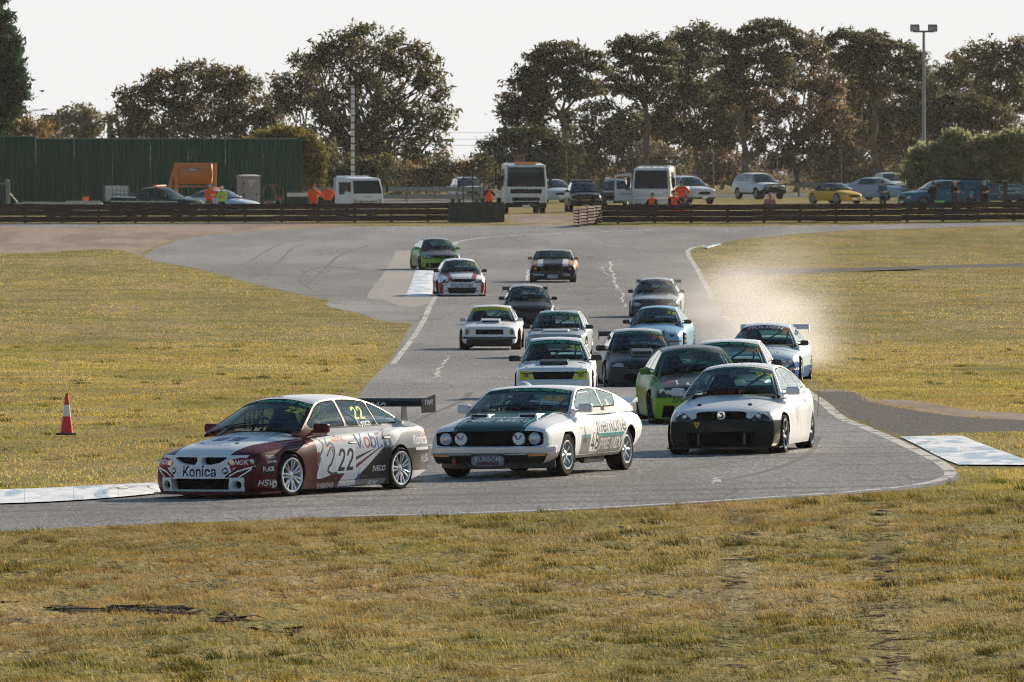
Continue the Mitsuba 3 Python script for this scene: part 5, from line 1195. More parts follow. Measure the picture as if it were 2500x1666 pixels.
# ---- 22: the leading white and burgundy saloon
def car22():
    c = start(VT, 'race_car', 'leading white and burgundy saloon with number 22 on its doors', 'race car', 586, 1213, 33, .05, steer=-3, scale=1.03)
    W_, MAR, BLK, GRY = (.74, .745, .75), (.085, .005, .012), (.014, .015, .017), (.27, .285, .30)
    bonnet_edge = lambda x: np.interp(x, [.6, 1.0, 1.4, 1.8, 2.1, 2.3], [.80, .72, .63, .545, .50, .47])
    def paint(v, which):
        x, y, z = v.T; a = np.abs(y)
        col = np.repeat(np.asarray(W_)[None], len(v), 0)
        if which == 'cabin':
            zr = np.interp(-x, -c.rail[:, 0], c.rail[:, 1])
            edge = (z < zr + .018)
            col = two(col, MAR, (x > .30) & (a > c.yside(x, z) - .10) & edge)
            col = two(col, MAR, (x > -.25) & (x < .26) & (y < .05 + (x - .26) * .9) & (z > 1.2))
            col = two(col, BLK, (z < zr - .035) & (z > .925) & (x < .30) & (x > -1.12))
            col = two(col, GRY, (x < -1.42 - (z - .95) * .3) & (z < zr - .02))
            return col
        top = z > np.interp(x, [-2.6, .9, 2.3], [.90, .88, .70])
        # front wings, nose sides
        wing_ = (x > .72 - (z - .55) * .10) & (a > .60)
        onb = (x > .9) & (z > c.ztop(x) - .19)
        col = two(col, MAR, wing_ & ~(onb & (a < bonnet_edge(x))))
        col = two(col, MAR, (x > .85) & onb & (a > bonnet_edge(x)))
        # nose: white shield in the middle, burgundy flanks and chin
        nosez = np.clip((z - .44) / .2, 0, 1)
        half = .44 + .28 * nosez
        front = (x > 1.7) & (z < .70)
        col = two(col, W_, front & (a < half) & (z > .41)); col = two(col, MAR, front & (a >= half) & (z < .66)); col = two(col, MAR, front & (z <= .41))
        frame = front & (a < .70) & (z > .185) & (z < .415)
        col = two(col, W_, frame)
        # side: white door with burgundy sweep low down, black diagonal to the rear wheel, grey quarter
        side = (x < .72) & (z < .955)
        col = two(col, W_, side)
        col = two(col, MAR, side & (x > -.05) & (z < .30 + .55 * np.clip(.62 - x, 0, 1) * .35) & (z > .17))
        col = two(col, W_, side & (x < .20 - (z - .2) * 1.0) & (x > -1.0) & (z < .45))
        col = two(col, BLK, side & (x < -.16 - (z - .22) * 1.70) & (z < .715) & (x > -1.9))
        col = two(col, GRY, (x < -1.18 - (z - .70) * 1.7) & (z > .66))
        col = two(col, (.20, .205, .21), (z < .255) & (z > .145) & (x > -1.02) & (x < -.30 + .5 * (z - .15)) & (a > .8))
        col = two(col, W_, (z < .255) & (z > .145) & (x >= -.30 + .5 * (z - .15)) & (x < .16) & (a > .8))
        col = two(col, MAR, (z < .27) & (x >= .16) & (x < 1.0) & (a > .8))
        col = two(col, BLK, (x < -1.66) & (z < .62) & (z > .33)); col = two(col, W_, (x < -1.8) & (z <= .33))
        return col
    g = VT_G
    # openings in the nose
    grille(c, [[(.03, .62), (.06, .575), (.20, .575), (.34, .60), (.44, .655), (.43, .675), (.05, .675)]], .10, name='upper_grille', mirror=True)
    grille(c, [[(-.48, .215), (.48, .215), (.50, .40), (-.50, .40)]], .20, slats=3, name='lower_grille')
    grille(c, [disc(.595, .30, .072)], .12, name='brake_duct', mirror=True)
    body(c, paint, 30); flush_late(c)
    c.glasshouse(g, paint, banner=(.0, .19, STRIP))
    cage(c, g, net=True)
    drive(c, 'driver in dark helmet behind the windscreen of the leading number 22 saloon', (.10, .10, .12), (.12, .12, .14), g)
    lamp(c, [(.46, .595), (.54, .545), (.70, .545), (.82, .575), (.86, .615), (.83, .66), (.64, .668), (.50, .64)], (.26, .012, .02), [])
    for sd in (1, -1):
        dome(c, sd * .525, .60, .045, bsdf=plain((.85, .70, .55), .08, .5, 1.0), name='headlight_lens', lift=.008)
        dome(c, sd * .79, .612, .042, bsdf=LENS, name='headlight_lens', lift=.008, bulge=.012)
        c.text('NGK', .062, 'front', (sd * .66, .607), 'white', lift=.012)
    splitter(c, .07, .12, MAR, .026)
    c.add('undertray', bx(-2.2, 2.05, -.78, .78, .075, .11), BLACKP, smooth=False)
    mirrors(c, .66, .895, MAR, (.11, .22, .13))
    wipers(c)
    wing(c, -2.28, 1.19, .83, .26, (.34, .24), (.010, .010, .011))
    for sd in (1, -1):
        v, f = flat_text('TWR', .07, True, .2)
        c.add('wing_lettering', trimesh.Trimesh(np.column_stack([-2.28 - sd * v[:, 0], v[:, 0] * 0 + sd * .840, v[:, 1] + 1.22]), f, process=False), 'print_material', smooth=False, color=np.repeat(np.asarray(INK['silver'])[None], len(v), 0))
    v, f = flat_text('DEMA', .05, True, .2, 2.6)
    c.add('wing_lettering', trimesh.Trimesh(np.column_stack([v[:, 0] * 0 - 2.142, v[:, 0] - .05, v[:, 1] + 1.20]), f, process=False), 'print_material', smooth=False, color=np.repeat(np.asarray(INK['silver'])[None], len(v), 0))
    seam_lines(c, 'side', [[(.74, .93), (.70, .80), (.64, .56), (.60, .26)], [(-.20, .94), (-.22, .6), (-.20, .27)], [(-1.06, .95), (-1.0, .7), (-1.12, .55)], [(.6, .26), (-1.0, .26)]])
    seam_lines(c, 'top', [[(2.05, .47), (1.8, .55), (1.4, .64), (1.0, .73)], [(2.05, -.47), (1.8, -.55), (1.4, -.64), (1.0, -.73)]])
    handles(c, [(-.18, .785), (-1.06, .83)], (.04, .04, .042))
    # the print on the nose and bonnet
    c.text('Konica', .125, 'front', (.02, .50), (.02, .03, .06), stretch=1.05)
    for sd in (1, -1):
        c.decal('round_badge', flat_poly(disc(sd * .44, .505, .042)), 'front', (0, 0), 'black', .007)
        c.decal('round_badge', flat_poly(Polygon(disc(sd * .44, .505, .028)).difference(sbox(sd * .44 - .012, .48, sd * .44 + .03, .50))), 'front', (0, 0), 'white', .010)
    c.decal('warning_triangle', flat_poly([(.50, .56), (.57, .56), (.535, .50)]), 'front', (0, 0), 'red', .009)
    c.text('PRIMUS', .055, 'top', (1.98, .0), (.02, .04, .14), slant=.3, stretch=1.9)
    blk = Polygon([(1.42, .24), (1.42, -.24), (1.72, -.24), (1.72, .24)]).difference(Polygon([(1.70, .035), (1.46, .035), (1.46, -.035), (1.63, -.035), (1.63, -.075), (1.70, -.06)]))
    c.decal('bonnet_panel', flat_poly(shapely.affinity.affine_transform(blk, [0, 1, -1, 0, 0, 0])), 'top', (0, 0), (.22, .24, .26), .006)
    c.text('Mobil', .26, 'top', (1.10, .04), (.42, .46, .50), stretch=1.25)
    for y in (.30, -.30):
        p = c.project(np.array([[1.84, y]]), 'top', 0)[0]
        c.add('bonnet_pin', moved(lathe([(0, .012), (.03, .012), (.03, 0), (0, 0)], 'z', 12), *p), BLACKP)
    for sd, face in ((1, 'left'), (-1, 'right')):
        b = lambda x: x
        c.decal('number_panel', flat_poly([(.27, .36), (.27, .75), (-.23, .75), (-.23, .36)]), face, (0, 0) if sd < 0 else (0, 0), (.72, .73, .74), .003) if sd < 0 else c.decal('number_panel', flat_poly([(-.27, .36), (-.27, .76), (.23, .76), (.23, .36)]), face, (0, 0), (.76, .77, .78), .004)
        c.text('22', .30, face, (.02, .555), 'black', slant=.12, stretch=.80, lift=.008)
        c.text('Shell', .085, face, (.09, .855), 'red', lift=.006)
        c.decal('shell_badge', flat_poly(disc(0, 0, .05)), face, (.26 if sd > 0 else -.10, .86), (.75, .30, .06))
        c.text('Mob l', .21, face, (-.62, .80), 'blue', stretch=1.0, lift=.006) if False else None
        for ch, dx, colr, hh in (('M', -.36, 'blue', .20), ('o', -.56, 'red', .20), ('b', -.725, 'blue', .20), ('i', -.84, 'blue', .20), ('l', -.905, 'blue', .20)):
            c.text(ch, hh, face, (dx if sd > 0 else -1.265 - dx, .80 + (.0 if ch != 'o' else -.022)), colr, lift=.006)
        one = Polygon([(-.09, -.12), (.09, -.12), (.09, .14), (-.09, .14)]).difference(Polygon([(-.02, -.09), (.03, -.09), (.03, .11), (-.01, .11), (-.05, .06), (-.05, .04), (-.02, .05)]))
        c.decal('one_panel', flat_poly(one), face, (-1.06 if sd > 0 else -.18, .81), (.20, .21, .23))
        c.text('IVECO', .075, face, (-.82, .40), 'white', slant=.15, stretch=.95)
        c.text('Acer', .075, face, (-.72, .20), 'white'); c.text('SmartCare', .07, face, (-.04, .19), (.15, .22, .40), bold=False)
        c.text('YAMAHA', .075, face, (.50, .20), 'silver', slant=.1, stretch=.95)
        c.decal('tyre_maker_panel', flat_poly([(-.24, -.045), (.24, -.045), (.26, .05), (-.24, .05)]), face, (1.16 if sd > 0 else 1.16, .80), (.68, .69, .70), rot=.08)
        c.text('BRIDGESTONE', .055, face, (1.15, .80), (.03, .05, .08), slant=.2, rot=.08, lift=.010)
        c.text('TRICO', .04, face, (1.84, .655), 'white', lift=.008); c.text('QANTAS', .036, face, (1.83, .585), 'white', slant=.2, lift=.008)
        c.decal('wine_panel', flat_poly([(-.12, -.06), (.12, -.06), (.12, .06), (-.12, .06)]), face, (1.92, .475), (.016, .017, .02))
        c.text('FLAIR', .062, face, (1.92, .485), 'white', lift=.010)
        c.text('HSV', .085, face, (1.96, .29), 'silver', slant=.2, stretch=1.35)
        c.decal('round_badge', flat_poly(disc(0, 0, .055)), face, (1.77, .265), (.70, .70, .70)); c.decal('round_badge', flat_poly(disc(0, 0, .025, 7)), face, (1.77, .265), 'maroon', .010)
        # swooping line drawing of a helmeted head on the door
        sw = smooth_line(np.array([(.66, .88), (.55, .80), (.58, .72), (.66, .64), (.70, .52), (.74, .42)]) * np.array([1, 1]), 6)
        hd = smooth_line(np.array([(.46, .86), (.47, .76), (.36, .80), (.30, .72), (.33, .60), (.40, .50), (.46, .46), (.47, .40), (.36, .36), (.26, .37)]), 6)
        hb = smooth_line(np.array([(.49, .62), (.44, .68), (.37, .74), (.345, .68)]), 6)
        flip = (lambda q: np.column_stack([-q[:, 0], q[:, 1]])) if sd > 0 else (lambda q: q)
        lines = LineString(flip(sw)).buffer(.016).union(LineString(flip(hd)).buffer(.018))
        c.decal('line_artwork', flat_poly(lines, .05), face, (0, 0), (.08, .09, .11), .005)
        c.decal('line_artwork', flat_poly(LineString(flip(hb)).buffer(.014), .05), face, (0, 0), 'maroon', .006)
        eye = oval(.70, .60, .045, .085) if sd < 0 else oval(-.70, .60, .045, .085)
        c.decal('oval_spot', flat_poly(Polygon(eye)), face, (0, 0), (.14, .02, .03), .005)
        for (pa, colr) in (([(-.24, .585), (-.24, .535), (-.80, .70)], 'black'), ([(-.24, .475), (-.24, .42), (-.92, .71), (-.86, .70)], 'maroon')):
            q = [(-a, b_) for a, b_ in pa] if sd > 0 else pa
            c.decal('flash_stripe', flat_poly(q), face, (0, 0), colr, .004)
        c.decal('blue_triangle', flat_poly([(-.045, -.05), (.045, -.05), (0, .06)]), face, (-.32, .315), 'blue')
        c.text('Konica', .13, face, (-2.06 if sd > 0 else -2.06, .775), 'white', stretch=.85)
        c.text('H.SV', .10, face, (-2.22, .50), (.45, .46, .48), slant=.15)
        # side window print
        def wtext(t, h, x, z, colr, slant=0.0):
            v, f = flat_text(t, h, True, slant)
            X = x - v[:, 0] * sd if sd > 0 else x + v[:, 0]; Z = z + v[:, 1]
            p = np.column_stack([X, sd * (c.yside(X, Z) + .006), Z])
            c.add('window_lettering', trimesh.Trimesh(p, f, process=False), 'print_material', smooth=False, color=np.repeat(np.asarray(INK[colr])[None], len(p), 0))
        wtext('22', .17, -.66, 1.12, 'yellow'); wtext('Lynch', .085, -.70, .965, 'white')
    white_lines = [[(2.02, .44), (2.10, .62), (1.98, .60)]]
    for sd in (1, -1):
        ln = LineString([(sd * .50, .44), (sd * .60, .50), (sd * .82, .555), (sd * .64, .425)]).buffer(.009)
        c.decal('white_flash', flat_poly(ln, .05), 'front', (0, 0), 'white', .006)
    c.screen_text('mentone PRE MIX', .08, .17, .105, 'green', slant=.15, stretch=.95)
    c.screen_text('22', .13, .44, .29, 'yellow', slant=.15, stretch=1.1)
    c.wheels('twin7', plain((.66, .67, .69), .25, .7))
    # rear lamps wrap round the tail
    for sd in (1, -1):
        v, f = flat_poly([(sd * .80, .68), (sd * .52, .68), (sd * .52, .84), (sd * .80, .86)], .05)
        c.add('tail_light', trimesh.Trimesh(c.project(v, 'rear', .006), f, process=False), REDL, smooth=True)
        v, f = flat_poly([(-2.26, .76), (-2.42, .76), (-2.41, .96), (-2.27, .94)], .05)
        c.add('tail_light', trimesh.Trimesh(c.project(v, 'left' if sd > 0 else 'right', .006), f, process=False), REDL, smooth=True)
    c.add('aerial', tube([(-1.9, .3, .96), (-1.95, .3, 1.06)], .006, 5), BLACKP)
    return c
car22()
# ---- 48: white and teal coupe
def car48():
    c = start(XA, 'race_car', 'white and teal two-door fastback coupe with number 48 on its doors', 'race car', 1244, 1165, 19, .05, steer=-4, scale=1.02)
    W_, TEAL, DK = (.75, .755, .76), (.008, .07, .072), (.006, .007, .008)
    def paint(v, which):
        x, y, z = v.T; a = np.abs(y)
        col = np.repeat(np.asarray(W_)[None], len(v), 0)
        if which == 'cabin':
            zr = np.interp(-x, -c.rail[:, 0], c.rail[:, 1])
            return two(col, DK, (z < zr - .03) & (z > .93) & (x < -.45) & (x > -.6))
        bon = (x > .82) & (z > c.ztop(x) - .10)
        col = two(col, TEAL, bon & (a < .55 + .05 * np.sin((x - .8) * 2)))
        col = two(col, (.05, .36, .38), bon & (np.abs(a - .52) < .016) & (x > 1.6))
        col = two(col, W_, bon & (x > 1.25) & (x < 1.72) & (np.abs(a - .30 - (1.72 - x) * .25) < .13 - (1.72 - x) * .10))
        col = two(col, DK, (z < .485) & (x > 1.75))
        side = (x < .86) & (x > -1.3)
        col = two(col, (.085, .095, .10), side & (z < .60) & (x < .80) & (x > -1.0) & (z > .345))
        col = two(col, (.04, .30, .29), side & (np.abs(z - .615) < .022) & (x < .80) & (x > -1.05))
        col = two(col, W_, side & (x < .36) & (x > -.02) & (z > .38))
        return two(col, DK, (z < .335) & (x < 1.75))
    g = XA_G
    grille(c, [oval(0, .70, .845, .115, 40, .28)], .10, name='grille')
    body(c, paint, 30); flush_late(c)
    c.glasshouse(g, paint, sideglass='side_glass_material', banner=(.0, .19, STRIP))
    cage(c, g, net=True)
    drive(c, 'driver in white helmet at the wheel of the white and teal coupe', (.06, .07, .1), (.6, .6, .6), g)
    for sd in (1, -1):
        zl = float(c.fz(.70)); x0 = float(c.Xf(.7, zl)) - .06
        c.add('headlight', moved(lathe([(0, .03), (.05, .024), (.082, .005), (.092, .012), (.092, -.02), (0, -.02)], 'x', 22), x0, sd * .70, zl), LENS, smooth=40)
        k = c.add('driving_lamp_cover', moved(lathe([(0, .02), (.09, .014), (.098, -.02), (0, -.02)], 'x', 24), x0 + .03, sd * .455, zl), WHITEP, smooth=40)
        for pts, colr in (([(-.07, .045), (-.035, .045), (.005, -.03), (-.02, -.03)], 'red'), ([(.07, .045), (.035, .045), (-.005, -.03), (.02, -.03)], (.05, .25, .55))):
            v, f = flat_poly(pts, .05)
            c.add('lamp_badge', trimesh.Trimesh(np.column_stack([v[:, 0] * 0 + x0 + .055, v[:, 0] + sd * .455, v[:, 1] + zl + .01]), f, process=False), 'print_material', smooth=False, color=np.repeat(np.asarray(INK.get(colr, colr))[None], len(v), 0), parent=k)
    # chrome-like white bumper bar wrapping the corners
    yy = np.linspace(-1.0, 1.0, 25); xx = c.Xf(yy * c.W, .415) + .055 - .34 * np.clip(np.abs(yy) - .90, 0, 1) / .1 * .5
    c.add('front_bumper', cat([hull([(xx[k] + dx, yy[k] * (c.W - .01), z) for k in (i, i + 1) for dx, z in ((-.03, .462), (.018, .452), (.016, .382), (-.03, .365))], .012, 8) for i in range(24)]), plain((.66, .67, .68), .22, .25), smooth=60)
    for sd in (1, -1):
        c.add('overrider', hull([(xx[12 + sd * 5] - .02, sd * y, z) for y in (.27, .60) for z in (.355, .375)], .012, 8), plain((.6, .6, .61), .4), smooth=40)
        v, f = flat_poly([(sd * .62, .435), (sd * .88, .44), (sd * .88, .475), (sd * .62, .465)], .05)
        c.add('indicator_light', trimesh.Trimesh(c.project(v, 'front', .01), f, process=False), AMBER, smooth=True)
    v, f = flat_poly(oval(.0, .37, .26, .085, 24, .5), .06); p = c.project(v, 'front', .03)
    pk = c.add('number_plate', trimesh.Trimesh(p, f, process=False), plain((.22, .24, .26), .5), smooth=True)
    v, f = flat_poly([(-.17, .305), (.17, .305), (.17, .435), (-.17, .435)], .06)
    c.add('plate_panel', trimesh.Trimesh(c.project(v, 'front', .036), f, process=False), plain((.02, .03, .06), .5), smooth=True, parent=pk)
    c.text('BURSON', .065, 'front', (0, .393), (.62, .63, .66), stretch=1.1, lift=.042, parent=pk); c.text('AUTO PARTS', .036, 'front', (0, .332), (.45, .08, .07), stretch=1.15, lift=.042, parent=pk)
    c.add('tow_strap', hull([(2.36, -.52, z) for z in (.20, .28)] + [(2.40, -.52, z) for z in (.20, .28)], .02, 6), plain((.45, .05, .03), .6))
    c.add('chin_spoiler', hull([(2.30 - .45 * (abs(y) / .9) ** 3, y, z) for y in np.linspace(-.88, .88, 9) for z in (.15, .25)] + [(1.75, y, .20) for y in (-.85, .85)], .012, 6), plain((.02, .024, .026), .4), smooth=40)
    c.add('underbody', bx(-1.7, 1.6, -.62, .62, .17, .30), BLACKP, smooth=False); c.add('exhaust_pipe', tube([(.2, .74, .20), (-.75, .74, .20)], .05, 8), plain((.06, .06, .06), .5))
    mirrors(c, .64, .95, (.62, .63, .64), (.09, .20, .13))
    wipers(c)
    # two forward-facing openings in the bonnet
    for sd in (1, -1):
        p0 = c.project(np.array([[1.58, sd * .38]]), 'top', 0)[0]
        k = c.add('bonnet_scoop', split_smooth(hull([(p0[0] + .02, p0[1] + dy, p0[2] + .035) for dy in (-.13, .13)] + [(p0[0] + .03, p0[1] + dy, p0[2] - .01) for dy in (-.14, .14)] + [(p0[0] - .45, p0[1] + dy, float(c.top(p0[0] - .45)) - .04) for dy in (-.12, .12)], .012, 8), 40), plain(W_, .3, 0, .3))
        c.add('scoop_mouth', bx(p0[0] + .03, p0[0] + .046, p0[1] - .12, p0[1] + .12, p0[2] - .005, p0[2] + .036), BLACKP, smooth=False, parent=k)
        p = c.project(np.array([[1.95, sd * .42]]), 'top', 0)[0]
        c.add('bonnet_pin', moved(cat([bx(-.04, .04, -.008, .008, 0, .012), bx(-.008, .008, -.04, .04, 0, .014)]), *p), BLACKP, smooth=False)
    c.text('PRE MIX', .13, 'top', (1.93, .0), (.50, .54, .56), slant=.2, stretch=1.35)
    c.text('mentone', .12, 'top', (1.70, .0), (.42, .46, .48), slant=.2, stretch=1.0)
    seam_lines(c, 'side', [[(.72, .90), (.66, .72), (.58, .40)], [(-.58, .93), (-.62, .7), (-.60, .40)]]); seam_lines(c, 'top', [[(2.28, .60), (1.7, .62), (.95, .68)], [(2.28, -.60), (1.7, -.62), (.95, -.68)]], .01)
    handles(c, [(-.42, .79)], (.72, .72, .72))
    for sd, face in ((1, 'left'), (-1, 'right')):
        c.text('48', .25, face, (.17, .53), 'black', stretch=.82, lift=.008)
        c.text('mentone', .22, face, (-.55, .755), (.015, .05, .05), slant=.12, stretch=1.0, lift=.006)
        c.text('PRE MIX', .16, face, (-.52, .48), (.74, .74, .74), slant=.18, stretch=1.0, lift=.008)
        c.text('auto', .09, face, (.98, .80), (.42, .43, .46), lift=.006, bold=False); c.decal('side_panel', flat_poly([(-.22, -.035), (.22, -.035), (.22, .035), (-.22, .035)]), face, (1.45, .745), (.50, .56, .62), .005)
        c.text('UNIBOND', .045, face, (1.45, .745), (.75, .76, .78), lift=.010)
        c.text('LAREDO', .03, face, (.80, .74), (.08, .09, .1), lift=.006)
        c.decal('figure_print', flat_poly(Polygon([(-.09, -.12), (.09, -.12), (.06, -.03), (.02, .0), (.015, .1), (-.01, .14), (-.03, .08), (-.03, 0), (-.07, -.05)])), face, (.63, .63), (.06, .10, .11), .006)
        c.text('RACE SPORT PARTS', .07, face, (-.02, .335), (.33, .33, .28), slant=.1, stretch=1.0, lift=.006)
    v, f = flat_poly(Polygon([(-.05, -.055), (.05, 0), (-.05, .055)]).difference(Polygon([(-.03, -.03), (.02, 0), (-.03, .03)])), .05)
    c.add('window_badge', trimesh.Trimesh(np.column_stack([v[:, 1] - .80, c.yside(v[:, 1] - .80, v[:, 0] + 1.05) + .006, v[:, 0] + 1.05]), f, process=False), BLACKP, smooth=False)
    c.screen_text('mentone PRE MIX', .085, .18, .105, 'green', slant=.15, stretch=.95)
    c.screen_text('48', .16, .47, .36, 'orange', stretch=1.15); c.screen_text('PRO SPORTS', .05, .36, .49, 'white', stretch=1.1)
    k = numbered(c.key + '__rear_spoiler')
    scene[k] = {**mikit.ply(hull([(-2.22, y, 1.0) for y in (-.74, .74)] + [(-2.40, y, 1.06) for y in (-.76, .76)] + [(-2.42, y, 1.02) for y in (-.76, .76)], .018, 8), plain(W_, .3, 0, .3), smooth=40), 'to_world': c.tw}
    for sd in (1, -1): scene[numbered(k + '__spoiler_post')] = {**mikit.ply(bx(-2.36, -2.28, sd * .55 - .02, sd * .55 + .02, .88, 1.04), plain((.4, .4, .4), .4)), 'to_world': c.tw}
    c.wheels('spok8', plain((.42, .45, .47), .3, .8))
    return c
car48()
# ---- 97: silver white saloon with a black nose
def car97():
    c = start(VE, 'race_car', 'silver-white saloon with a plain black front bumper and number 97', 'race car', 1779, 1109, 10, .05, steer=-2, scale=.985)
    W_, BLK = (.66, .675, .69), (.005, .006, .007)
    def paint(v, which):
        x, y, z = v.T; a = np.abs(y)
        col = np.repeat(np.asarray(W_)[None], len(v), 0)
        if which == 'cabin':
            zr = np.interp(-x, -c.rail[:, 0], c.rail[:, 1])
            return two(col, BLK, (z < zr - .04) & (z > .985) & (x < .30) & (x > -1.2))
        return two(col, BLK, (x > 1.60) & (z < .635 + .10 * np.clip((a - .3) * -4 + 1, 0, 1) * (x > 1.9)))
    g = VE_G
    grille(c, [oval(0, .725, .42, .065, 30, .5)], .07, slats=2, name='upper_grille')
    grille(c, [[(-.50, .24), (.50, .24), (.58, .46), (-.58, .46)]], .14, slats=1, name='lower_grille')
    body(c, paint, 30); flush_late(c)
    c.glasshouse(g, paint, banner=(.0, .16, STRIP))
    cage(c, g)
    drive(c, 'driver in dark helmet and red suit behind the windscreen of the number 97 saloon', (.25, .025, .03), (.05, .055, .06), g)
    lamp(c, [(.48, .665), (.60, .625), (.82, .645), (.90, .70), (.90, .775), (.80, .79), (.62, .77)], (.05, .055, .06), [(.61, .705, .043, LENS), (.745, .73, .052, LENS)])
    sp_ = c.project(np.array([[.0, .725]]), 'front', .0)[0]
    bk = c.add('bonnet_badge', moved(lathe([(0, .03), (.065, .025), (.075, 0), (0, 0)], 'x', 20), sp_[0] - .03, 0, float(c.fz(.725))), CHROME, smooth=40)
    v, f = flat_poly(Polygon([(-.05, -.02), (-.02, -.05), (.03, -.045), (.05, 0), (.02, .05), (-.03, .04), (-.01, .01), (.02, .01), (.0, -.02)]), .04)
    c.add('badge_relief', trimesh.Trimesh(np.column_stack([v[:, 0] * 0 + sp_[0] + .004, v[:, 0], v[:, 1] + float(c.fz(.725))]), f, process=False), plain((.05, .05, .05), .5), smooth=False, parent=bk)
    c.decal('warning_triangle', flat_poly([(-.06, .045), (.06, .045), (0, -.06)]), 'front', (-.40, .575), (.66, .34, .02), .006); c.decal('warning_mark', flat_poly(disc(-.40, .585, .014)), 'front', (0, 0), 'black', .009)
    for sd in (1, -1):
        c.add('bumper_strake', bx(float(c.Xf(.36, .25)) - .11, float(c.Xf(.36, .25)) - .02, sd * .38 - .012, sd * .38 + .012, .16, .34), plain((.10, .10, .105), .5), smooth=False)
        p = c.project(np.array([[1.78, sd * .42]]), 'top', 0)[0]
        c.add('bonnet_pin', hull([(p[0] + d, p[1] + e, p[2] + .012) for d in (-.03, .03) for e in (-.022, .022)], .012, 6), BLACKP)
    splitter(c, .11, .02, (.012, .026, .028), .022)
    mirrors(c, .66, .955, (.62, .635, .65), (.11, .22, .13)); wipers(c)
    seam_lines(c, 'side', [[(.80, .97), (.74, .8), (.66, .5), (.64, .26)], [(-.20, .98), (-.22, .6), (-.20, .27)], [(-1.10, .99), (-1.05, .7), (-1.16, .55)]]); seam_lines(c, 'top', [[(2.1, .46), (1.7, .60), (1.0, .78)], [(2.1, -.46), (1.7, -.60), (1.0, -.78)]])
    handles(c, [(-.06, .84), (-.95, .86)], (.5, .51, .52))
    for face in ('left', 'right'): c.text('97', .30, face, (.12, .62), (.16, .17, .18), stretch=.7, lift=.006, bold=False)
    c.screen_text('mentone PRE MIX', .07, .0, .09, (.03, .28, .20), slant=.15, stretch=1.1); c.screen_text('97', .13, .48, .26, 'yellow', stretch=1.35)
    c.screen_text('PRESTIGE BING', .055, .0, -.055, (.30, .05, .09), slant=.1, stretch=1.7, name='roof_lettering')
    c.add('aerial', tube([(-.1, .0, 1.44), (-.13, .0, 1.53)], [.012, .004], 6), BLACKP)
    c.add('side_marker_stem', tube([(-2.2, .93, .5), (-2.22, .97, .98)], .006, 5), GREYM)
    c.wheels('twin5', plain((.14, .16, .18), .35, .8))
    return c
car97()
# ---- the rest of the field
def racer(spec, g, label, px, py, theta, paint, fine=.09, scale=1.0, holes=(), lamps=(), number=None, strip=None, strip_text='mentone PRE MIX', strip_ink='green', mirror=(.03, .03, .033), rim='twin5', rimc=None, driver=None, spl=None, pins=True, top=None, extra=None, net=False, msize=(.10, .18, .11), wing_=None, under=True, pitch=.7, sd_=.18, th=.085):
    c = start(spec, 'race_car', label, 'race car', px, py, theta, fine, scale=scale, pitch=pitch)
    for h in holes: grille(c, h[0], h[1], slats=h[2] if len(h) > 2 else 0, name=h[3] if len(h) > 3 else 'grille', mirror=h[4] if len(h) > 4 else False)
    pf = paint(c) if callable(paint) else base(paint)
    body(c, pf, 32); flush_late(c)
    c.glasshouse(g, pf, banner=(.0, sd_, strip if strip is not None else STRIP))
    cage(c, g, net=net)
    if driver: drive(c, *driver, g)
    for l in lamps: lamp(c, *l)
    mirrors(c, .62, g['belt'] + .005, mirror, msize); wipers(c)
    c.screen_text(strip_text, th, .0, .105 if sd_ < .2 else sd_ * .58, strip_ink, slant=.12, stretch=1.15)
    if number: c.screen_text(number[0], .14, .46, .30, number[1], stretch=1.2)
    if spl: splitter(c, *spl)
    if under: c.add('undertray', bx(-2.0, 1.75, -.66, .66, .14, .24), BLACKP, smooth=False)
    for sd in (1, -1) if pins else ():
        p = c.project(np.array([[spec['xf'] - .45, sd * .40]]), 'top', 0)[0]
        c.add('bonnet_pin', moved(lathe([(0, .014), (.028, .012), (.03, 0), (0, 0)], 'z', 10), *p), BLACKP)
    if wing_: wing(c, *wing_)
    if extra: extra(c)
    c.wheels(rim, rimc)
    return c
def zones(basec, fn):
    def mk(c):
        def paint(v, which):
            x, y, z = v.T
            col = np.repeat(np.asarray(basec, float)[None], len(v), 0)
            for m, k in fn(c, x, np.abs(y), z, which): col = two(col, k, np.broadcast_to(m, x.shape))
            return col
        return paint
    return mk
def ontop(c, x, z, d=.14): return z > c.ztop(x) - d
VELAMP = ([(.48, .665), (.60, .625), (.82, .645), (.90, .70), (.90, .775), (.80, .79), (.62, .77)], (.05, .055, .06), [(.61, .705, .043, LENS), (.745, .73, .052, LENS)])
VTLAMP = ([(.46, .595), (.54, .55), (.70, .55), (.82, .58), (.86, .62), (.83, .665), (.64, .67), (.50, .645)], (.30, .32, .33), [(.58, .61, .043, LENS), (.72, .615, .043, LENS)])
VEG = [([oval(0, .725, .42, .065, 26, .5)], .07, 1, 'upper_grille'), ([[(-.50, .24), (.50, .24), (.58, .46), (-.58, .46)]], .14, 2, 'lower_grille')]
VTG = [([[(.03, .62), (.06, .575), (.20, .575), (.34, .60), (.44, .655), (.43, .675), (.05, .675)]], .08, 0, 'upper_grille', True), ([[(-.55, .22), (.55, .22), (.60, .40), (-.60, .40)]], .14, 2, 'lower_grille')]
GRN, LIME = (.035, .17, .012), (.23, .40, .02)
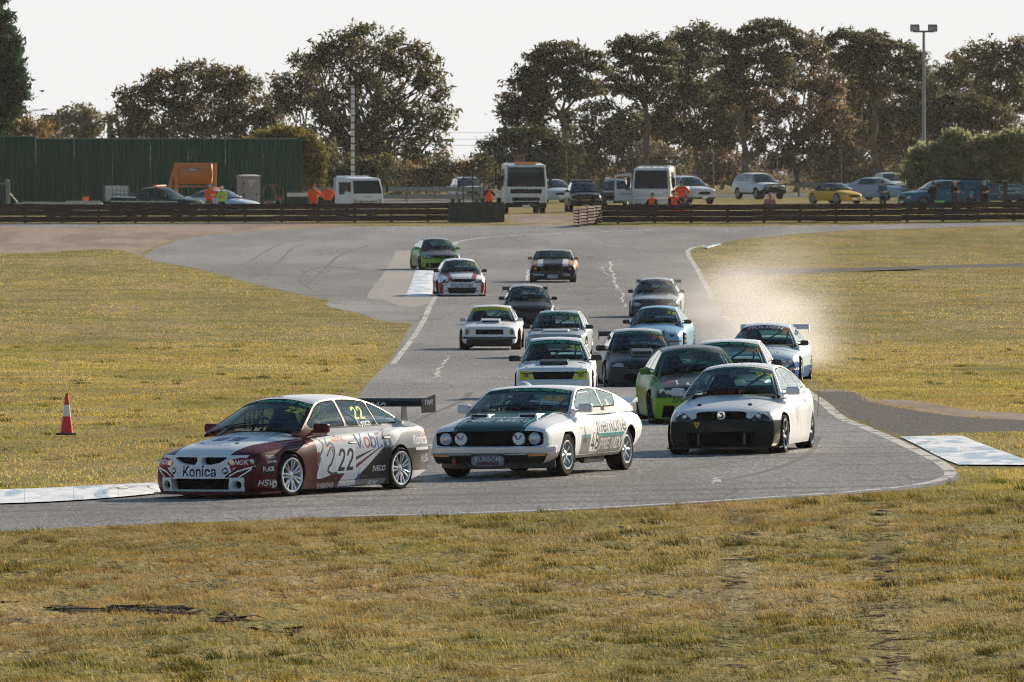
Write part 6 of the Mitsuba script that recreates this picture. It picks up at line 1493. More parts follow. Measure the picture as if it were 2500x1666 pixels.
def ex_under(c):
    c.text('under', .20, 'top', (1.95, .18), 'white', slant=.15, stretch=1.2)
    c.decal('red_panel', flat_poly([(-.13, -.08), (.13, -.08), (.10, .08), (-.10, .08)]), 'top', (1.65, -.58), (.45, .12, .12)); c.decal('white_bar', flat_poly([(-.02, -.16), (.02, -.16), (.02, .16), (-.02, .16)]), 'top', (1.8, -.43), 'white')
    c.text('Wrap Studio', .08, 'front', (-.40, .70), 'white', lift=.012, stretch=.95); c.text('Metro', .12, 'front', (-.33, .565), (.03, .07, .02), slant=.3, bold=False, lift=.012)
    for sd in (1, -1):
        for k in (0, 1): c.decal('corner_stripe', flat_poly([(sd * .80, .56 - .07 * k), (sd * .94, .59 - .07 * k), (sd * .94, .62 - .07 * k), (sd * .80, .585 - .07 * k)]), 'front', (0, 0), (.55, .66, .5), .006)
racer(VE, VE_G, 'lime green saloon with a grey bonnet lettered in white, half hidden behind the silver-white saloon', 1707, 1034, -3.5, zones(GRN, lambda c, x, a, z, w: [] if w == 'cabin' and False else [((w == 'cabin') & (z > 1.33), (.09, .09, .095)), ((w == 'body') & ontop(c, x, z) & (x > .8) & (a < .74), (.085, .09, .095)), ((w == 'body') & (x > 1.9) & (z < .60), LIME), ((w == 'body') & (x > 2.0) & (z > .62) & (z < .80), (.02, .022, .025))]), .07, .97, holes=[([[(-.44, .22), (.44, .22), (.44, .42), (-.44, .42)]], .14, 1, 'lower_grille'), ([[(.52, .22), (.76, .24), (.72, .46), (.52, .46)]], .10, 0, 'brake_duct', True)], lamps=[VELAMP], strip_ink=(.02, .16, .12), mirror=(.05, .22, .02), driver=('driver in dark suit inside the lime green saloon behind number 97', (.03, .03, .035), (.05, .05, .06)), spl=(.11, .06, (.02, .02, .02)), extra=ex_under, rimc=BLACKP)
racer(VS, VS_G, 'white saloon numbered 60 of which mainly roof and windscreen show behind the lime green saloon', 1777, 1006, 4, (.70, .71, .72), scale=1.0, holes=VTG[1:], number=('60', 'orange'), driver=('driver in grey helmet inside the white number 60 saloon', (.05, .05, .06), (.30, .30, .32)), msize=(.07, .20, .12))
def ex_vx(c):
    c.text('HOLDEN', .15, 'top', (1.30, .1), (.05, .09, .2), stretch=1.6) if False else c.text('RACING', .10, 'top', (1.55, .05), (.05, .10, .22), slant=.3, stretch=2.2)
    c.decal('orange_panel', flat_poly([(-.11, -.06), (.11, -.06), (.11, .06), (-.11, .06)]), 'front', (.66, .42), (.75, .24, .02), .008); c.text('GMH', .06, 'front', (.84, .47), 'white', lift=.008)
BLU = (.015, .085, .27)
racer(VT, VT_G, 'white and blue saloon running two wheels on the grass in a dust cloud', 1862, 934, 6, zones((.52, .61, .68), lambda c, x, a, z, w: [((w == 'body') & (x > 1.9) & (z < .56 - (.75 - a) * .55) & (a > .25), BLU), ((w == 'body') & (x > 2.0) & (np.abs(z - .50 - (a - .6) * .9) < .025) & (a > .45) & (a < .8), (.66, .70, .73)), ((w == 'body') & (a > .80) & (z < .60) & (x > 1.0), BLU), ((w == 'body') & (x < .6) & (z < .45), BLU)]), .07, holes=VTG, lamps=[VTLAMP], strip=(.14, .015, .03), strip_text='HOLDEN', sd_=.24, th=.13, strip_ink='white', number=('3', 'orange'), driver=('driver in pale green helmet inside the white and blue saloon', (.03, .04, .06), (.25, .55, .48)), spl=(.075, .06, (.40, .45, .5)), extra=ex_vx, wing_=(-2.3, 1.22, .82, .26, (.34, .26), (.62, .64, .66)))
racer(VS, VS_G, 'dark grey saloon with a tall bonnet scoop and orange number 90', 1566, 945, -3, zones((.018, .034, .042), lambda c, x, a, z, w: [((w == 'cabin') & (z > 1.28), (.45, .47, .49)), ((w == 'body') & (x > 2.12) & (a < .22) & (z > .55) & (z < .62), (.01, .01, .01))]), .07, .96, holes=[([[(-.42, .56), (.42, .56), (.40, .64), (-.40, .64)]], .07, 0, 'upper_grille'), ([oval(0, .37, .48, .10, 30, .6)], .12, 1, 'lower_grille')], lamps=[([(.46, .60), (.80, .61), (.84, .66), (.80, .71), (.50, .69)], (.34, .36, .38), [])], number=('90', (.80, .16, .02)), driver=('driver in black helmet inside the dark grey number 90 saloon', (.03, .03, .035), (.06, .07, .08)), spl=(.085, .05, (.02, .022, .025)), extra=lambda c: scoop(c, 1.0, 1.72, .26, .13, (.10, .12, .14)), wing_=(-2.38, 1.18, .80, .22, (.2, .2), (.03, .03, .035)), msize=(.07, .22, .13))
def ex_vk(c):
    scoop(c, .95, 1.70, .32, .11, (.03, .045, .055))
    for sd in (1, -1):
        q = [(sd * .44, .565), (sd * .76, .565), (sd * .76, .755), (sd * .52, .75)]
        v, f = flat_poly(q, .06); k = c.add('headlight', trimesh.Trimesh(c.project(v, 'front', .012), f, process=False), 'print_material', smooth=True, color=np.repeat(np.asarray([[.55, .62, .02]]), len(v), 0))
        c.decal('painted_eye', flat_poly(oval(sd * .62, .655, .065, .04)), 'front', (0, 0), (.16, .17, .16), .016, parent=k); c.decal('painted_brow', flat_poly(LineString([(sd * .49, .72), (sd * .58, .70), (sd * .73, .715)]).buffer(.013)), 'front', (0, 0), 'black', .017, parent=k)
        c.decal('indicator_light', flat_poly([(sd * .78, .565), (sd * .85, .565), (sd * .85, .755), (sd * .78, .755)]), 'front', (0, 0), (.42, .44, .46), .014)
        for y in (.25, .62): 
            p = c.project(np.array([[1.95, sd * y]]), 'top', 0)[0]; c.add('bonnet_pin', moved(lathe([(0, .015), (.02, .015), (.02, 0), (0, 0)], 'z', 8), *p), BLACKP)
        v, f = flat_poly([(1.15, sd * .52), (1.15, sd * .72), (1.30, sd * .70), (1.30, sd * .56)], .06); c.add('bonnet_vent', trimesh.Trimesh(c.project(v, 'top', .006), f, process=False), BLACKP, smooth=True)
VK = dict(BOX, w=1.71, flare_f=.03, flare_r=.03)
racer(VK, BOX_G, 'white boxy saloon with yellow eye-shaped headlight covers and number 39', 1354, 975, 2, (.66, .70, .73), .07, .94, holes=[([[(-.43, .57), (.43, .57), (.50, .74), (-.50, .74)]], .06, 2, 'grille'), ([[(-.5, .25), (.5, .25), (.5, .40), (-.5, .40)]], .12, 0, 'lower_grille')], number=('39', 'yellow'), driver=('driver in dark suit inside the white number 39 saloon', (.02, .02, .025), (.06, .06, .07)), spl=(.13, .05, (.45, .46, .48)), extra=ex_vk, msize=(.07, .26, .13), pins=False)
def ex35(c):
    for sd in (1, -1):
        for y, r in ((.20, .055), (.36, .05), (.62, .075)): c.decal('round_vent', flat_poly(disc(sd * y, .655 if y < .5 else .68, r)), 'front', (0, 0), (.05, .09, .13), .008)
    c.decal('bonnet_badge', flat_poly(disc(0, 0, .045)), 'front', (0, .73), (.05, .08, .12), .008)
racer(VT, VT_G, 'light blue saloon with round nose vents and number 35', 1598, 863, 6, zones((.19, .40, .57), lambda c, x, a, z, w: [((w == 'body') & (x > 1.9) & (np.abs(z - .50) < .022), (.25, .05, .05)), ((w == 'body') & (x > 1.8) & (z < .40), (.16, .27, .38))]), .09, .95, holes=[([[(-.5, .22), (.5, .22), (.5, .38), (-.5, .38)]], .12, 1, 'lower_grille')], number=('35', 'yellow'), strip_ink=(.02, .16, .12), driver=('driver in silver helmet inside the light blue saloon', (.04, .05, .06), (.45, .47, .5)), spl=(.085, .05, (.35, .16, .14)), extra=ex35)
racer(VT, VT_G, 'silver and black saloon lettered across its nose, behind the light blue saloon', 1601, 776, 3, zones((.42, .44, .46), lambda c, x, a, z, w: [((w == 'body') & (x > 1.8) & (z < .78), (.035, .037, .04)), ((w == 'body') & (x > .9) & ontop(c, x, z) & (a < .45) & (x < 1.6), (.20, .21, .22))]), .09, .95, holes=VTG[1:], lamps=[VTLAMP], strip=(.12, .02, .035), strip_text='HOLDEN', sd_=.24, th=.12, strip_ink=(.5, .5, .5), number=('5', 'yellow'), extra=lambda c: c.text("JACK DANIEL'S", .13, 'top', (2.02, 0), (.62, .64, .66), stretch=1.15), wing_=(-2.3, 1.18, .80, .24, (.24, .22), (.10, .10, .11)))
def ex_vl(c):
    for y0 in (.50, -.50): pass
    scoop(c, 1.25, 1.78, .38, .085, (.50, .52, .54))
    for sd in (1, -1): c.add('bonnet_vent', hull([(1.15 + dx, sd * (.55 + dy), float(c.top(1.15)) + .01) for dx in (-.1, .1) for dy in (-.08, .08)], .02, 8), plain((.55, .57, .59), .3), smooth=40)
racer(BOX, BOX_G, 'silver saloon with twin bonnet humps and number 34', 1358, 876, 4, (.33, .375, .40), .09, .94, holes=[([[(-.40, .62), (.40, .62), (.40, .70), (-.40, .70)]], .05, 2, 'grille'), ([[(-.5, .24), (.5, .24), (.5, .40), (-.5, .40)]], .12, 1, 'lower_grille')], lamps=[([(.40, .62), (.84, .63), (.84, .71), (.76, .755), (.52, .74)], (.42, .44, .46), [(.55, .68, .045, LENS), (.70, .69, .045, LENS)])], number=('34', 'yellow'), driver=('driver in white and silver helmet inside the silver number 34 saloon', (.05, .06, .08), (.60, .62, .64)), extra=ex_vl, msize=(.07, .22, .12))
def ex_tor(c):
    scoop(c, .72, 1.35, .30, .13, (.62, .63, .65))
    c.text('307', .10, 'top', (1.62, 0), (.10, .12, .14), stretch=1.4)
    for sd in (1, -1):
        c.add('headlight', moved(hull([(0, y, z) for y in (-.075, .075) for z in (-.06, .06)], .02, 8), float(c.Xf(.63, float(c.fz(.70)))) - .02, sd * .63, float(c.fz(.70))), plain((.03, .03, .03), .4), smooth=40)
        c.text('P', .11, 'front', (sd * .63, .70), (.42, .38, .08), lift=.03)
    c.add('front_bumper', cat([hull([(float(c.Xf(y, .42)) + .03 + dx, y, z) for y in (y0, y0 + .2) for dx, z in ((-.02, .37), (.01, .37), (.01, .415), (-.02, .415))], .01, 6) for y0 in np.arange(-.8, .7, .2)]), plain((.04, .04, .042), .4), smooth=50)
    c.add('oil_cooler', bx(1.85, 2.0, -.55, .55, .20, .34), plain((.03, .032, .035), .7), smooth=False)
    c.add('air_dam', hull([(1.95 - .3 * (abs(y) / .7) ** 3, y, z) for y in np.linspace(-.70, .70, 7) for z in (.14, .25)], .012, 6), BLACKP, smooth=40)
racer(TOR, TOR_G, 'white flared saloon with a yellow sun strip and large bonnet scoop', 1197, 855, 2, zones((.72, .725, .73), lambda c, x, a, z, w: [((w == 'body') & (z < .50) & (x > 1.6) & (a < .70), (.03, .03, .03))]), .09, .95, holes=[([[(-.42, .63), (.42, .63), (.42, .78), (-.42, .78)]], .08, 2, 'grille')], strip=(.55, .50, .04), strip_text='TOURING CAR MASTERS', sd_=.24, th=.062, strip_ink=(.12, .04, .03), extra=ex_tor, rim='spok5', rimc=BLACKP, mirror=(.5, .52, .54), msize=(.07, .14, .09), pins=True, under=False)
racer(VT, VT_G, 'black saloon between the white flared saloon and the orange coupe', 1291, 794, -2, zones((.014, .015, .017), lambda c, x, a, z, w: [((w == 'cabin') & (z > 1.28), (.30, .31, .32))]), .09, .93, holes=VTG, lamps=[VTLAMP], strip=(.02, .022, .025), strip_text='HKC', strip_ink=(.5, .5, .5), number=('7', (.5, .5, .3)), extra=lambda c: c.decal('indicator_light', flat_poly([(-.05, -.03), (.05, -.03), (.05, .03), (-.05, .03)]), 'front', (-.74, .50), (.75, .22, .03), .008), wing_=(-2.3, 1.17, .80, .22, (.2, .2), (.05, .05, .055)))
def ex_xa2(c):
    for sd in (1, -1):
        zl = float(c.fz(.70)); x0 = float(c.Xf(.7, zl)) - .05
        for y, b in ((.71, AMBER), (.46, plain((.05, .05, .05), .4))): c.add('headlight', moved(lathe([(0, .03), (.06, .02), (.09, .0), (.09, -.02), (0, -.02)], 'x', 18), x0, sd * y, zl), b, smooth=40)
    for y, t in ((-.58, 'PERKINS'), (.58, 'FORD')): c.text(t, .07, 'front', (y, .46), 'white', stretch=1.1, lift=.01)
    c.decal('number_plate', flat_poly([(-.21, -.07), (.21, -.07), (.21, .07), (-.21, .07)]), 'front', (0, .385), (.60, .60, .60), .02); c.text('TOORAK', .06, 'front', (0, .40), 'black', lift=.026)
    c.add('air_dam', hull([(2.25 - .4 * (abs(y) / .9) ** 3, y, z) for y in np.linspace(-.86, .86, 9) for z in (.14, .25)], .012, 6), BLACKP, smooth=40)
    c.add('underbody', bx(-1.7, 1.6, -.62, .62, .17, .30), BLACKP, smooth=False)
racer(XA, XA_G, 'black and orange two-door coupe running alone in mid track', 1350, 690, 1, zones((.03, .03, .032), lambda c, x, a, z, w: [((w == 'cabin') & (z > 1.25), (.34, .33, .32)), ((w == 'body') & ontop(c, x, z, .2) & (x > .8) & (a > .40) & (a < .62), (.60, .60, .60)), ((w == 'body') & ontop(c, x, z, .25) & (x > .8) & (a >= .62), (.42, .17, .06)), ((w == 'body') & (x < .8) & (z > .6), (.38, .14, .05))]), .11, holes=[([oval(0, .70, .845, .10, 30, .28)], .08, 2, 'grille')], extra=ex_xa2, strip=(.05, .05, .05), strip_text='TCM', strip_ink=(.4, .4, .4), mirror=(.55, .22, .10), rim='spok5', rimc=BLACKP, under=False, pins=False)
RED = (.30, .012, .02)
def ex_rock(c):
    c.text('Rocktober', .16, 'front', (0, .565), (.03, .03, .04), lift=.012, stretch=.85)
    for sd in (1, -1): c.text('AC', .07, 'front', (sd * .66, .565), (.25, .04, .05), lift=.01); c.text('QMCP', .06, 'front', (sd * .62, .33), (.05, .05, .06), lift=.01)
    c.text('Wallbuy', .12, 'top', (2.05, 0), (.05, .12, .13), slant=.2, stretch=1.3)
racer(VE, VE_G, 'white saloon with dark red flanks and black lettering on its nose', 1126, 724, -3, zones((.70, .70, .71), lambda c, x, a, z, w: [((w == 'body') & (x > 1.5) & (a > .74) & (z < .66), RED), ((w == 'body') & ontop(c, x, z) & (a > .42 + (1.7 - x) * .1) & (a < .60 + (1.7 - x) * .15) & (x > .9), (.22, .05, .06)), ((w == 'body') & (x < 1.5) & (z < .62), RED)]), .09, .97, holes=VEG, lamps=[VELAMP], number=('712', 'yellow'), strip=(.05, .07, .08), strip_text='V8', strip_ink=(.3, .35, .35), spl=(.11, .05, (.72, .72, .72)), extra=ex_rock, rimc=BLACKP)
racer(VE, VE_G, 'bright green saloon with a dark bonnet at the back of the field', 1074, 660, -8, zones((.045, .19, .02), lambda c, x, a, z, w: [((w == 'cabin') & (z > 1.34), (.25, .25, .26)), ((w == 'body') & ontop(c, x, z) & (x > .8) & (a < .70), (.10, .105, .11)), ((w == 'body') & (x > 1.9) & (z < .62) & (z > .25), LIME)]), .11, .96, holes=VEG + [([[(.56, .26), (.76, .26), (.74, .44), (.60, .44)]], .10, 0, 'brake_duct', True)], lamps=[VELAMP], number=('26', (.3, .36, .05)), strip=(.04, .05, .05), strip_text='VE', strip_ink=(.2, .22, .2), mirror=(.10, .30, .04), extra=lambda c: c.text('PENRITE', .13, 'front', (.05, .56), 'black', lift=.012, stretch=1.0), rimc=BLACKP)
# ------------------------------------------------------------------ vehicles and people behind the barriers
def seat_px(px, depth):
    x = at_depth(px, 500, depth)[0]; z = float(ground(x, depth))
    return px, 833 + FPX * math.tan(math.atan2(EYE - z, depth) - PITCH)
def frame_at(px, depth, theta, lift=0.0):
    x = at_depth(px, 500, depth)[0]
    a = math.radians(theta)
    M = np.eye(4); M[:3, 0] = (-math.sin(a), -math.cos(a), 0); M[:3, 1] = (math.cos(a), -math.sin(a), 0); M[:3, 3] = (x, depth, float(ground(x, depth)) + lift)
    return M
class Kit:
    """a thing built of plain parts in its own frame"""
    def __init__(s, name, label, category, M, group=None):
        s.key = thing(name, label, category, group); s.M = M; s.tw = mi.ScalarTransform4f(M)
    def add(s, name, mesh, bsdf, smooth=35, parent=None, color=None):
        return obj(name, mesh, bsdf, parent or s.key, smooth=smooth, color=color, to_world=s.tw)
    def text(s, t, h, o, u, v, color, stretch=1.0, slant=0.0, name='lettering', parent=None):
        """flat lettering with its middle at o, running along u, upright along v"""
        p, f = flat_text(t, h, True, slant, stretch)
        P = np.asarray(o, float) + p[:, :1] * np.asarray(u, float) + p[:, 1:] * np.asarray(v, float)
        s.add(name, trimesh.Trimesh(P, f, process=False), 'print_material', False, parent, np.repeat(np.asarray(INK.get(color, color), float)[None], len(P), 0))
SUV = dict(VT, xf=2.30, xr=-2.40, w=1.86, wb=2.76, track=1.58, tyre_r=.36, tyre_w=.23, rim_r=.235, arch_r=.40, flare_f=.02, flare_r=.02, fz=([0, 1.3], [0, 1.3]), dz=0.0, crown_pow=3.4, nose_plan=.22, cavity=(-2.0, .9, .74, .55), tail_plan=.1,
    top=[(2.30, .90), (2.22, .95), (1.9, 1.01), (1.4, 1.06), (.95, 1.09), (.4, 1.10), (-1.0, 1.13), (-2.0, 1.16), (-2.40, 1.12)], bottom=[(2.30, .33), (1.9, .32), (-1.5, .32), (-2.4, .42)], plan=[(2.30, .83), (2.1, .87), (1.6, .91), (0, .93), (-1.6, .92), (-2.2, .89), (-2.40, .85)],
    crown=[(2.30, .07), (1.4, .10), (0, .09), (-2.4, .07)], nose=[(0, .12), (.35, .03), (.6, .0), (.85, .02), (1.3, .2)], tail=[(0, .1), (.4, .0), (1.0, .0), (1.3, .1)])
SUV_G = dict(VT_G, rail=[(1.02, 1.06), (.62, 1.34), (.28, 1.56), (-.2, 1.64), (-1.2, 1.64), (-1.8, 1.60), (-2.1, 1.48), (-2.30, 1.15)], header=.26, rear_header=-1.95, belt=1.09, tumble=.30, tumble2=.2, hoop=-.3, bulge=.05, bow=.08, windows=[[(1.0, 1.0), (1.0, 1.8), (-.24, 1.8), (-.2, 1.0)], [(-.27, 1.0), (-.31, 1.8), (-1.15, 1.8), (-1.2, 1.0)], [(-1.24, 1.0), (-1.2, 1.8), (-2.0, 1.8), (-2.1, 1.0)]])
WAGON = dict(SUV, tyre_r=.34, arch_r=.375)
PICK = dict(SUV, xf=2.45, xr=-2.85, wb=3.08, cavity=(-.85, .95, .74, .55), top=[(2.45, .92), (2.37, .97), (2.0, 1.03), (1.5, 1.08), (1.05, 1.10), (.4, 1.11), (-1.0, 1.13), (-2.85, 1.13)], bottom=[(2.45, .34), (1.9, .33), (-1.5, .33), (-2.85, .45)], plan=[(2.45, .83), (2.25, .87), (1.7, .91), (0, .93), (-1.6, .92), (-2.85, .90)], crown=[(2.45, .07), (1.4, .10), (0, .09), (-2.85, .03)])
PICK_G = dict(SUV_G, rail=[(1.10, 1.07), (.70, 1.34), (.36, 1.55), (-.05, 1.62), (-.6, 1.61), (-.95, 1.56), (-1.08, 1.42), (-1.16, 1.12)], header=.32, rear_header=-.96, windows=[[(1.1, 1.0), (1.1, 1.8), (-.14, 1.8), (-.1, 1.0)], [(-.18, 1.0), (-.22, 1.8), (-1.0, 1.8), (-1.05, 1.0)]], hoop=-.25)
SED = dict(VT, fz=([0, 1.3], [.06, 1.36]), dz=.04, bottom=[(a, b + .10) for a, b in VT['bottom']], top=[(a, b + .05) for a, b in VT['top']], arch_r=.35, flare_f=.0, flare_r=.0)
SED_G = dict(VT_G, rail=[(a, b + .045) for a, b in VT_G['rail']], belt=.93)
ROAD = dict(VT, xf=1.95, xr=-1.95, w=1.70, wb=2.38, track=1.44, fz=([0, 1.3], [.03, 1.33]), dz=.0, cavity=(-.75, .68, .62, .35), flare_f=.0, flare_r=.02, top=[(1.95, .58), (1.85, .64), (1.4, .75), (.8, .83), (.3, .84), (-.6, .86), (-1.3, .89), (-1.8, .86), (-1.95, .78)], bottom=[(1.95, .18), (-1.2, .18), (-1.95, .28)],
    plan=[(1.95, .66), (1.7, .78), (1.2, .83), (0, .84), (-1.2, .84), (-1.7, .79), (-1.95, .70)], crown=[(1.95, .08), (1.0, .1), (-1.0, .1), (-1.95, .08)])
ROAD_G = dict(VT_G, rail=[(.78, .80), (.45, 1.03), (.24, 1.15), (0, 1.19), (-.4, 1.17), (-.75, 1.08), (-1.05, .92)], header=.20, rear_header=-.66, belt=.83, tumble=.42, hoop=-.3, windows=[[(.8, .6), (.8, 1.5), (-.5, 1.5), (-.6, .6)]])
def roadcar(spec, g, name, category, label, px, depth, theta, color, grillecol=True, glass='dark_glass_material', scale=1.0, rails=False, extra=None, cabin=None, group='vehicles parked behind the barriers', bumper=None, plate=True):
    p = seat_px(px, depth)
    c = start(spec, name, label, category, p[0], p[1], theta, .14, scale=scale); tag(c.key, group=group); c.levels = 1
    h = spec['top'][0][1]
    col = np.asarray(color, float)
    def paint(v, which):
        k = np.repeat(col[None], len(v), 0)
        if which == 'cabin': return k if cabin is None else np.repeat(np.asarray(cabin, float)[None], len(v), 0)
        if bumper is not None: k = two(k, bumper, (v[:, 2] < h * .62) & (v[:, 0] > 1.7))
        return two(k, (.03, .03, .032), v[:, 2] < spec['bottom'][0][1] + .10) if spec['tyre_r'] > .33 else k
    if grillecol: grille(c, [oval(0, h * .74, .40, h * .10, 20, .5)], .05, slats=1, name='grille')
    body(c, paint, 34); flush_late(c)
    c.glasshouse(g, paint, glass=glass, sideglass=glass, rearglass=glass)
    z = h * .76
    lamp(c, [(.50, z - .05), (.74, z - .04), (.84, z + .01), (.84, z + .09), (.60, z + .06)], (.50, .53, .55), [])
    mirrors(c, g['rail'][0][0] - .36, g['belt'] + .02, color, (.10, .18, .14))
    if plate: c.decal('number_plate', flat_poly([(-.19, -.06), (.19, -.06), (.19, .06), (-.19, .06)]), 'front', (0, h * .46), 'white', .02)
    handles(c, [(-.05, g['belt'] - .14), (-1.0, g['belt'] - .12)][:2 if spec['wb'] > 2.5 else 1], (.3, .3, .3))
    if rails:
        for sd in (1, -1): c.add('roof_rail', tube([(g['header'] - .1, sd * .56, g['rail'][3][1] + .05), (g['header'] - .25, sd * .56, g['rail'][3][1] + .10), (g['rear_header'] + .25, sd * .56, g['rail'][3][1] + .10), (g['rear_header'] + .1, sd * .56, g['rail'][3][1] + .04)], .022, 6), plain((.2, .2, .21), .4))
    if extra: extra(c)
    c.wheels('spok6', plain((.32, .33, .35), .35, .7))
    return c
def bullbar(c):
    h = c.sp['top'][0][1]; x = c.xf + .08
    c.add('bull_bar', cat([hull([(x - .1, y, z) for y in (-.84, .84) for z in (.42, .62)] + [(x + .03, y, z) for y in (-.7, .7) for z in (.44, .60)], .03, 8)] + [tube([(x - .05, sd * .74, .6), (x + .02, sd * .70, h + .02), (x + .02, 0, h + .06)], .035, 6) for sd in (1, -1)] + [tube([(x, sd * .3, .6), (x + .02, sd * .3, h + .05)], .03, 6) for sd in (1, -1)] + [tube([(x + .02, -.72, h * .82), (x + .02, .72, h * .82)], .03, 6)]), BLACKP, smooth=40)
def amberbar(c, x, half, z=None, h=.09):
    z = z if z is not None else float(np.max(c.rail[:, 1])) + .05
    c.add('amber_light_bar', hull([(x + dx, y, z + dz) for dx in (-.10, .10) for y in (-half, half) for dz in (.03, h)], .025, 8), AMBER, smooth=40)
WHITEC, SILV, BLK_ = (.62, .63, .64), (.42, .45, .48), (.014, .015, .017)
roadcar(WAGON, SUV_G, 'parked_wagon', 'car', 'white wagon standing behind the wire gates left of the big white truck', 1150, 742, -9, (.56, .60, .63))
roadcar(SED, SED_G, 'parked_sedan', 'car', 'silver sedan parked just right of the big white truck', 1364, 700, -12, SILV)
roadcar(SUV, SUV_G, 'parked_wagon', 'car', 'dark four-wheel drive with bull bar right of the silver sedan', 1428, 636, -4, (.05, .055, .06), extra=lambda c: (bullbar(c), c.add('roof_rack', cat([bx(-1.7, .1, -.6, .6, 1.74, 1.765)] + [bx(x - .03, x + .03, -.62, .62, 1.70, 1.74) for x in (-1.6, -.8, 0)]), GREYM, smooth=False), c.decal('amber_strip', flat_poly([(-.3, -.02), (.3, -.02), (.3, .02), (-.3, .02)]), 'front', (0, .66), (.65, .35, .03), .03)))
roadcar(WAGON, SUV_G, 'parked_wagon', 'car', 'dark wagon with pale bonnet edge left of the truck with its door open', 1494, 655, 8, (.045, .055, .065), rails=True)
roadcar(WAGON, SUV_G, 'parked_wagon', 'car', 'white wagon with roof rails behind the marshals in orange', 1704, 685, -26, (.52, .55, .58), rails=True)
roadcar(SUV, SUV_G, 'parked_wagon', 'car', 'tall white off-road wagon with black bull bar standing alone', 1876, 735, -24, (.60, .61, .61), extra=bullbar, bumper=BLK_)
roadcar(ROAD, ROAD_G, 'parked_roadster', 'car', 'small yellow roadster with black hood parked on the grass', 2068, 690, -36, (.60, .36, .04), cabin=(.02, .02, .022), grillecol=True)
roadcar(PICK, PICK_G, 'parked_pickup', 'pickup', 'white ute parked behind the silver-blue coupe at right', 2190, 765, -18, WHITEC)
roadcar(dict(SED, w=1.76), dict(SED_G, windows=SED_G['windows'][:2]), 'parked_coupe', 'car', 'silver-blue coupe in front of the white ute at right', 2184, 722, -48, (.30, .38, .44))
def canopy(c):
    m = split_smooth(hull([(-1.15, sd * y, z) for sd in (1, -1) for y, z in ((.80, 1.16), (.70, 1.62))] + [(-2.75, sd * y, z) for sd in (1, -1) for y, z in ((.80, 1.16), (.70, 1.60))], .05, 10), 40)
    k = c.add('canopy', m, 'car_paint_material', smooth=True, color=np.repeat(np.array([[.012, .11, .18]]), len(m.vertices), 0))
    for sd in (1, -1): c.add('canopy_window', hull([(x, sd * y, z) for x in (-1.35, -2.5) for y, z in ((.835, 1.27), (.765, 1.52))], .01, 6), plain((.015, .02, .025), .1, 0, 1.0), parent=k)
    c.add('awning_roll', bx(-2.6, .1, .50, .70, 1.70, 1.84, .03), BLACKP); c.add('roof_rack', cat([bx(x - .03, x + .03, -.6, .6, 1.67, 1.70) for x in (-2.3, -1.3, -.2)]), BLACKP, smooth=False)
    for sd in (1, -1): c.add('tail_light', hull([(-2.85, sd * .84, z) for z in (.85, 1.08)], .03, 6), REDL)
roadcar(PICK, PICK_G, 'parked_pickup', 'pickup', 'blue ute with canopy and black awning roll, side on at right', 2236, 650, 64, (.010, .11, .18), extra=canopy)
def greenute(c):
    amberbar(c, -.1, .55)
    c.add('side_stripe', cat([bx(-2.7, 1.6, sd * .935 - .004, sd * .935 + .004, .84, .90) for sd in (1, -1)]), plain((.45, .5, .45), .4), smooth=False)
    c.add('tray_rail', cat([tube([(-1.3, sd * .85, 1.13), (-1.3, sd * .85, 1.28), (-2.75, sd * .85, 1.28), (-2.75, sd * .85, 1.13)], .025, 6) for sd in (1, -1)]), GREYM)
roadcar(PICK, PICK_G, 'parked_pickup', 'pickup', 'dark green ute with amber bar under the orange tank frame', 452, 640, -62, (.008, .030, .028), glass='clear_glass_material', extra=greenute)
def bonnetvents(c):
    amberbar(c, -.35, .45)
    for sd in (1, -1):
        v, f = flat_poly([(1.3, sd * .25), (1.3, sd * .45), (1.6, sd * .42), (1.6, sd * .28)], .1); c.add('bonnet_vent', trimesh.Trimesh(c.project(v, 'top', .01), f, process=False), BLACKP)
roadcar(SED, SED_G, 'parked_sedan', 'car', 'pale blue sedan with amber roof bar beside the dark green ute', 588, 655, -55, (.48, .57, .64), extra=bonnetvents)
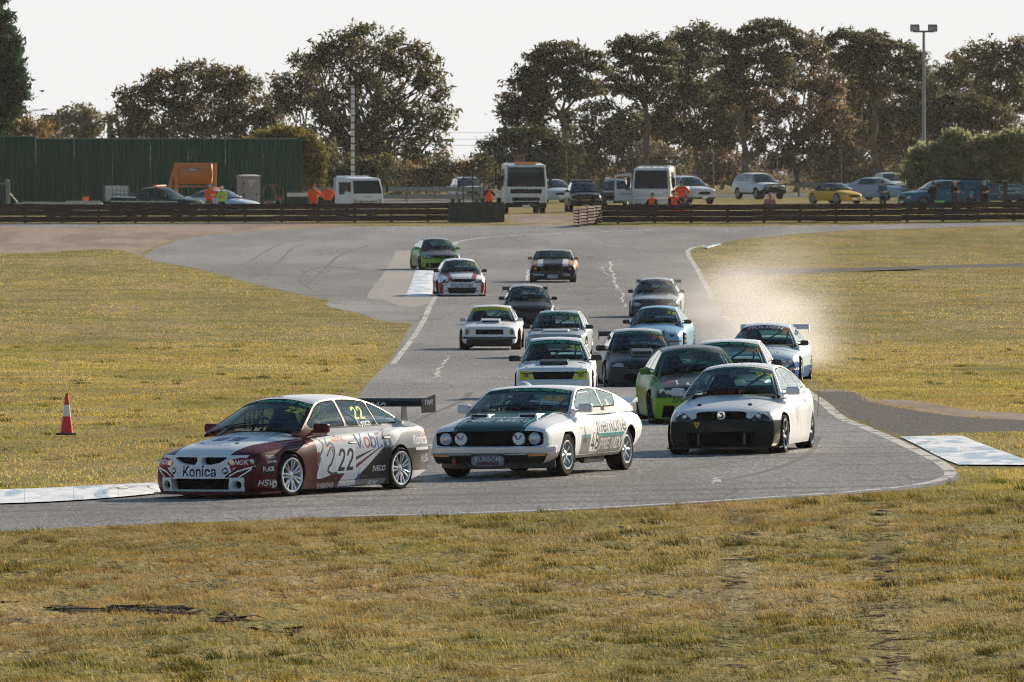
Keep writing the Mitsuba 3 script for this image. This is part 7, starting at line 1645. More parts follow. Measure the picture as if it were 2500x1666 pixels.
# ---- trucks
def truck(label, px, depth, theta, W, H, L, z0, col, glassz, wind, tray=None, extra=None, scale=1.0):
    M = frame_at(px, depth, theta); M[:3, :3] *= scale
    t = Kit('flatbed_truck', label, 'truck', M, 'vehicles parked behind the barriers')
    P = plain(col, .35, 0, .3)
    w = W / 2
    pts = [(x, sd * (w - y), z) for sd in (1, -1) for x, y, z in ((0, .06, z0), (0, .04, glassz - .05), (-wind, .12, H - .10), (-L, .12, H), (-L, .04, z0), (0, .04, z0 + .5), (-.05, .02, glassz))]
    t.add('cab', hull(pts, .07, 12), P, 40)
    def face(y, z, d=.0): return np.where(np.asarray(z) < glassz, .075 + d, .075 + d - (np.asarray(z) - glassz) / (H - .10 - glassz) * wind)
    scr = [(-w + .14, glassz + .02), (w - .14, glassz + .02), (w - .20, H - .22), (-w + .20, H - .22)]
    def panel(name, poly, bs, d=.006, parent=None, size=.3):
        v, f = flat_poly(poly, size)
        return t.add(name, trimesh.Trimesh(np.column_stack([face(v[:, 0], v[:, 1], d), v]), f, process=False), bs, False, parent)
    panel('windscreen', Polygon(scr).buffer(.05), plain((.010, .015, .018), .2, 0, 0, .15))
    for y in (-.5, .3): panel('wiper', LineString([(y, glassz + .06), (y + .4, glassz + .2)]).buffer(.02), BLACKP, .016)
    for sd in (1, -1):
        q = [(-.30, glassz - .08), (-L * .75, glassz - .08), (-L * .75, H - .25), (-.25 - wind * .8, H - .25)]
        m = prism(q, .012, XZ(sd * (w + .022) - .006)); t.add('side_window', m, plain((.010, .015, .018), .2, 0, 0, .15), False)
        t.add('mirror', cat([bx(.02, .16, sd * (w + .22) - .09, sd * (w + .22) + .09, glassz + .05, glassz + .60, .03), tube([(0, sd * w, glassz + .62), (.08, sd * (w + .2), glassz + .58)], .02, 6)]), BLACKP)
        k = numbered(t.key + '__wheel'); R = .47
        for x in ((-L * .55),) + ((-L - 2.6,) if tray else ()):
            k = numbered(t.key + '__wheel')
            scene[k] = {**mikit.ply(lathe([(0, .13), (R * .6, .13), (R * .94, .14), (R, .08), (R, -.12), (R * .9, -.14), (0, -.14)], 'y', 26), RUBBER, smooth=35), 'to_world': mi.ScalarTransform4f(M @ np.array([[1, 0, 0, x], [0, 1, 0, sd * (w - .12)], [0, 0, 1, R], [0, 0, 0, 1.0]]))}
            scene[numbered(k + '__rim')] = {**mikit.ply(lathe([(0, .15), (R * .3, .15), (R * .55, .135), (R * .55, .10), (0, .10)], 'y', 20), plain((.4, .41, .42), .4, .5), smooth=35), 'to_world': mi.ScalarTransform4f(M @ np.array([[1, 0, 0, x], [0, 1, 0, sd * (w - .12 + .01 * sd)], [0, 0, 1, R], [0, 0, 0, 1.0]]))} if sd > 0 else {**mikit.ply(lathe([(0, -.15), (R * .3, -.15), (R * .55, -.145), (0, -.14)], 'y', 20), plain((.4, .41, .42), .4, .5), smooth=35), 'to_world': mi.ScalarTransform4f(M @ np.array([[1, 0, 0, x], [0, 1, 0, sd * (w - .12) - .012], [0, 0, 1, R], [0, 0, 0, 1.0]]))}
    t.add('chassis', bx(-L - (tray or .4), -.3, -.45, .45, .45, 1.18), BLACKP, False)
    t.add('front_bumper', bx(-.25, .13, -w, w, .38, z0 + .02, .04), P if z0 < .6 else BLACKP)
    if tray:
        t.add('tray', bx(-L - tray, -L - .15, -w, w, 1.20, 1.33), plain((.42, .43, .43), .5, .3), False)
        t.add('headboard', cat([bx(-L - .16, -L - .10, -w, w, 1.30, H + .02), bx(-L - .2, -L + .6, -w * .8, w * .8, H + .06, H + .11)]), P, False)
        for sd in (1, -1): t.add('tray_edge', bx(-L - tray, -L - .2, sd * (w + .01) - .02, sd * (w + .01) + .02, 1.15, 1.37), plain((.5, .51, .52), .4, .4), False)
    if extra: extra(t, panel, w)
    return t
def isuzu(t, panel, w):
    for k, z in enumerate((.90, .80, .70)): panel('grille_bar', sbox(-.62 + .05 * k, z - .03, .62 - .05 * k, z + .03), plain((.05, .055, .06), .4), .012)
    for sd in (1, -1): panel('headlight', sbox(*sorted((sd * .66, sd * .92)), .72, 1.0) if False else Polygon([(sd * .66, .72), (sd * .92, .72), (sd * .92, 1.02), (sd * .68, 1.0)]), LENS, .014)
    panel('number_plate', sbox(-.2, .46, .2, .58), WHITEP, .09)
    t.text('ISUZU', .10, (.10, 0, 1.16), (0, 1, 0), (0, 0, 1), (.3, .3, .3), 1.3)
    t.text('REM', .22, (-.85, -1.03, 1.12), (1, 0, 0), (0, 0, 1), (.03, .05, .12), .9)
truck('white flatbed recovery truck in front of the striped mast', 896, 640, -32, 2.02, 2.22, 1.75, .52, (.66, .68, .70), 1.36, .22, 5.2, isuzu)
def volvo(t, panel, w):
    t.add('amber_light_bar', hull([(-.35 + dx, y, 2.92 + z) for dx in (-.08, .08) for y in (-.62, .62) for z in (0, .09)], .03, 8), AMBER)
    panel('sun_visor', sbox(-w + .16, 2.42, w - .16, 2.62), plain((.03, .035, .04), .3), .10)
    for z, a, h in ((1.32, .92, .13), (.86, .82, .10), (.62, .78, .09)): panel('grille', sbox(-a, z - h, a, z + h), plain((.005, .005, .006), .9, 0, 0, .1), .012)
    panel('grille_badge', Polygon([(-.85, 1.20), (-.80, 1.20), (.85, 1.44), (.80, 1.44)]), plain((.35, .36, .36), .3, .6), .02)
    for sd in (1, -1): panel('headlight', Polygon([(sd * .92, .66), (sd * 1.14, .66), (sd * 1.14, 1.02), (sd * .98, 1.02)]), LENS, .014)
    panel('number_plate', sbox(-.24, .40, .24, .52), WHITEP, .10)
    t.add('loader_crane', cat([tube([(-2.3, -.1, 1.2), (-2.3, -.1, 3.0), (-2.2, -.35, 3.35), (-2.2, .2, 3.5)], [.16, .15, .13, .10], 7), bx(-2.5, -2.1, -.4, .15, 2.9, 3.3, .05)]), plain((.12, .05, .035), .6))
    t.add('aerial', tube([(-.5, -1.05, 2.9), (-.6, -1.1, 3.3)], [.02, .01], 5), BLACKP)
truck('large white truck with amber roof bar and a folded crane in the barrier gap', 1284, 632, -6, 2.42, 2.90, 2.1, .62, (.56, .57, .56), 1.62, .12, 4.5, volvo, .94)
def hino(t, panel, w):
    for k, z in enumerate((1.05, .96)): panel('grille_bar', Polygon([(-.7, z + .05), (0, z - .02), (.7, z + .05), (.7, z + .09), (0, z + .03), (-.7, z + .09)]), CHROME, .014)
    panel('grille_badge', disc(0, 1.04, .12), CHROME, .03)
    panel('chrome_bumper', sbox(-w + .06, .66, w - .06, .76), CHROME, .05)
    for sd in (1, -1): panel('headlight', Polygon([(sd * .62, .50), (sd * .95, .50), (sd * .95, .64), (sd * .70, .64)]), LENS, .06)
    d = t.add('open_door', cat([prism(Polygon([(0, .55), (1.05, .55), (1.05, 2.02), (.12, 2.12), (0, 1.5)]).difference(Polygon([(.10, 1.22), (.95, 1.22), (.95, 1.90), (.2, 1.95)])), .05, np.array([[.10, 0, -1, -.35], [-1.0, 0, -.1, -w - .03], [0, 1, 0, 0], [0, 0, 0, 1.0]]))]), plain((.52, .53, .53), .4, 0, .3), False)
    t.add('door_mirror', bx(-.3, -.2, -w - .42, -w - .28, 1.15, 1.45, .02), BLACKP, parent=d)
    t.text('Hino', .16, (-.27, -w - .45, .95), (0, 1, 0), (0, 0, 1), (.12, .12, .12), 1.4, .3)
    t.add('marker_lamp', cat([bx(-.35, -.25, y - .06, y + .06, 2.42, 2.50, .02) for y in np.linspace(-.8, .8, 5)]), LENS)
truck('white recovery truck with its left-hand door standing open', 1590, 645, 10, 2.12, 2.42, 1.8, .50, (.54, .55, .55), 1.26, .16, 5.0, hino)
# ---- things along the green wall
def flatbed():
    t = Kit('tilt_trailer', 'long grey tilt-tray trailer with a tall end post along the green wall', 'trailer', frame_at(140, 640, 90), 'vehicles parked behind the barriers')
    # x along -picture right ... the frame faces picture left
    G = plain((.40, .40, .38), .6); 
    t.add('deck', hull([(-2.5, y, z) for y in (-1, 1) for z in (.72, .80)] + [(1.9, y, z) for y in (-1, 1) for z in (.78, .86)], .01, 6), G, 30)
    t.add('tail_ramp', hull([(1.9, y, z) for y in (-1, 1) for z in (.78, .86)] + [(2.5, y, z) for y in (-1, 1) for z in (.66, .72)], .01, 6), G, 30)
    t.add('side_rail', bx(-2.5, -.5, .98, 1.03, .86, .93), G, False); t.add('tool_box', bx(-2.5, -1.0, .75, 1.04, .38, .72, .02), plain((.52, .53, .52), .5))
    k = t.add('end_post', bx(2.62, 2.85, .6, .85, .55, 2.05), plain((.17, .16, .15), .8), False); t.add('post_arm', bx(2.8, 3.25, .68, .76, 1.85, 1.93), plain((.2, .19, .18), .8), False, k); t.add('post_lamp', cat([bx(2.64, 2.70, .86, .9, 2.03, 2.12), bx(2.76, 2.82, .86, .9, 2.03, 2.12)]), LENS, parent=k)
    t.add('brace', tube([(2.6, .8, 1.35), (2.15, .9, .80)], .04, 6), plain((.5, .5, .48), .5))
    for x in (.35, -.40):
        for y in (.95, -.95): t.add('wheel', moved(lathe([(0, .1), (.2, .1), (.33, .11), (.36, .06), (.36, -.06), (.33, -.11), (0, -.1)], 'y', 20), x, y, .36), RUBBER)
    t.add('mudguard', hull([(x, .9, z) for x in (-.9, .9) for z in (.70, .74)], .03, 6), plain((.45, .45, .44), .5))
flatbed()
b = Kit('bucket', 'small orange bucket standing on the grey trailer deck', 'bucket', frame_at(209, 639.4, 0, .865))
b.add('bucket_body', lathe([(0, 0), (.14, 0), (.18, .28), (.165, .28), (.13, .02), (0, .02)], 'z', 18), plain((.78, .10, .03), .5)); b.add('bucket_handle', tube([(.17, 0, .26), (.1, 0, .36), (-.1, 0, .36), (-.17, 0, .26)], .01, 5), BLACKP)
t = Kit('water_trailer', 'low black trailer with a white drawbar carrying the caged water tank', 'trailer', frame_at(285, 650, 90), 'vehicles parked behind the barriers')
t.add('bed', bx(-1.0, .9, -.8, .8, .70, .80), BLACKP, False); t.add('drawbar', hull([(.9, .3, .74), (1.0, -.3, .74), (.2, .85, .36), (-.9, .85, .34)], .05, 6), plain((.5, .5, .5), .5)); t.add('tail_frame', cat([bx(-1.1, -1.0, -.7, .9, .4, 1.02), bx(-1.0, -.5, .75, .82, .45, .7)]), BLACKP, False)
for y in (.8, -.8): t.add('wheel', moved(lathe([(0, .1), (.3, .1), (.33, .05), (.33, -.05), (.3, -.1), (0, -.1)], 'y', 20), .1, y, .33), RUBBER)
t = Kit('water_tank', 'square white plastic water tank in a wire cage on the black trailer', 'tank', frame_at(284, 650, 62, .81))
t.add('tank_shell', bx(-.48, .48, -.5, .5, 0, .88, .05), plain((.50, .53, .55), .5)); t.add('tank_cap', moved(lathe([(0, .05), (.1, .05), (.1, 0), (0, 0)], 'z', 14), 0, 0, .92), BLACKP)
t.add('cage', cat([bx(x - .012, x + .012, sd * .55 - .012, sd * .55 + .012, 0, .92) for sd in (1, -1) for x in np.linspace(-.5, .5, 5)] + [bx(sd * .53 - .012, sd * .53 + .012, y - .012, y + .012, 0, .92) for sd in (1, -1) for y in np.linspace(-.52, .52, 5)] + [bx(-.54, .54, sd * .56 - .012, sd * .56 + .012, z, z + .024) for sd in (1, -1) for z in np.linspace(.05, .9, 4)] + [bx(sd * .545 - .012, sd * .545 + .012, -.55, .55, z, z + .024) for sd in (1, -1) for z in np.linspace(.05, .9, 4)]), GREYM, False)
ORG = plain((.42, .135, .025), .6)
t = Kit('tank_frame', 'tall rust-streaked orange tank slung in a steel frame before the green wall', 'tank', frame_at(477, 668, 90))
t.add('tank', moved(lathe([(0, -1.02), (.5, -1.0), (.60, -.95), (.60, .95), (.5, 1.0), (0, 1.02)], 'x', 30), 0, 0, 2.28), ORG)
s_ = [bx(x - .09, x + .09, y - .08, y + .08, 0, 2.92) for x in (-1.12, 1.12) for y in (-.6, .6)] + [bx(-1.2, 1.2, y - .05, y + .05, 2.84, 2.92) for y in (-.6, .6)] + [bx(-1.2, 1.55, y - .05, y + .05, 1.50, 1.58) for y in (-.6, .6)] + [bx(1.50, 1.62, y - .06, y + .06, 0, 1.58) for y in (-.6, .6)] + [hull([(1.15, y, 2.85), (1.15, y, 2.75), (1.56, y, 1.50), (1.46, y, 1.50)], .05, 6) for y in (-.6, .6)]
for m in s_: t.add('frame_beam', m, ORG, False)
k = t.add('sign_plate', bx(-.2, .5, .60, .615, 2.48, 2.60), plain((.05, .07, .09), .5), False); t.text('Williams', .085, (.16, .622, 2.54), (-1, 0, 0), (0, 0, 1), 'white', 1.1, parent=k)
t = Kit('portable_toilet', 'tall grey portable toilet cabin against the green wall', 'toilet', frame_at(607, 672, -14))
t.add('cabin', bx(-.55, .55, -.58, .58, .02, 2.08, .03), plain((.20, .21, .225), .6)); t.add('roof', hull([(x, y, 2.11) for x in (-.57, .57) for y in (-.6, .6)] + [(x, y, 2.19) for x in (-.3, .3) for y in (-.35, .35)], .02, 8), plain((.40, .39, .37), .6))
k = t.add('door', bx(.55, .60, -.42, .50, .10, 1.98, .015), plain((.24, .25, .27), .6))
for z in (.35, 1.0, 1.68): t.add('hinge', bx(.60, .63, -.44, -.36, z - .09, z + .09), BLACKP, False, k)
t.add('latch', bx(.60, .63, .30, .38, 1.0, 1.08), BLACKP, False, k); t.text('TOILET', .085, (.605, .05, 1.80), (0, 1, 0), (0, 0, 1), 'white', parent=k); t.text('C', .14, (.605, .02, 1.62), (0, 1, 0), (0, 0, 1), 'white', parent=k)
t = Kit('recovery_frame', 'rust red tubular towing frame behind the flatbed truck', 'frame', frame_at(665, 655, 90))
t.add('hoop', tube([(.55, 0, 1.2), (.4, 0, 1.68), (-.3, 0, 1.72), (-.62, 0, 1.5), (-.62, 0, 1.05), (-.3, 0, .95)], .035, 7), plain((.16, .05, .03), .5)); t.add('stay', tube([(0, 0, 1.7), (-.25, 0, 1.0), (-.55, 0, .9)], .035, 7), plain((.16, .05, .03), .5)); t.add('winch', bx(-.65, -.05, -.12, .12, .85, 1.02, .04), plain((.13, .05, .035), .6)); t.add('stand', cat([bx(.18, .24, -.1, .1, 0, .9), bx(-.5, -.44, -.1, .1, 0, .9)]), GREYM, False)
t = Kit('trolley', 'small chrome trolley with a red top beside the towing frame', 'trolley', frame_at(659, 645, 0))
t.add('tray_top', bx(-.2, .2, -.28, .28, .80, .88, .03), plain((.35, .12, .07), .5))
for x in (-.2, .2):
    for y in (-.27, .27): t.add('leg', tube([(x, y, .0), (x, y, .82)], .016, 6), CHROME)
t.add('shelf', bx(-.2, .2, -.26, .26, .44, .47), plain((.4, .45, .5), .4), False)
t = Kit('covered_trailer', 'dark blue box trailer with pale club lettering at the right edge', 'trailer', frame_at(2470, 650, 90))
BL = plain((.008, .055, .085), .5)
t.add('trailer_body', bx(-1.6, 1.35, -.9, .9, .52, 1.50, .03), BL)
k = t.add('banner_outline', prism(Polygon(oval(.05, 1.20, .72, .24, 30, .5)).difference(Polygon(oval(.05, 1.20, .68, .20, 30, .5))), .01, XZ(.925)), plain((.25, .40, .46), .6), False)
t.text('Flagmarshalling', .17, (.0, .94, 1.20), (-1, 0, 0), (0, 0, 1), (.40, .56, .62), .62, .15); t.text('Team', .08, (-.3, .94, 1.06), (-1, 0, 0), (0, 0, 1), (.40, .56, .62)); t.add('side_stripe', bx(-1.5, 1.3, .93, .94, .90, .93), plain((.25, .38, .44), .6), False); t.add('side_marker', bx(.70, .78, .93, .95, .70, .77), AMBER, False)
for x in (.3, -.5): t.add('wheel', moved(lathe([(0, .1), (.3, .1), (.33, .05), (.33, -.05), (.3, -.1), (0, -.1)], 'y', 20), x, .88, .33), RUBBER)
# ---- people behind the barriers
def stand(px, depth): 
    x = at_depth(px, 500, depth)[0]; return (x, depth, float(ground(x, depth)))
ORA, NAVY, BLKC = (.80, .10, .02), (.012, .02, .045), (.015, .015, .017)
MG = 'marshals and crew behind the barriers'
person('marshal in full orange overalls raising one hand to his face', stand(766, 618), -5, 'phone', ORA, (.70, .09, .02), cap=(.35, .06, .03), group=MG, h=1.78)
person('marshal in orange shirt and dark trousers with a black harness', stand(800, 619), -15, 'hips', ORA, BLKC, hair=(.04, .03, .02), vest=None, group=MG, cap=(.05, .05, .05))
person('photographer in black shirt and orange vest at the end of the black rubber wall', stand(1194, 622), -10, 'camera', BLKC, BLKC, vest=ORA, group=MG, h=1.62, hair=(.03, .03, .03))
cam = Kit('handheld_camera', 'small black camera held up by the photographer at the rubber wall', 'camera', frame_at(1195, 621.55, -10, 1.50)); cam.add('camera_body', bx(-.04, .05, -.075, .075, -.05, .06, .012), BLACKP); cam.add('lens', moved(lathe([(0, .16), (.04, .16), (.035, 0), (0, 0)], 'x', 14), .05, 0, 0), BLACKP)
person('marshal in yellow vest and pale hat in front of the pale blue sedan', stand(541, 628), 20, 'folded', (.42, .58, .08), BLKC, cap=(.55, .50, .38), group=MG, h=1.72)
person('grey-haired marshal in orange leaning at the dark green ute', stand(511, 650), -20, 'folded', ORA, (.3, .05, .02), hair=(.32, .31, .29), group=MG, h=1.76, lean=.06)
person('marshal crouching in an orange vest left of the open-door truck front', stand(1594, 616), 25, 'knees', BLKC, BLKC, hair=(.03, .025, .02), vest=ORA, seat='crouch', group=MG, h=2.0)
person('marshal crouching in orange vest and orange trousers beside the standing one', stand(1642, 617), -30, 'knees', BLKC, (.72, .10, .02), hair=(.05, .04, .03), vest=ORA, seat='crouch', group=MG, h=2.15)
person('marshal standing in orange shirt and black cap by the open-door truck', stand(1664, 621), 8, 'hips', ORA, BLKC, cap=BLKC, group=MG, h=1.84, band=None)
person('marshal with orange trousers sitting low right of the standing one', stand(1676, 615), 40, 'knees', (.10, .07, .09), (.72, .11, .02), hair=(.03, .03, .03), seat='crouch', group=MG, h=1.75)
person('child in a pink top sitting behind the right-hand barrier', stand(1880, 615), 0, 'knees', (.42, .16, .17), (.22, .07, .08), hair=(.48, .24, .22), seat='crouch', group=MG, h=2.05)
person('man in blue jacket and dark cap at the nose of the blue ute', stand(2155, 628), -20, 'folded', (.03, .10, .16), NAVY, cap=BLKC, group=MG, h=1.78)
person('figure in black with a hood beside the blue ute', stand(2278, 630), 150, 'folded', BLKC, BLKC, hair=(.015, .015, .015), group=MG, h=1.70)
person('bald man in dark clothes behind the tail of the blue ute', stand(2331, 630), -40, 'folded', (.02, .02, .022), BLKC, hair=(.40, .24, .17), group=MG, h=1.75)
person('crouching figure in black with a teal cap near the blue trailer', stand(2372, 620), 15, 'knees', BLKC, BLKC, cap=(.05, .20, .22), seat='crouch', group=MG, h=1.95)
person('man in navy standing at the front of the blue trailer', stand(2403, 626), -25, 'folded', NAVY, BLKC, hair=(.30, .26, .22), group=MG, h=1.80)
person('crew member in orange sitting in the cab of the open-door truck', stand(1572, 645.5)[:2] + (stand(1572, 645.5)[2] + 1.0,), 10, 'wheel', ORA, BLKC, seat='drive', hair=(.05, .04, .03)) if False else None
b = Kit('storage_tub', 'small bright green tub behind the barrier by the blue ute', 'tub', frame_at(2294, 618, 0, .62)); b.add('tub_body', lathe([(0, 0), (.22, 0), (.28, .26), (.26, .26), (.2, .03), (0, .03)], 'z', 18), plain((.06, .42, .14), .5)); b.add('tub_stand', bx(-.2, .2, -.2, .2, -.62, 0), GREYM, False)
# ------------------------------------------------------------------ barriers, walls, fences, poles
RUSTY_STEEL = [plain((.045, .024, .020), .85, 0, 0, .2), plain((.055, .030, .025), .9, 0, 0, .2), plain((.036, .021, .019), .8, 0, 0, .2)]
def wbeam(x0, x1, y0, y1, z, h=.295):
    n = 9; t = np.linspace(0, 1, n)
    prof = np.column_stack([.05 * np.abs(np.sin(t * 2 * PI)) , t * h])
    d = np.array([x1 - x0, y1 - y0]); d /= np.linalg.norm(d); nrm = np.array([d[1], -d[0]])
    if nrm[1] > 0: nrm = -nrm
    V = []
    for off in (0, -.012):
        for X, Y in ((x0, y0), (x1, y1)):
            V.append(np.column_stack([X + nrm[0] * (prof[:, 0] + off), Y + nrm[1] * (prof[:, 0] + off), z + prof[:, 1] + 0 * prof[:, 0]]))
    V = np.vstack(V); F = []
    for a in (0, 2 * n):
        for k in range(n - 1): F.append([a + k, a + k + 1, a + n + k + 1, a + n + k])
    for k in (0, n - 1): F.append([k, n + k, 3 * n + k, 2 * n + k])
    F.append([0, n - 1, 3 * n - 1, 2 * n]); F.append([n, 2 * n - 1, 4 * n - 1, 3 * n])
    return V, np.array(F)
def armco(label, pts, step=4.0):
    key = thing('crash_barrier', label, 'barrier')
    p = np.array(pts, float); seg = np.linalg.norm(np.diff(p, axis=0), axis=1); S = np.concatenate([[0], np.cumsum(seg)])
    at = lambda s: np.array([np.interp(s, S, p[:, 0]), np.interp(s, S, p[:, 1])])
    r = np.random.default_rng(len(pts)); n = max(1, round(S[-1] / step))
    for a, b in zip(np.linspace(0, S[-1], n + 1)[:-1], np.linspace(0, S[-1], n + 1)[1:]):
        A, B_ = at(a), at(b); za = float(ground(*((A + B_) / 2)))
        for k in range(3): obj('rail', wbeam(*[A[0], B_[0], A[1], B_[1]], za + .06 + .325 * k + r.normal(0, .006)), RUSTY_STEEL[r.integers(0, 3)], key, smooth=40)
    for s in np.arange(.9, S[-1], 1.95):
        A = at(s); z = float(ground(*A)); obj('post', bx(A[0] - .075, A[0] + .075, A[1] + .03, A[1] + .17, z - .1, z + 1.0), RUSTY_STEEL[r.integers(0, 3)], key, smooth=False)
    return key
X = lambda px, d: float(at_depth(px, 540, d)[0])
kl = armco('long rusty triple-rail crash barrier at left in front of the green wall', [(X(-70, 609), 609), (X(300, 609), 609), (X(800, 610), 610), (X(1225, 611), 611)])
kr = armco('long rusty triple-rail crash barrier at right of the gap', [(X(1468, 608), 608), (X(1900, 609), 609), (X(2560, 612), 612)])
armco('short angled end section of rusty rails at the gap', [(X(1400, 602), 602), (X(1466, 607.7), 607.7)], 1.6)
k = thing('rubber_wall', 'black rubber sheeting over the end of the left-hand barrier', 'barrier'); r = np.random.default_rng(5)
e = np.linspace(1094, 1232, 6)
for a, b in zip(e[:-1], e[1:]):
    z = float(ground(X(a, 610), 610)); obj('rubber_sheet', hull([(X(a, 610.5) + .02, 610.35 - .02, z + .02), (X(b, 610.5) - .02, 610.35, z + .02), (X(a, 610.5) + .02, 610.35, z + 1.06), (X(b, 610.5) - .02, 610.33, z + 1.05)] + [(X(a, 610.5) + .02, 610.42, z + .5), (X(b, 610.5) - .02, 610.42, z + .5)], .015, 6), plain((.016, .017 + r.uniform(0, .004), .018), .7), k)
x = X(1232, 610.3)
for q in range(7): z = float(ground(x, 610.3)); obj('tyre', moved(lathe([(.2, -.06), (.3, -.075), (.32, 0), (.3, .075), (.2, .06)], 'z', 20), x - .33, 611.0, z + .08 + .15 * q), RUBBER, k)
# green ribbed wall
def wallsheet(xa, ya, xb, yb, z0, h, key):
    L = math.hypot(xb - xa, yb - ya); n = int(L / .30); t = np.linspace(0, 1, n * 4 + 1)
    ph = (np.arange(len(t)) % 4); dep = np.where(np.isin(ph, (0, 1)), 0, .06)
    d = np.array([xb - xa, yb - ya]) / L; nr = np.array([d[1], -d[0]])
    P = np.array([xa, ya]) + t[:, None] * (np.array([xb - xa, yb - ya])) + nr * dep[:, None]
    V = np.vstack([np.column_stack([P, np.full(len(P), z0)]), np.column_stack([P, np.full(len(P), z0 + h)])]); m = len(P); i = np.arange(m - 1)
    return V, np.stack([i, i + 1, i + 1 + m, i + m], 1)
WG = plain((.006, .046, .034), .8, 0, 0, .1)
kw = thing('green_wall', 'long dark green ribbed metal wall at the left', 'wall')
for pa, da, pb, db, ztop in ((-90, 685, 88, 688, 6.78), (88, 688, 733, 700, 6.66)):
    xa, xb = X(pa, da), X(pb, db); n = max(2, round(math.hypot(xb - xa, db - da) / 2.9))
    for q in range(n):
        u0, u1 = q / n, (q + 1) / n
        obj('wall_sheet', wallsheet(xa + (xb - xa) * u0, da + (db - da) * u0, xa + (xb - xa) * u1 - .004, da + (db - da) * u1, 2.2, ztop - 2.2 + .04 * (u0 if da > 680 else 0), kw), WG, kw, smooth=False)
        obj('cap_trim', hull([(xa + (xb - xa) * u - (.006 if u == u1 else 0), da + (db - da) * u - .05 + v, ztop + w + .03 * (u0 if da > 680 else 0)) for u in (u0, u1) for v in (0, .12) for w in (-.01, .05)]), plain((.10, .15, .14), .5), kw, smooth=False)
obj('end_post', bx(X(733, 700) - .03, X(733, 700) + .1, 699.9, 700.1, 2.4, 6.75), WG, kw, smooth=False)
# wire fences
WIRE = plain((.10, .10, .10), .5, .5)
def meshwires(xa, xb, y, z0, z1, s=.16, w=.006):
    V, F = [], []; h = z1 - z0
    for sg in (1, -1):
        for c in np.arange(xa - h, xb + h, s):
            x0, x1 = (c, c + h) if sg > 0 else (c + h, c)
            t0, t1 = 0.0, 1.0
            lo, hi = min(x0, x1), max(x0, x1)
            if hi < xa or lo > xb: continue
            f = lambda xx: (xx - x0) / (x1 - x0)
            ts = sorted((f(np.clip(lo, xa, xb)), f(np.clip(hi, xa, xb))))
            p, q = (x0 + (x1 - x0) * ts[0], z0 + h * ts[0]), (x0 + (x1 - x0) * ts[1], z0 + h * ts[1])
            b = len(V); V += [(p[0] - w, y, p[1]), (p[0] + w, y, p[1]), (q[0] + w, y, q[1]), (q[0] - w, y, q[1])]; F.append([b, b + 1, b + 2, b + 3])
    return np.array(V), np.array(F)
def wirefence(label, pa, pb, d, h, step, rail=True, slant=True, guard=None):
    key = thing('wire_fence', label, 'fence'); xa, xb = X(pa, d), X(pb, d); z = float(ground((xa + xb) / 2, d))
    n = max(1, round((xb - xa) / step))
    for q in range(n + 1):
        x = xa + (xb - xa) * q / n
        pts = [(x, d, z - .1), (x, d, z + h)] + ([(x - .12, d, z + h + .3)] if slant else [])
        obj('fence_post', tube(pts, .032, 6), plain((.035, .036, .038), .6), key, smooth=True)
        if q < n:
            obj('wire_mesh', meshwires(x + .03, xa + (xb - xa) * (q + 1) / n - .03, d + .03, z + .05, z + h - .03), WIRE, key, smooth=False, kind='stuff')
            if rail: obj('top_rail', tube([(x, d, z + h), (xa + (xb - xa) * (q + 1) / n, d, z + h)], .022, 6), plain((.05, .05, .05), .5), key)
    if slant:
        for q in range(3): obj('barbed_wire', tube([(xa - .04 * q - .03, d, z + h + .1 + .09 * q), (xb - .04 * q - .03, d, z + h + .1 + .09 * q)], .007, 4), WIRE, key, smooth=False)
    return key
wirefence('low chain-link fence between the flatbed truck and the wire gates', 742, 1118, 722, 1.75, 3.0, slant=False)
wirefence('tall chain-link fence with slanted post tops behind the right-hand vehicles', 1742, 2520, 752, 2.9, 3.9)
wirefence('tall chain-link fence behind the white trucks in the middle', 1205, 1740, 750, 2.9, 4.6)
k = thing('guard_rail', 'pale galvanised guard rail beyond the chain-link fence left of the gates', 'guard rail')
for a, b in ((770, 920), (922, 1060), (1062, 1200)):
    for zz in (3.42, 2.95): obj('rail', wbeam(X(a, 735), X(b, 735) - .02, 735, 735, zz, .30), plain((.30, .31, .31), .5, .4), k, smooth=40)
for px in range(780, 1200, 70): obj('post', bx(X(px, 735) - .06, X(px, 735) + .06, 735.05, 735.2, 2.9, 3.75), plain((.2, .2, .2), .6), k, smooth=False)
k = thing('guard_rail', 'low galvanised guard rail beyond the fence at right', 'guard rail')
for a, b in ((1940, 2060), (2062, 2200), (2202, 2340), (2342, 2500)): obj('rail', wbeam(X(a, 770), X(b, 770) - .02, 770, 770, 3.62, .34), plain((.17, .17, .17), .6, .3), k, smooth=40)
for px in range(1950, 2500, 60): obj('post', bx(X(px, 770) - .06, X(px, 770) + .06, 770.05, 770.2, 3.0, 3.95), plain((.12, .12, .12), .6), k, smooth=False)
def gate(label, px, d, theta, w, h):
    t = Kit('wire_gate', label, 'gate', frame_at(px, d, theta))
    for y in (0, w): t.add('gate_post', tube([(0, y, 0), (0, y, h)], .035, 6), BLACKP)
    for z in (.15, h * .5, h - .15): t.add('cross_bar', tube([(0, 0, z), (0, w, z)], .025, 6), BLACKP)
    v, f = meshwires(0, w, 0, .15, h - .15, .13, .007); v = np.column_stack([v[:, 1], v[:, 0], v[:, 2]]); kk = t.add('wire_mesh', (v, f), WIRE, False); tag(kk, kind='stuff')
gate('left-hand leaf of the tall wire gates before the white wagon', 1131, 640, -20, 1.0, 2.35); gate('right-hand leaf of the tall wire gates, swung half open', 1154, 638, 62, 1.3, 2.45)
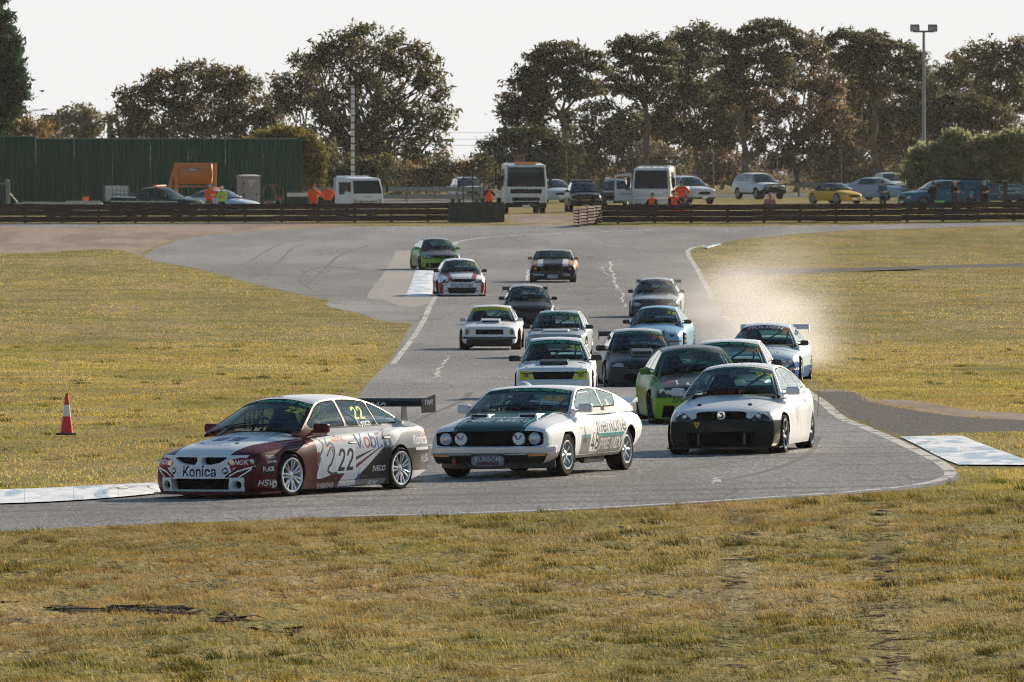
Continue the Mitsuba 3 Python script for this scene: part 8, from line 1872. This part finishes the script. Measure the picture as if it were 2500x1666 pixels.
t = Kit('gate_post', 'single thick dark post by the blue trailer at right', 'post', frame_at(2454, 630, 0)); t.add('shaft', bx(-.09, .09, -.11, .11, 0, 1.75), plain((.03, .022, .02), .7), False); t.add('cap', bx(-.1, .1, -.12, .12, 1.75, 1.80), plain((.4, .38, .36), .5), False)
# masts and poles
def pole(name, label, px, d, top_py, r0, r1, color, base=None):
    M = frame_at(px, d, 0); z1 = EYE - (top_py - 833) / FPX * d - d * math.tan(PITCH)
    t = Kit(name, label, name.replace('_', ' '), M); H = z1 - M[2, 3]
    t.add('shaft', tube([(0, 0, -.2), (0, 0, H)], [r0, r1], 10), plain(color, .5, .2)); t.H = H
    return t
t = pole('floodlight_mast', 'tall grey floodlight mast with two lamp heads at right', 2255, 800, 78, .15, .09, (.20, .22, .24))
t.add('cross_arm', bx(-.06, .06, -.75, .75, t.H - .05, t.H + .08), GREYM, False)
for y in (-.62, .62): kk = t.add('lamp_head', hull([(x, y + dy, t.H + z) for x, z in ((-.25, .12), (.30, .02), (.22, .42), (-.2, .50)) for dy in (-.30, .30)], .02, 6), plain((.05, .055, .06), .5), 30); t.add('lamp_glass', bx(.30, .32, y - .27, y + .27, t.H + .06, t.H + .36), plain((.25, .27, .3), .2), False, kk)
t = Kit('striped_mast', 'slender white mast with black bands behind the flatbed truck', 'mast', frame_at(861, 665, 0)); H = 7.35
for q in range(18): t.add('mast_section', bx(-.10, .10, -.10, .10, H * q / 18, H * (q + .80) / 18), plain((.62, .62, .63), .4), False)
for q in range(18): t.add('dark_band', cat([bx(-.085, .085, -.085, .085, H * (q + .80) / 18, H * (q + 1) / 18)]), plain((.08, .08, .085), .5), False)
t.add('mast_arm', bx(-.04, .04, -.30, .1, H, H + .06), plain((.5, .5, .5), .5), False)
P = pole('power_pole', 'dark timber power pole with cross-arm at far left', 143, 900, 268, .16, .11, (.06, .05, .045)); P.add('cross_arm', bx(-.06, .06, -1.4, 1.2, P.H - .55, P.H - .42), plain((.07, .06, .055), .8), False)
for y in (-1.2, -.5, .4, 1.0): P.add('insulator', moved(lathe([(0, 0), (.05, 0), (.06, .14), (0, .16)], 'z', 8), 0, y, P.H - .42), plain((.2, .2, .2), .4))
Q = pole('street_lamp', 'thin twin-armed street lamp against the sky at far left', 73, 930, 272, .08, .05, (.25, .26, .27))
Q.add('lamp_arm', tube([(0, -1.15, Q.H + .18), (0, 0, Q.H), (0, 1.2, Q.H + .14)], .035, 6), plain((.25, .26, .27), .5))
for y in (-1.15, 1.2): Q.add('lamp_head', bx(-.1, .1, y - .25, y + .25, Q.H + .12, Q.H + .22, .03), plain((.3, .31, .32), .5))
P2 = pole('power_pole', 'stout dark power pole at the left flank of the domed gum', 268, 880, 200 + 90, .24, .2, (.07, .06, .055)); P2.add('cross_arm', bx(-.05, .05, -.8, .8, P2.H - .3, P2.H - .2), plain((.07, .06, .055), .8), False)
pole('power_pole', 'slim power pole just right of the stout one at left', 291, 900, 296, .08, .06, (.08, .07, .06))
g0 = Kit('sign_gantry', 'dark steel sign frame on posts by the pines left of centre', 'gantry', frame_at(1235, 900, 0)); 
for y in (-.55, .75): g0.add('gantry_post', bx(-.08, .08, y - .08, y + .08, 0, 5.0), plain((.07, .065, .06), .6), False)
g0.add('gantry_beam', bx(-.1, .1, -.75, 1.6, 4.9, 5.2), plain((.06, .055, .05), .6), False)
k = thing('overhead_wire', 'overhead wires crossing the pale sky gap left of the pines', 'wires')
for py, sag in ((322, 4), (338, 4), (352, 5)):
    q = [at_depth(px, py + sag * math.sin(PI * (px - 1000) / 320) - (px - 1000) * .01, 1000) for px in np.linspace(1000, 1320, 9)]
    obj('wire', tube(q, .014, 4), plain((.12, .12, .12), .5), k)
k = thing('overhead_wire', 'overhead wires strung between the poles at far left', 'wires')
for py0, py1, sag in ((272, 300, 8), (276, 304, 9), (262, 290, 7)):
    q = [at_depth(60 + (290 - 60) * u, py0 + (py1 - py0) * u + sag * math.sin(PI * u), 905) for u in np.linspace(0, 1, 9)]
    obj('wire', tube(q, .012, 4), plain((.12, .12, .12), .5), k)
# traffic cone on the grass
p = on_ground(163, 1062); M = np.eye(4); M[:3, 3] = p
t = Kit('traffic_cone', 'red traffic cone with a white band on the left-hand grass', 'cone', M)
RD = plain((.62, .012, .02), .45)
def ringz(z0, z1, r0, r1): return lathe([(0, z0), (r0, z0), (r1, z1), (0, z1)], 'z', 30)
R = lambda z: .105 - .080 * z / .74
t.add('cone_base', bx(-.19, .19, -.19, .19, 0, .035, .012), plain((.03, .03, .03), .7)); t.add('cone_body', ringz(.035, .34, .118, R(.34) + .006), RD); t.add('reflective_band', ringz(.34, .55, R(.34) + .008, R(.55) + .008), plain((.66, .67, .68), .35)); t.add('cone_tip', ringz(.55, .76, R(.55) + .006, .026), RD)
# ------------------------------------------------------------------ dust behind the car that runs wide
def dust():
    c0, c1 = on_ground(1935, 930), on_ground(1780, 760)
    lo, hi = np.array([c1[0] - 3.5, c0[1] - 3, -1.4]), np.array([c0[0] + 3.6, c1[1] + 12, 3.0])
    n = np.array([40, 64, 24])
    zz, yy, xx = np.meshgrid(*[np.linspace(lo[d], hi[d], n[d]) for d in (2, 1, 0)], indexing='ij')
    t = (yy - c0[1]) / (hi[1] - c0[1])
    mid = c0[0] + (c1[0] - c0[0]) * np.clip(t * 2.0, -.1, 1.2)
    gz_ = ground(xx, yy)
    wid = .8 + 2.5 * np.clip(t, 0, 1); hgt = .35 + 1.9 * np.clip(t * 2.6, 0, 1) ** .8
    q = ((xx - mid) / wid) ** 2 + (np.clip(zz - gz_, 0, 9) / hgt) ** 2
    nz = meshkit.fbm(np.stack([xx * .55, yy * .07, zz * .8], -1), 3, 9)
    den = np.exp(-1.7 * q) * np.clip((nz - .38) * 5.5, 0, 2.0) * np.clip((t + .01) * 12, 0, 1) * np.clip((1.0 - t) * 1.6, 0, 1) * (1.35 - .6 * np.clip(t * 1.5, 0, 1))
    edge = np.minimum.reduce([np.clip(np.minimum((a - lo[d]), (hi[d] - a)) / (.12 * (hi[d] - lo[d])), 0, 1) for a, d in ((xx, 0), (yy, 1))] + [np.clip((hi[2] - zz) / .4, 0, 1)])
    den = (den * edge).astype(np.float32)[..., None]
    s = mi.ScalarTransform4f().translate([float(v) for v in lo]).scale([float(v) for v in hi - lo])
    scene['dust_cloud'] = {'type': 'cube', 'to_world': mi.ScalarTransform4f().translate([float(v) for v in (lo + hi) / 2]).scale([float(v) for v in (hi - lo) / 2]), 'bsdf': {'type': 'null'},
        'interior': {'type': 'heterogeneous', 'albedo': {'type': 'rgb', 'value': [.97, .94, .91]}, 'scale': 0.10, 'sigma_t': {'type': 'gridvolume', 'grid': mi.VolumeGrid(den), 'to_world': s, 'filter_type': 'trilinear'}}, 'exterior': {'type': 'ref', 'id': 'air'}}
    tag('dust_cloud', label='pale brown dust cloud trailing from the car on the right-hand grass', category='dust', kind='stuff')
dust()
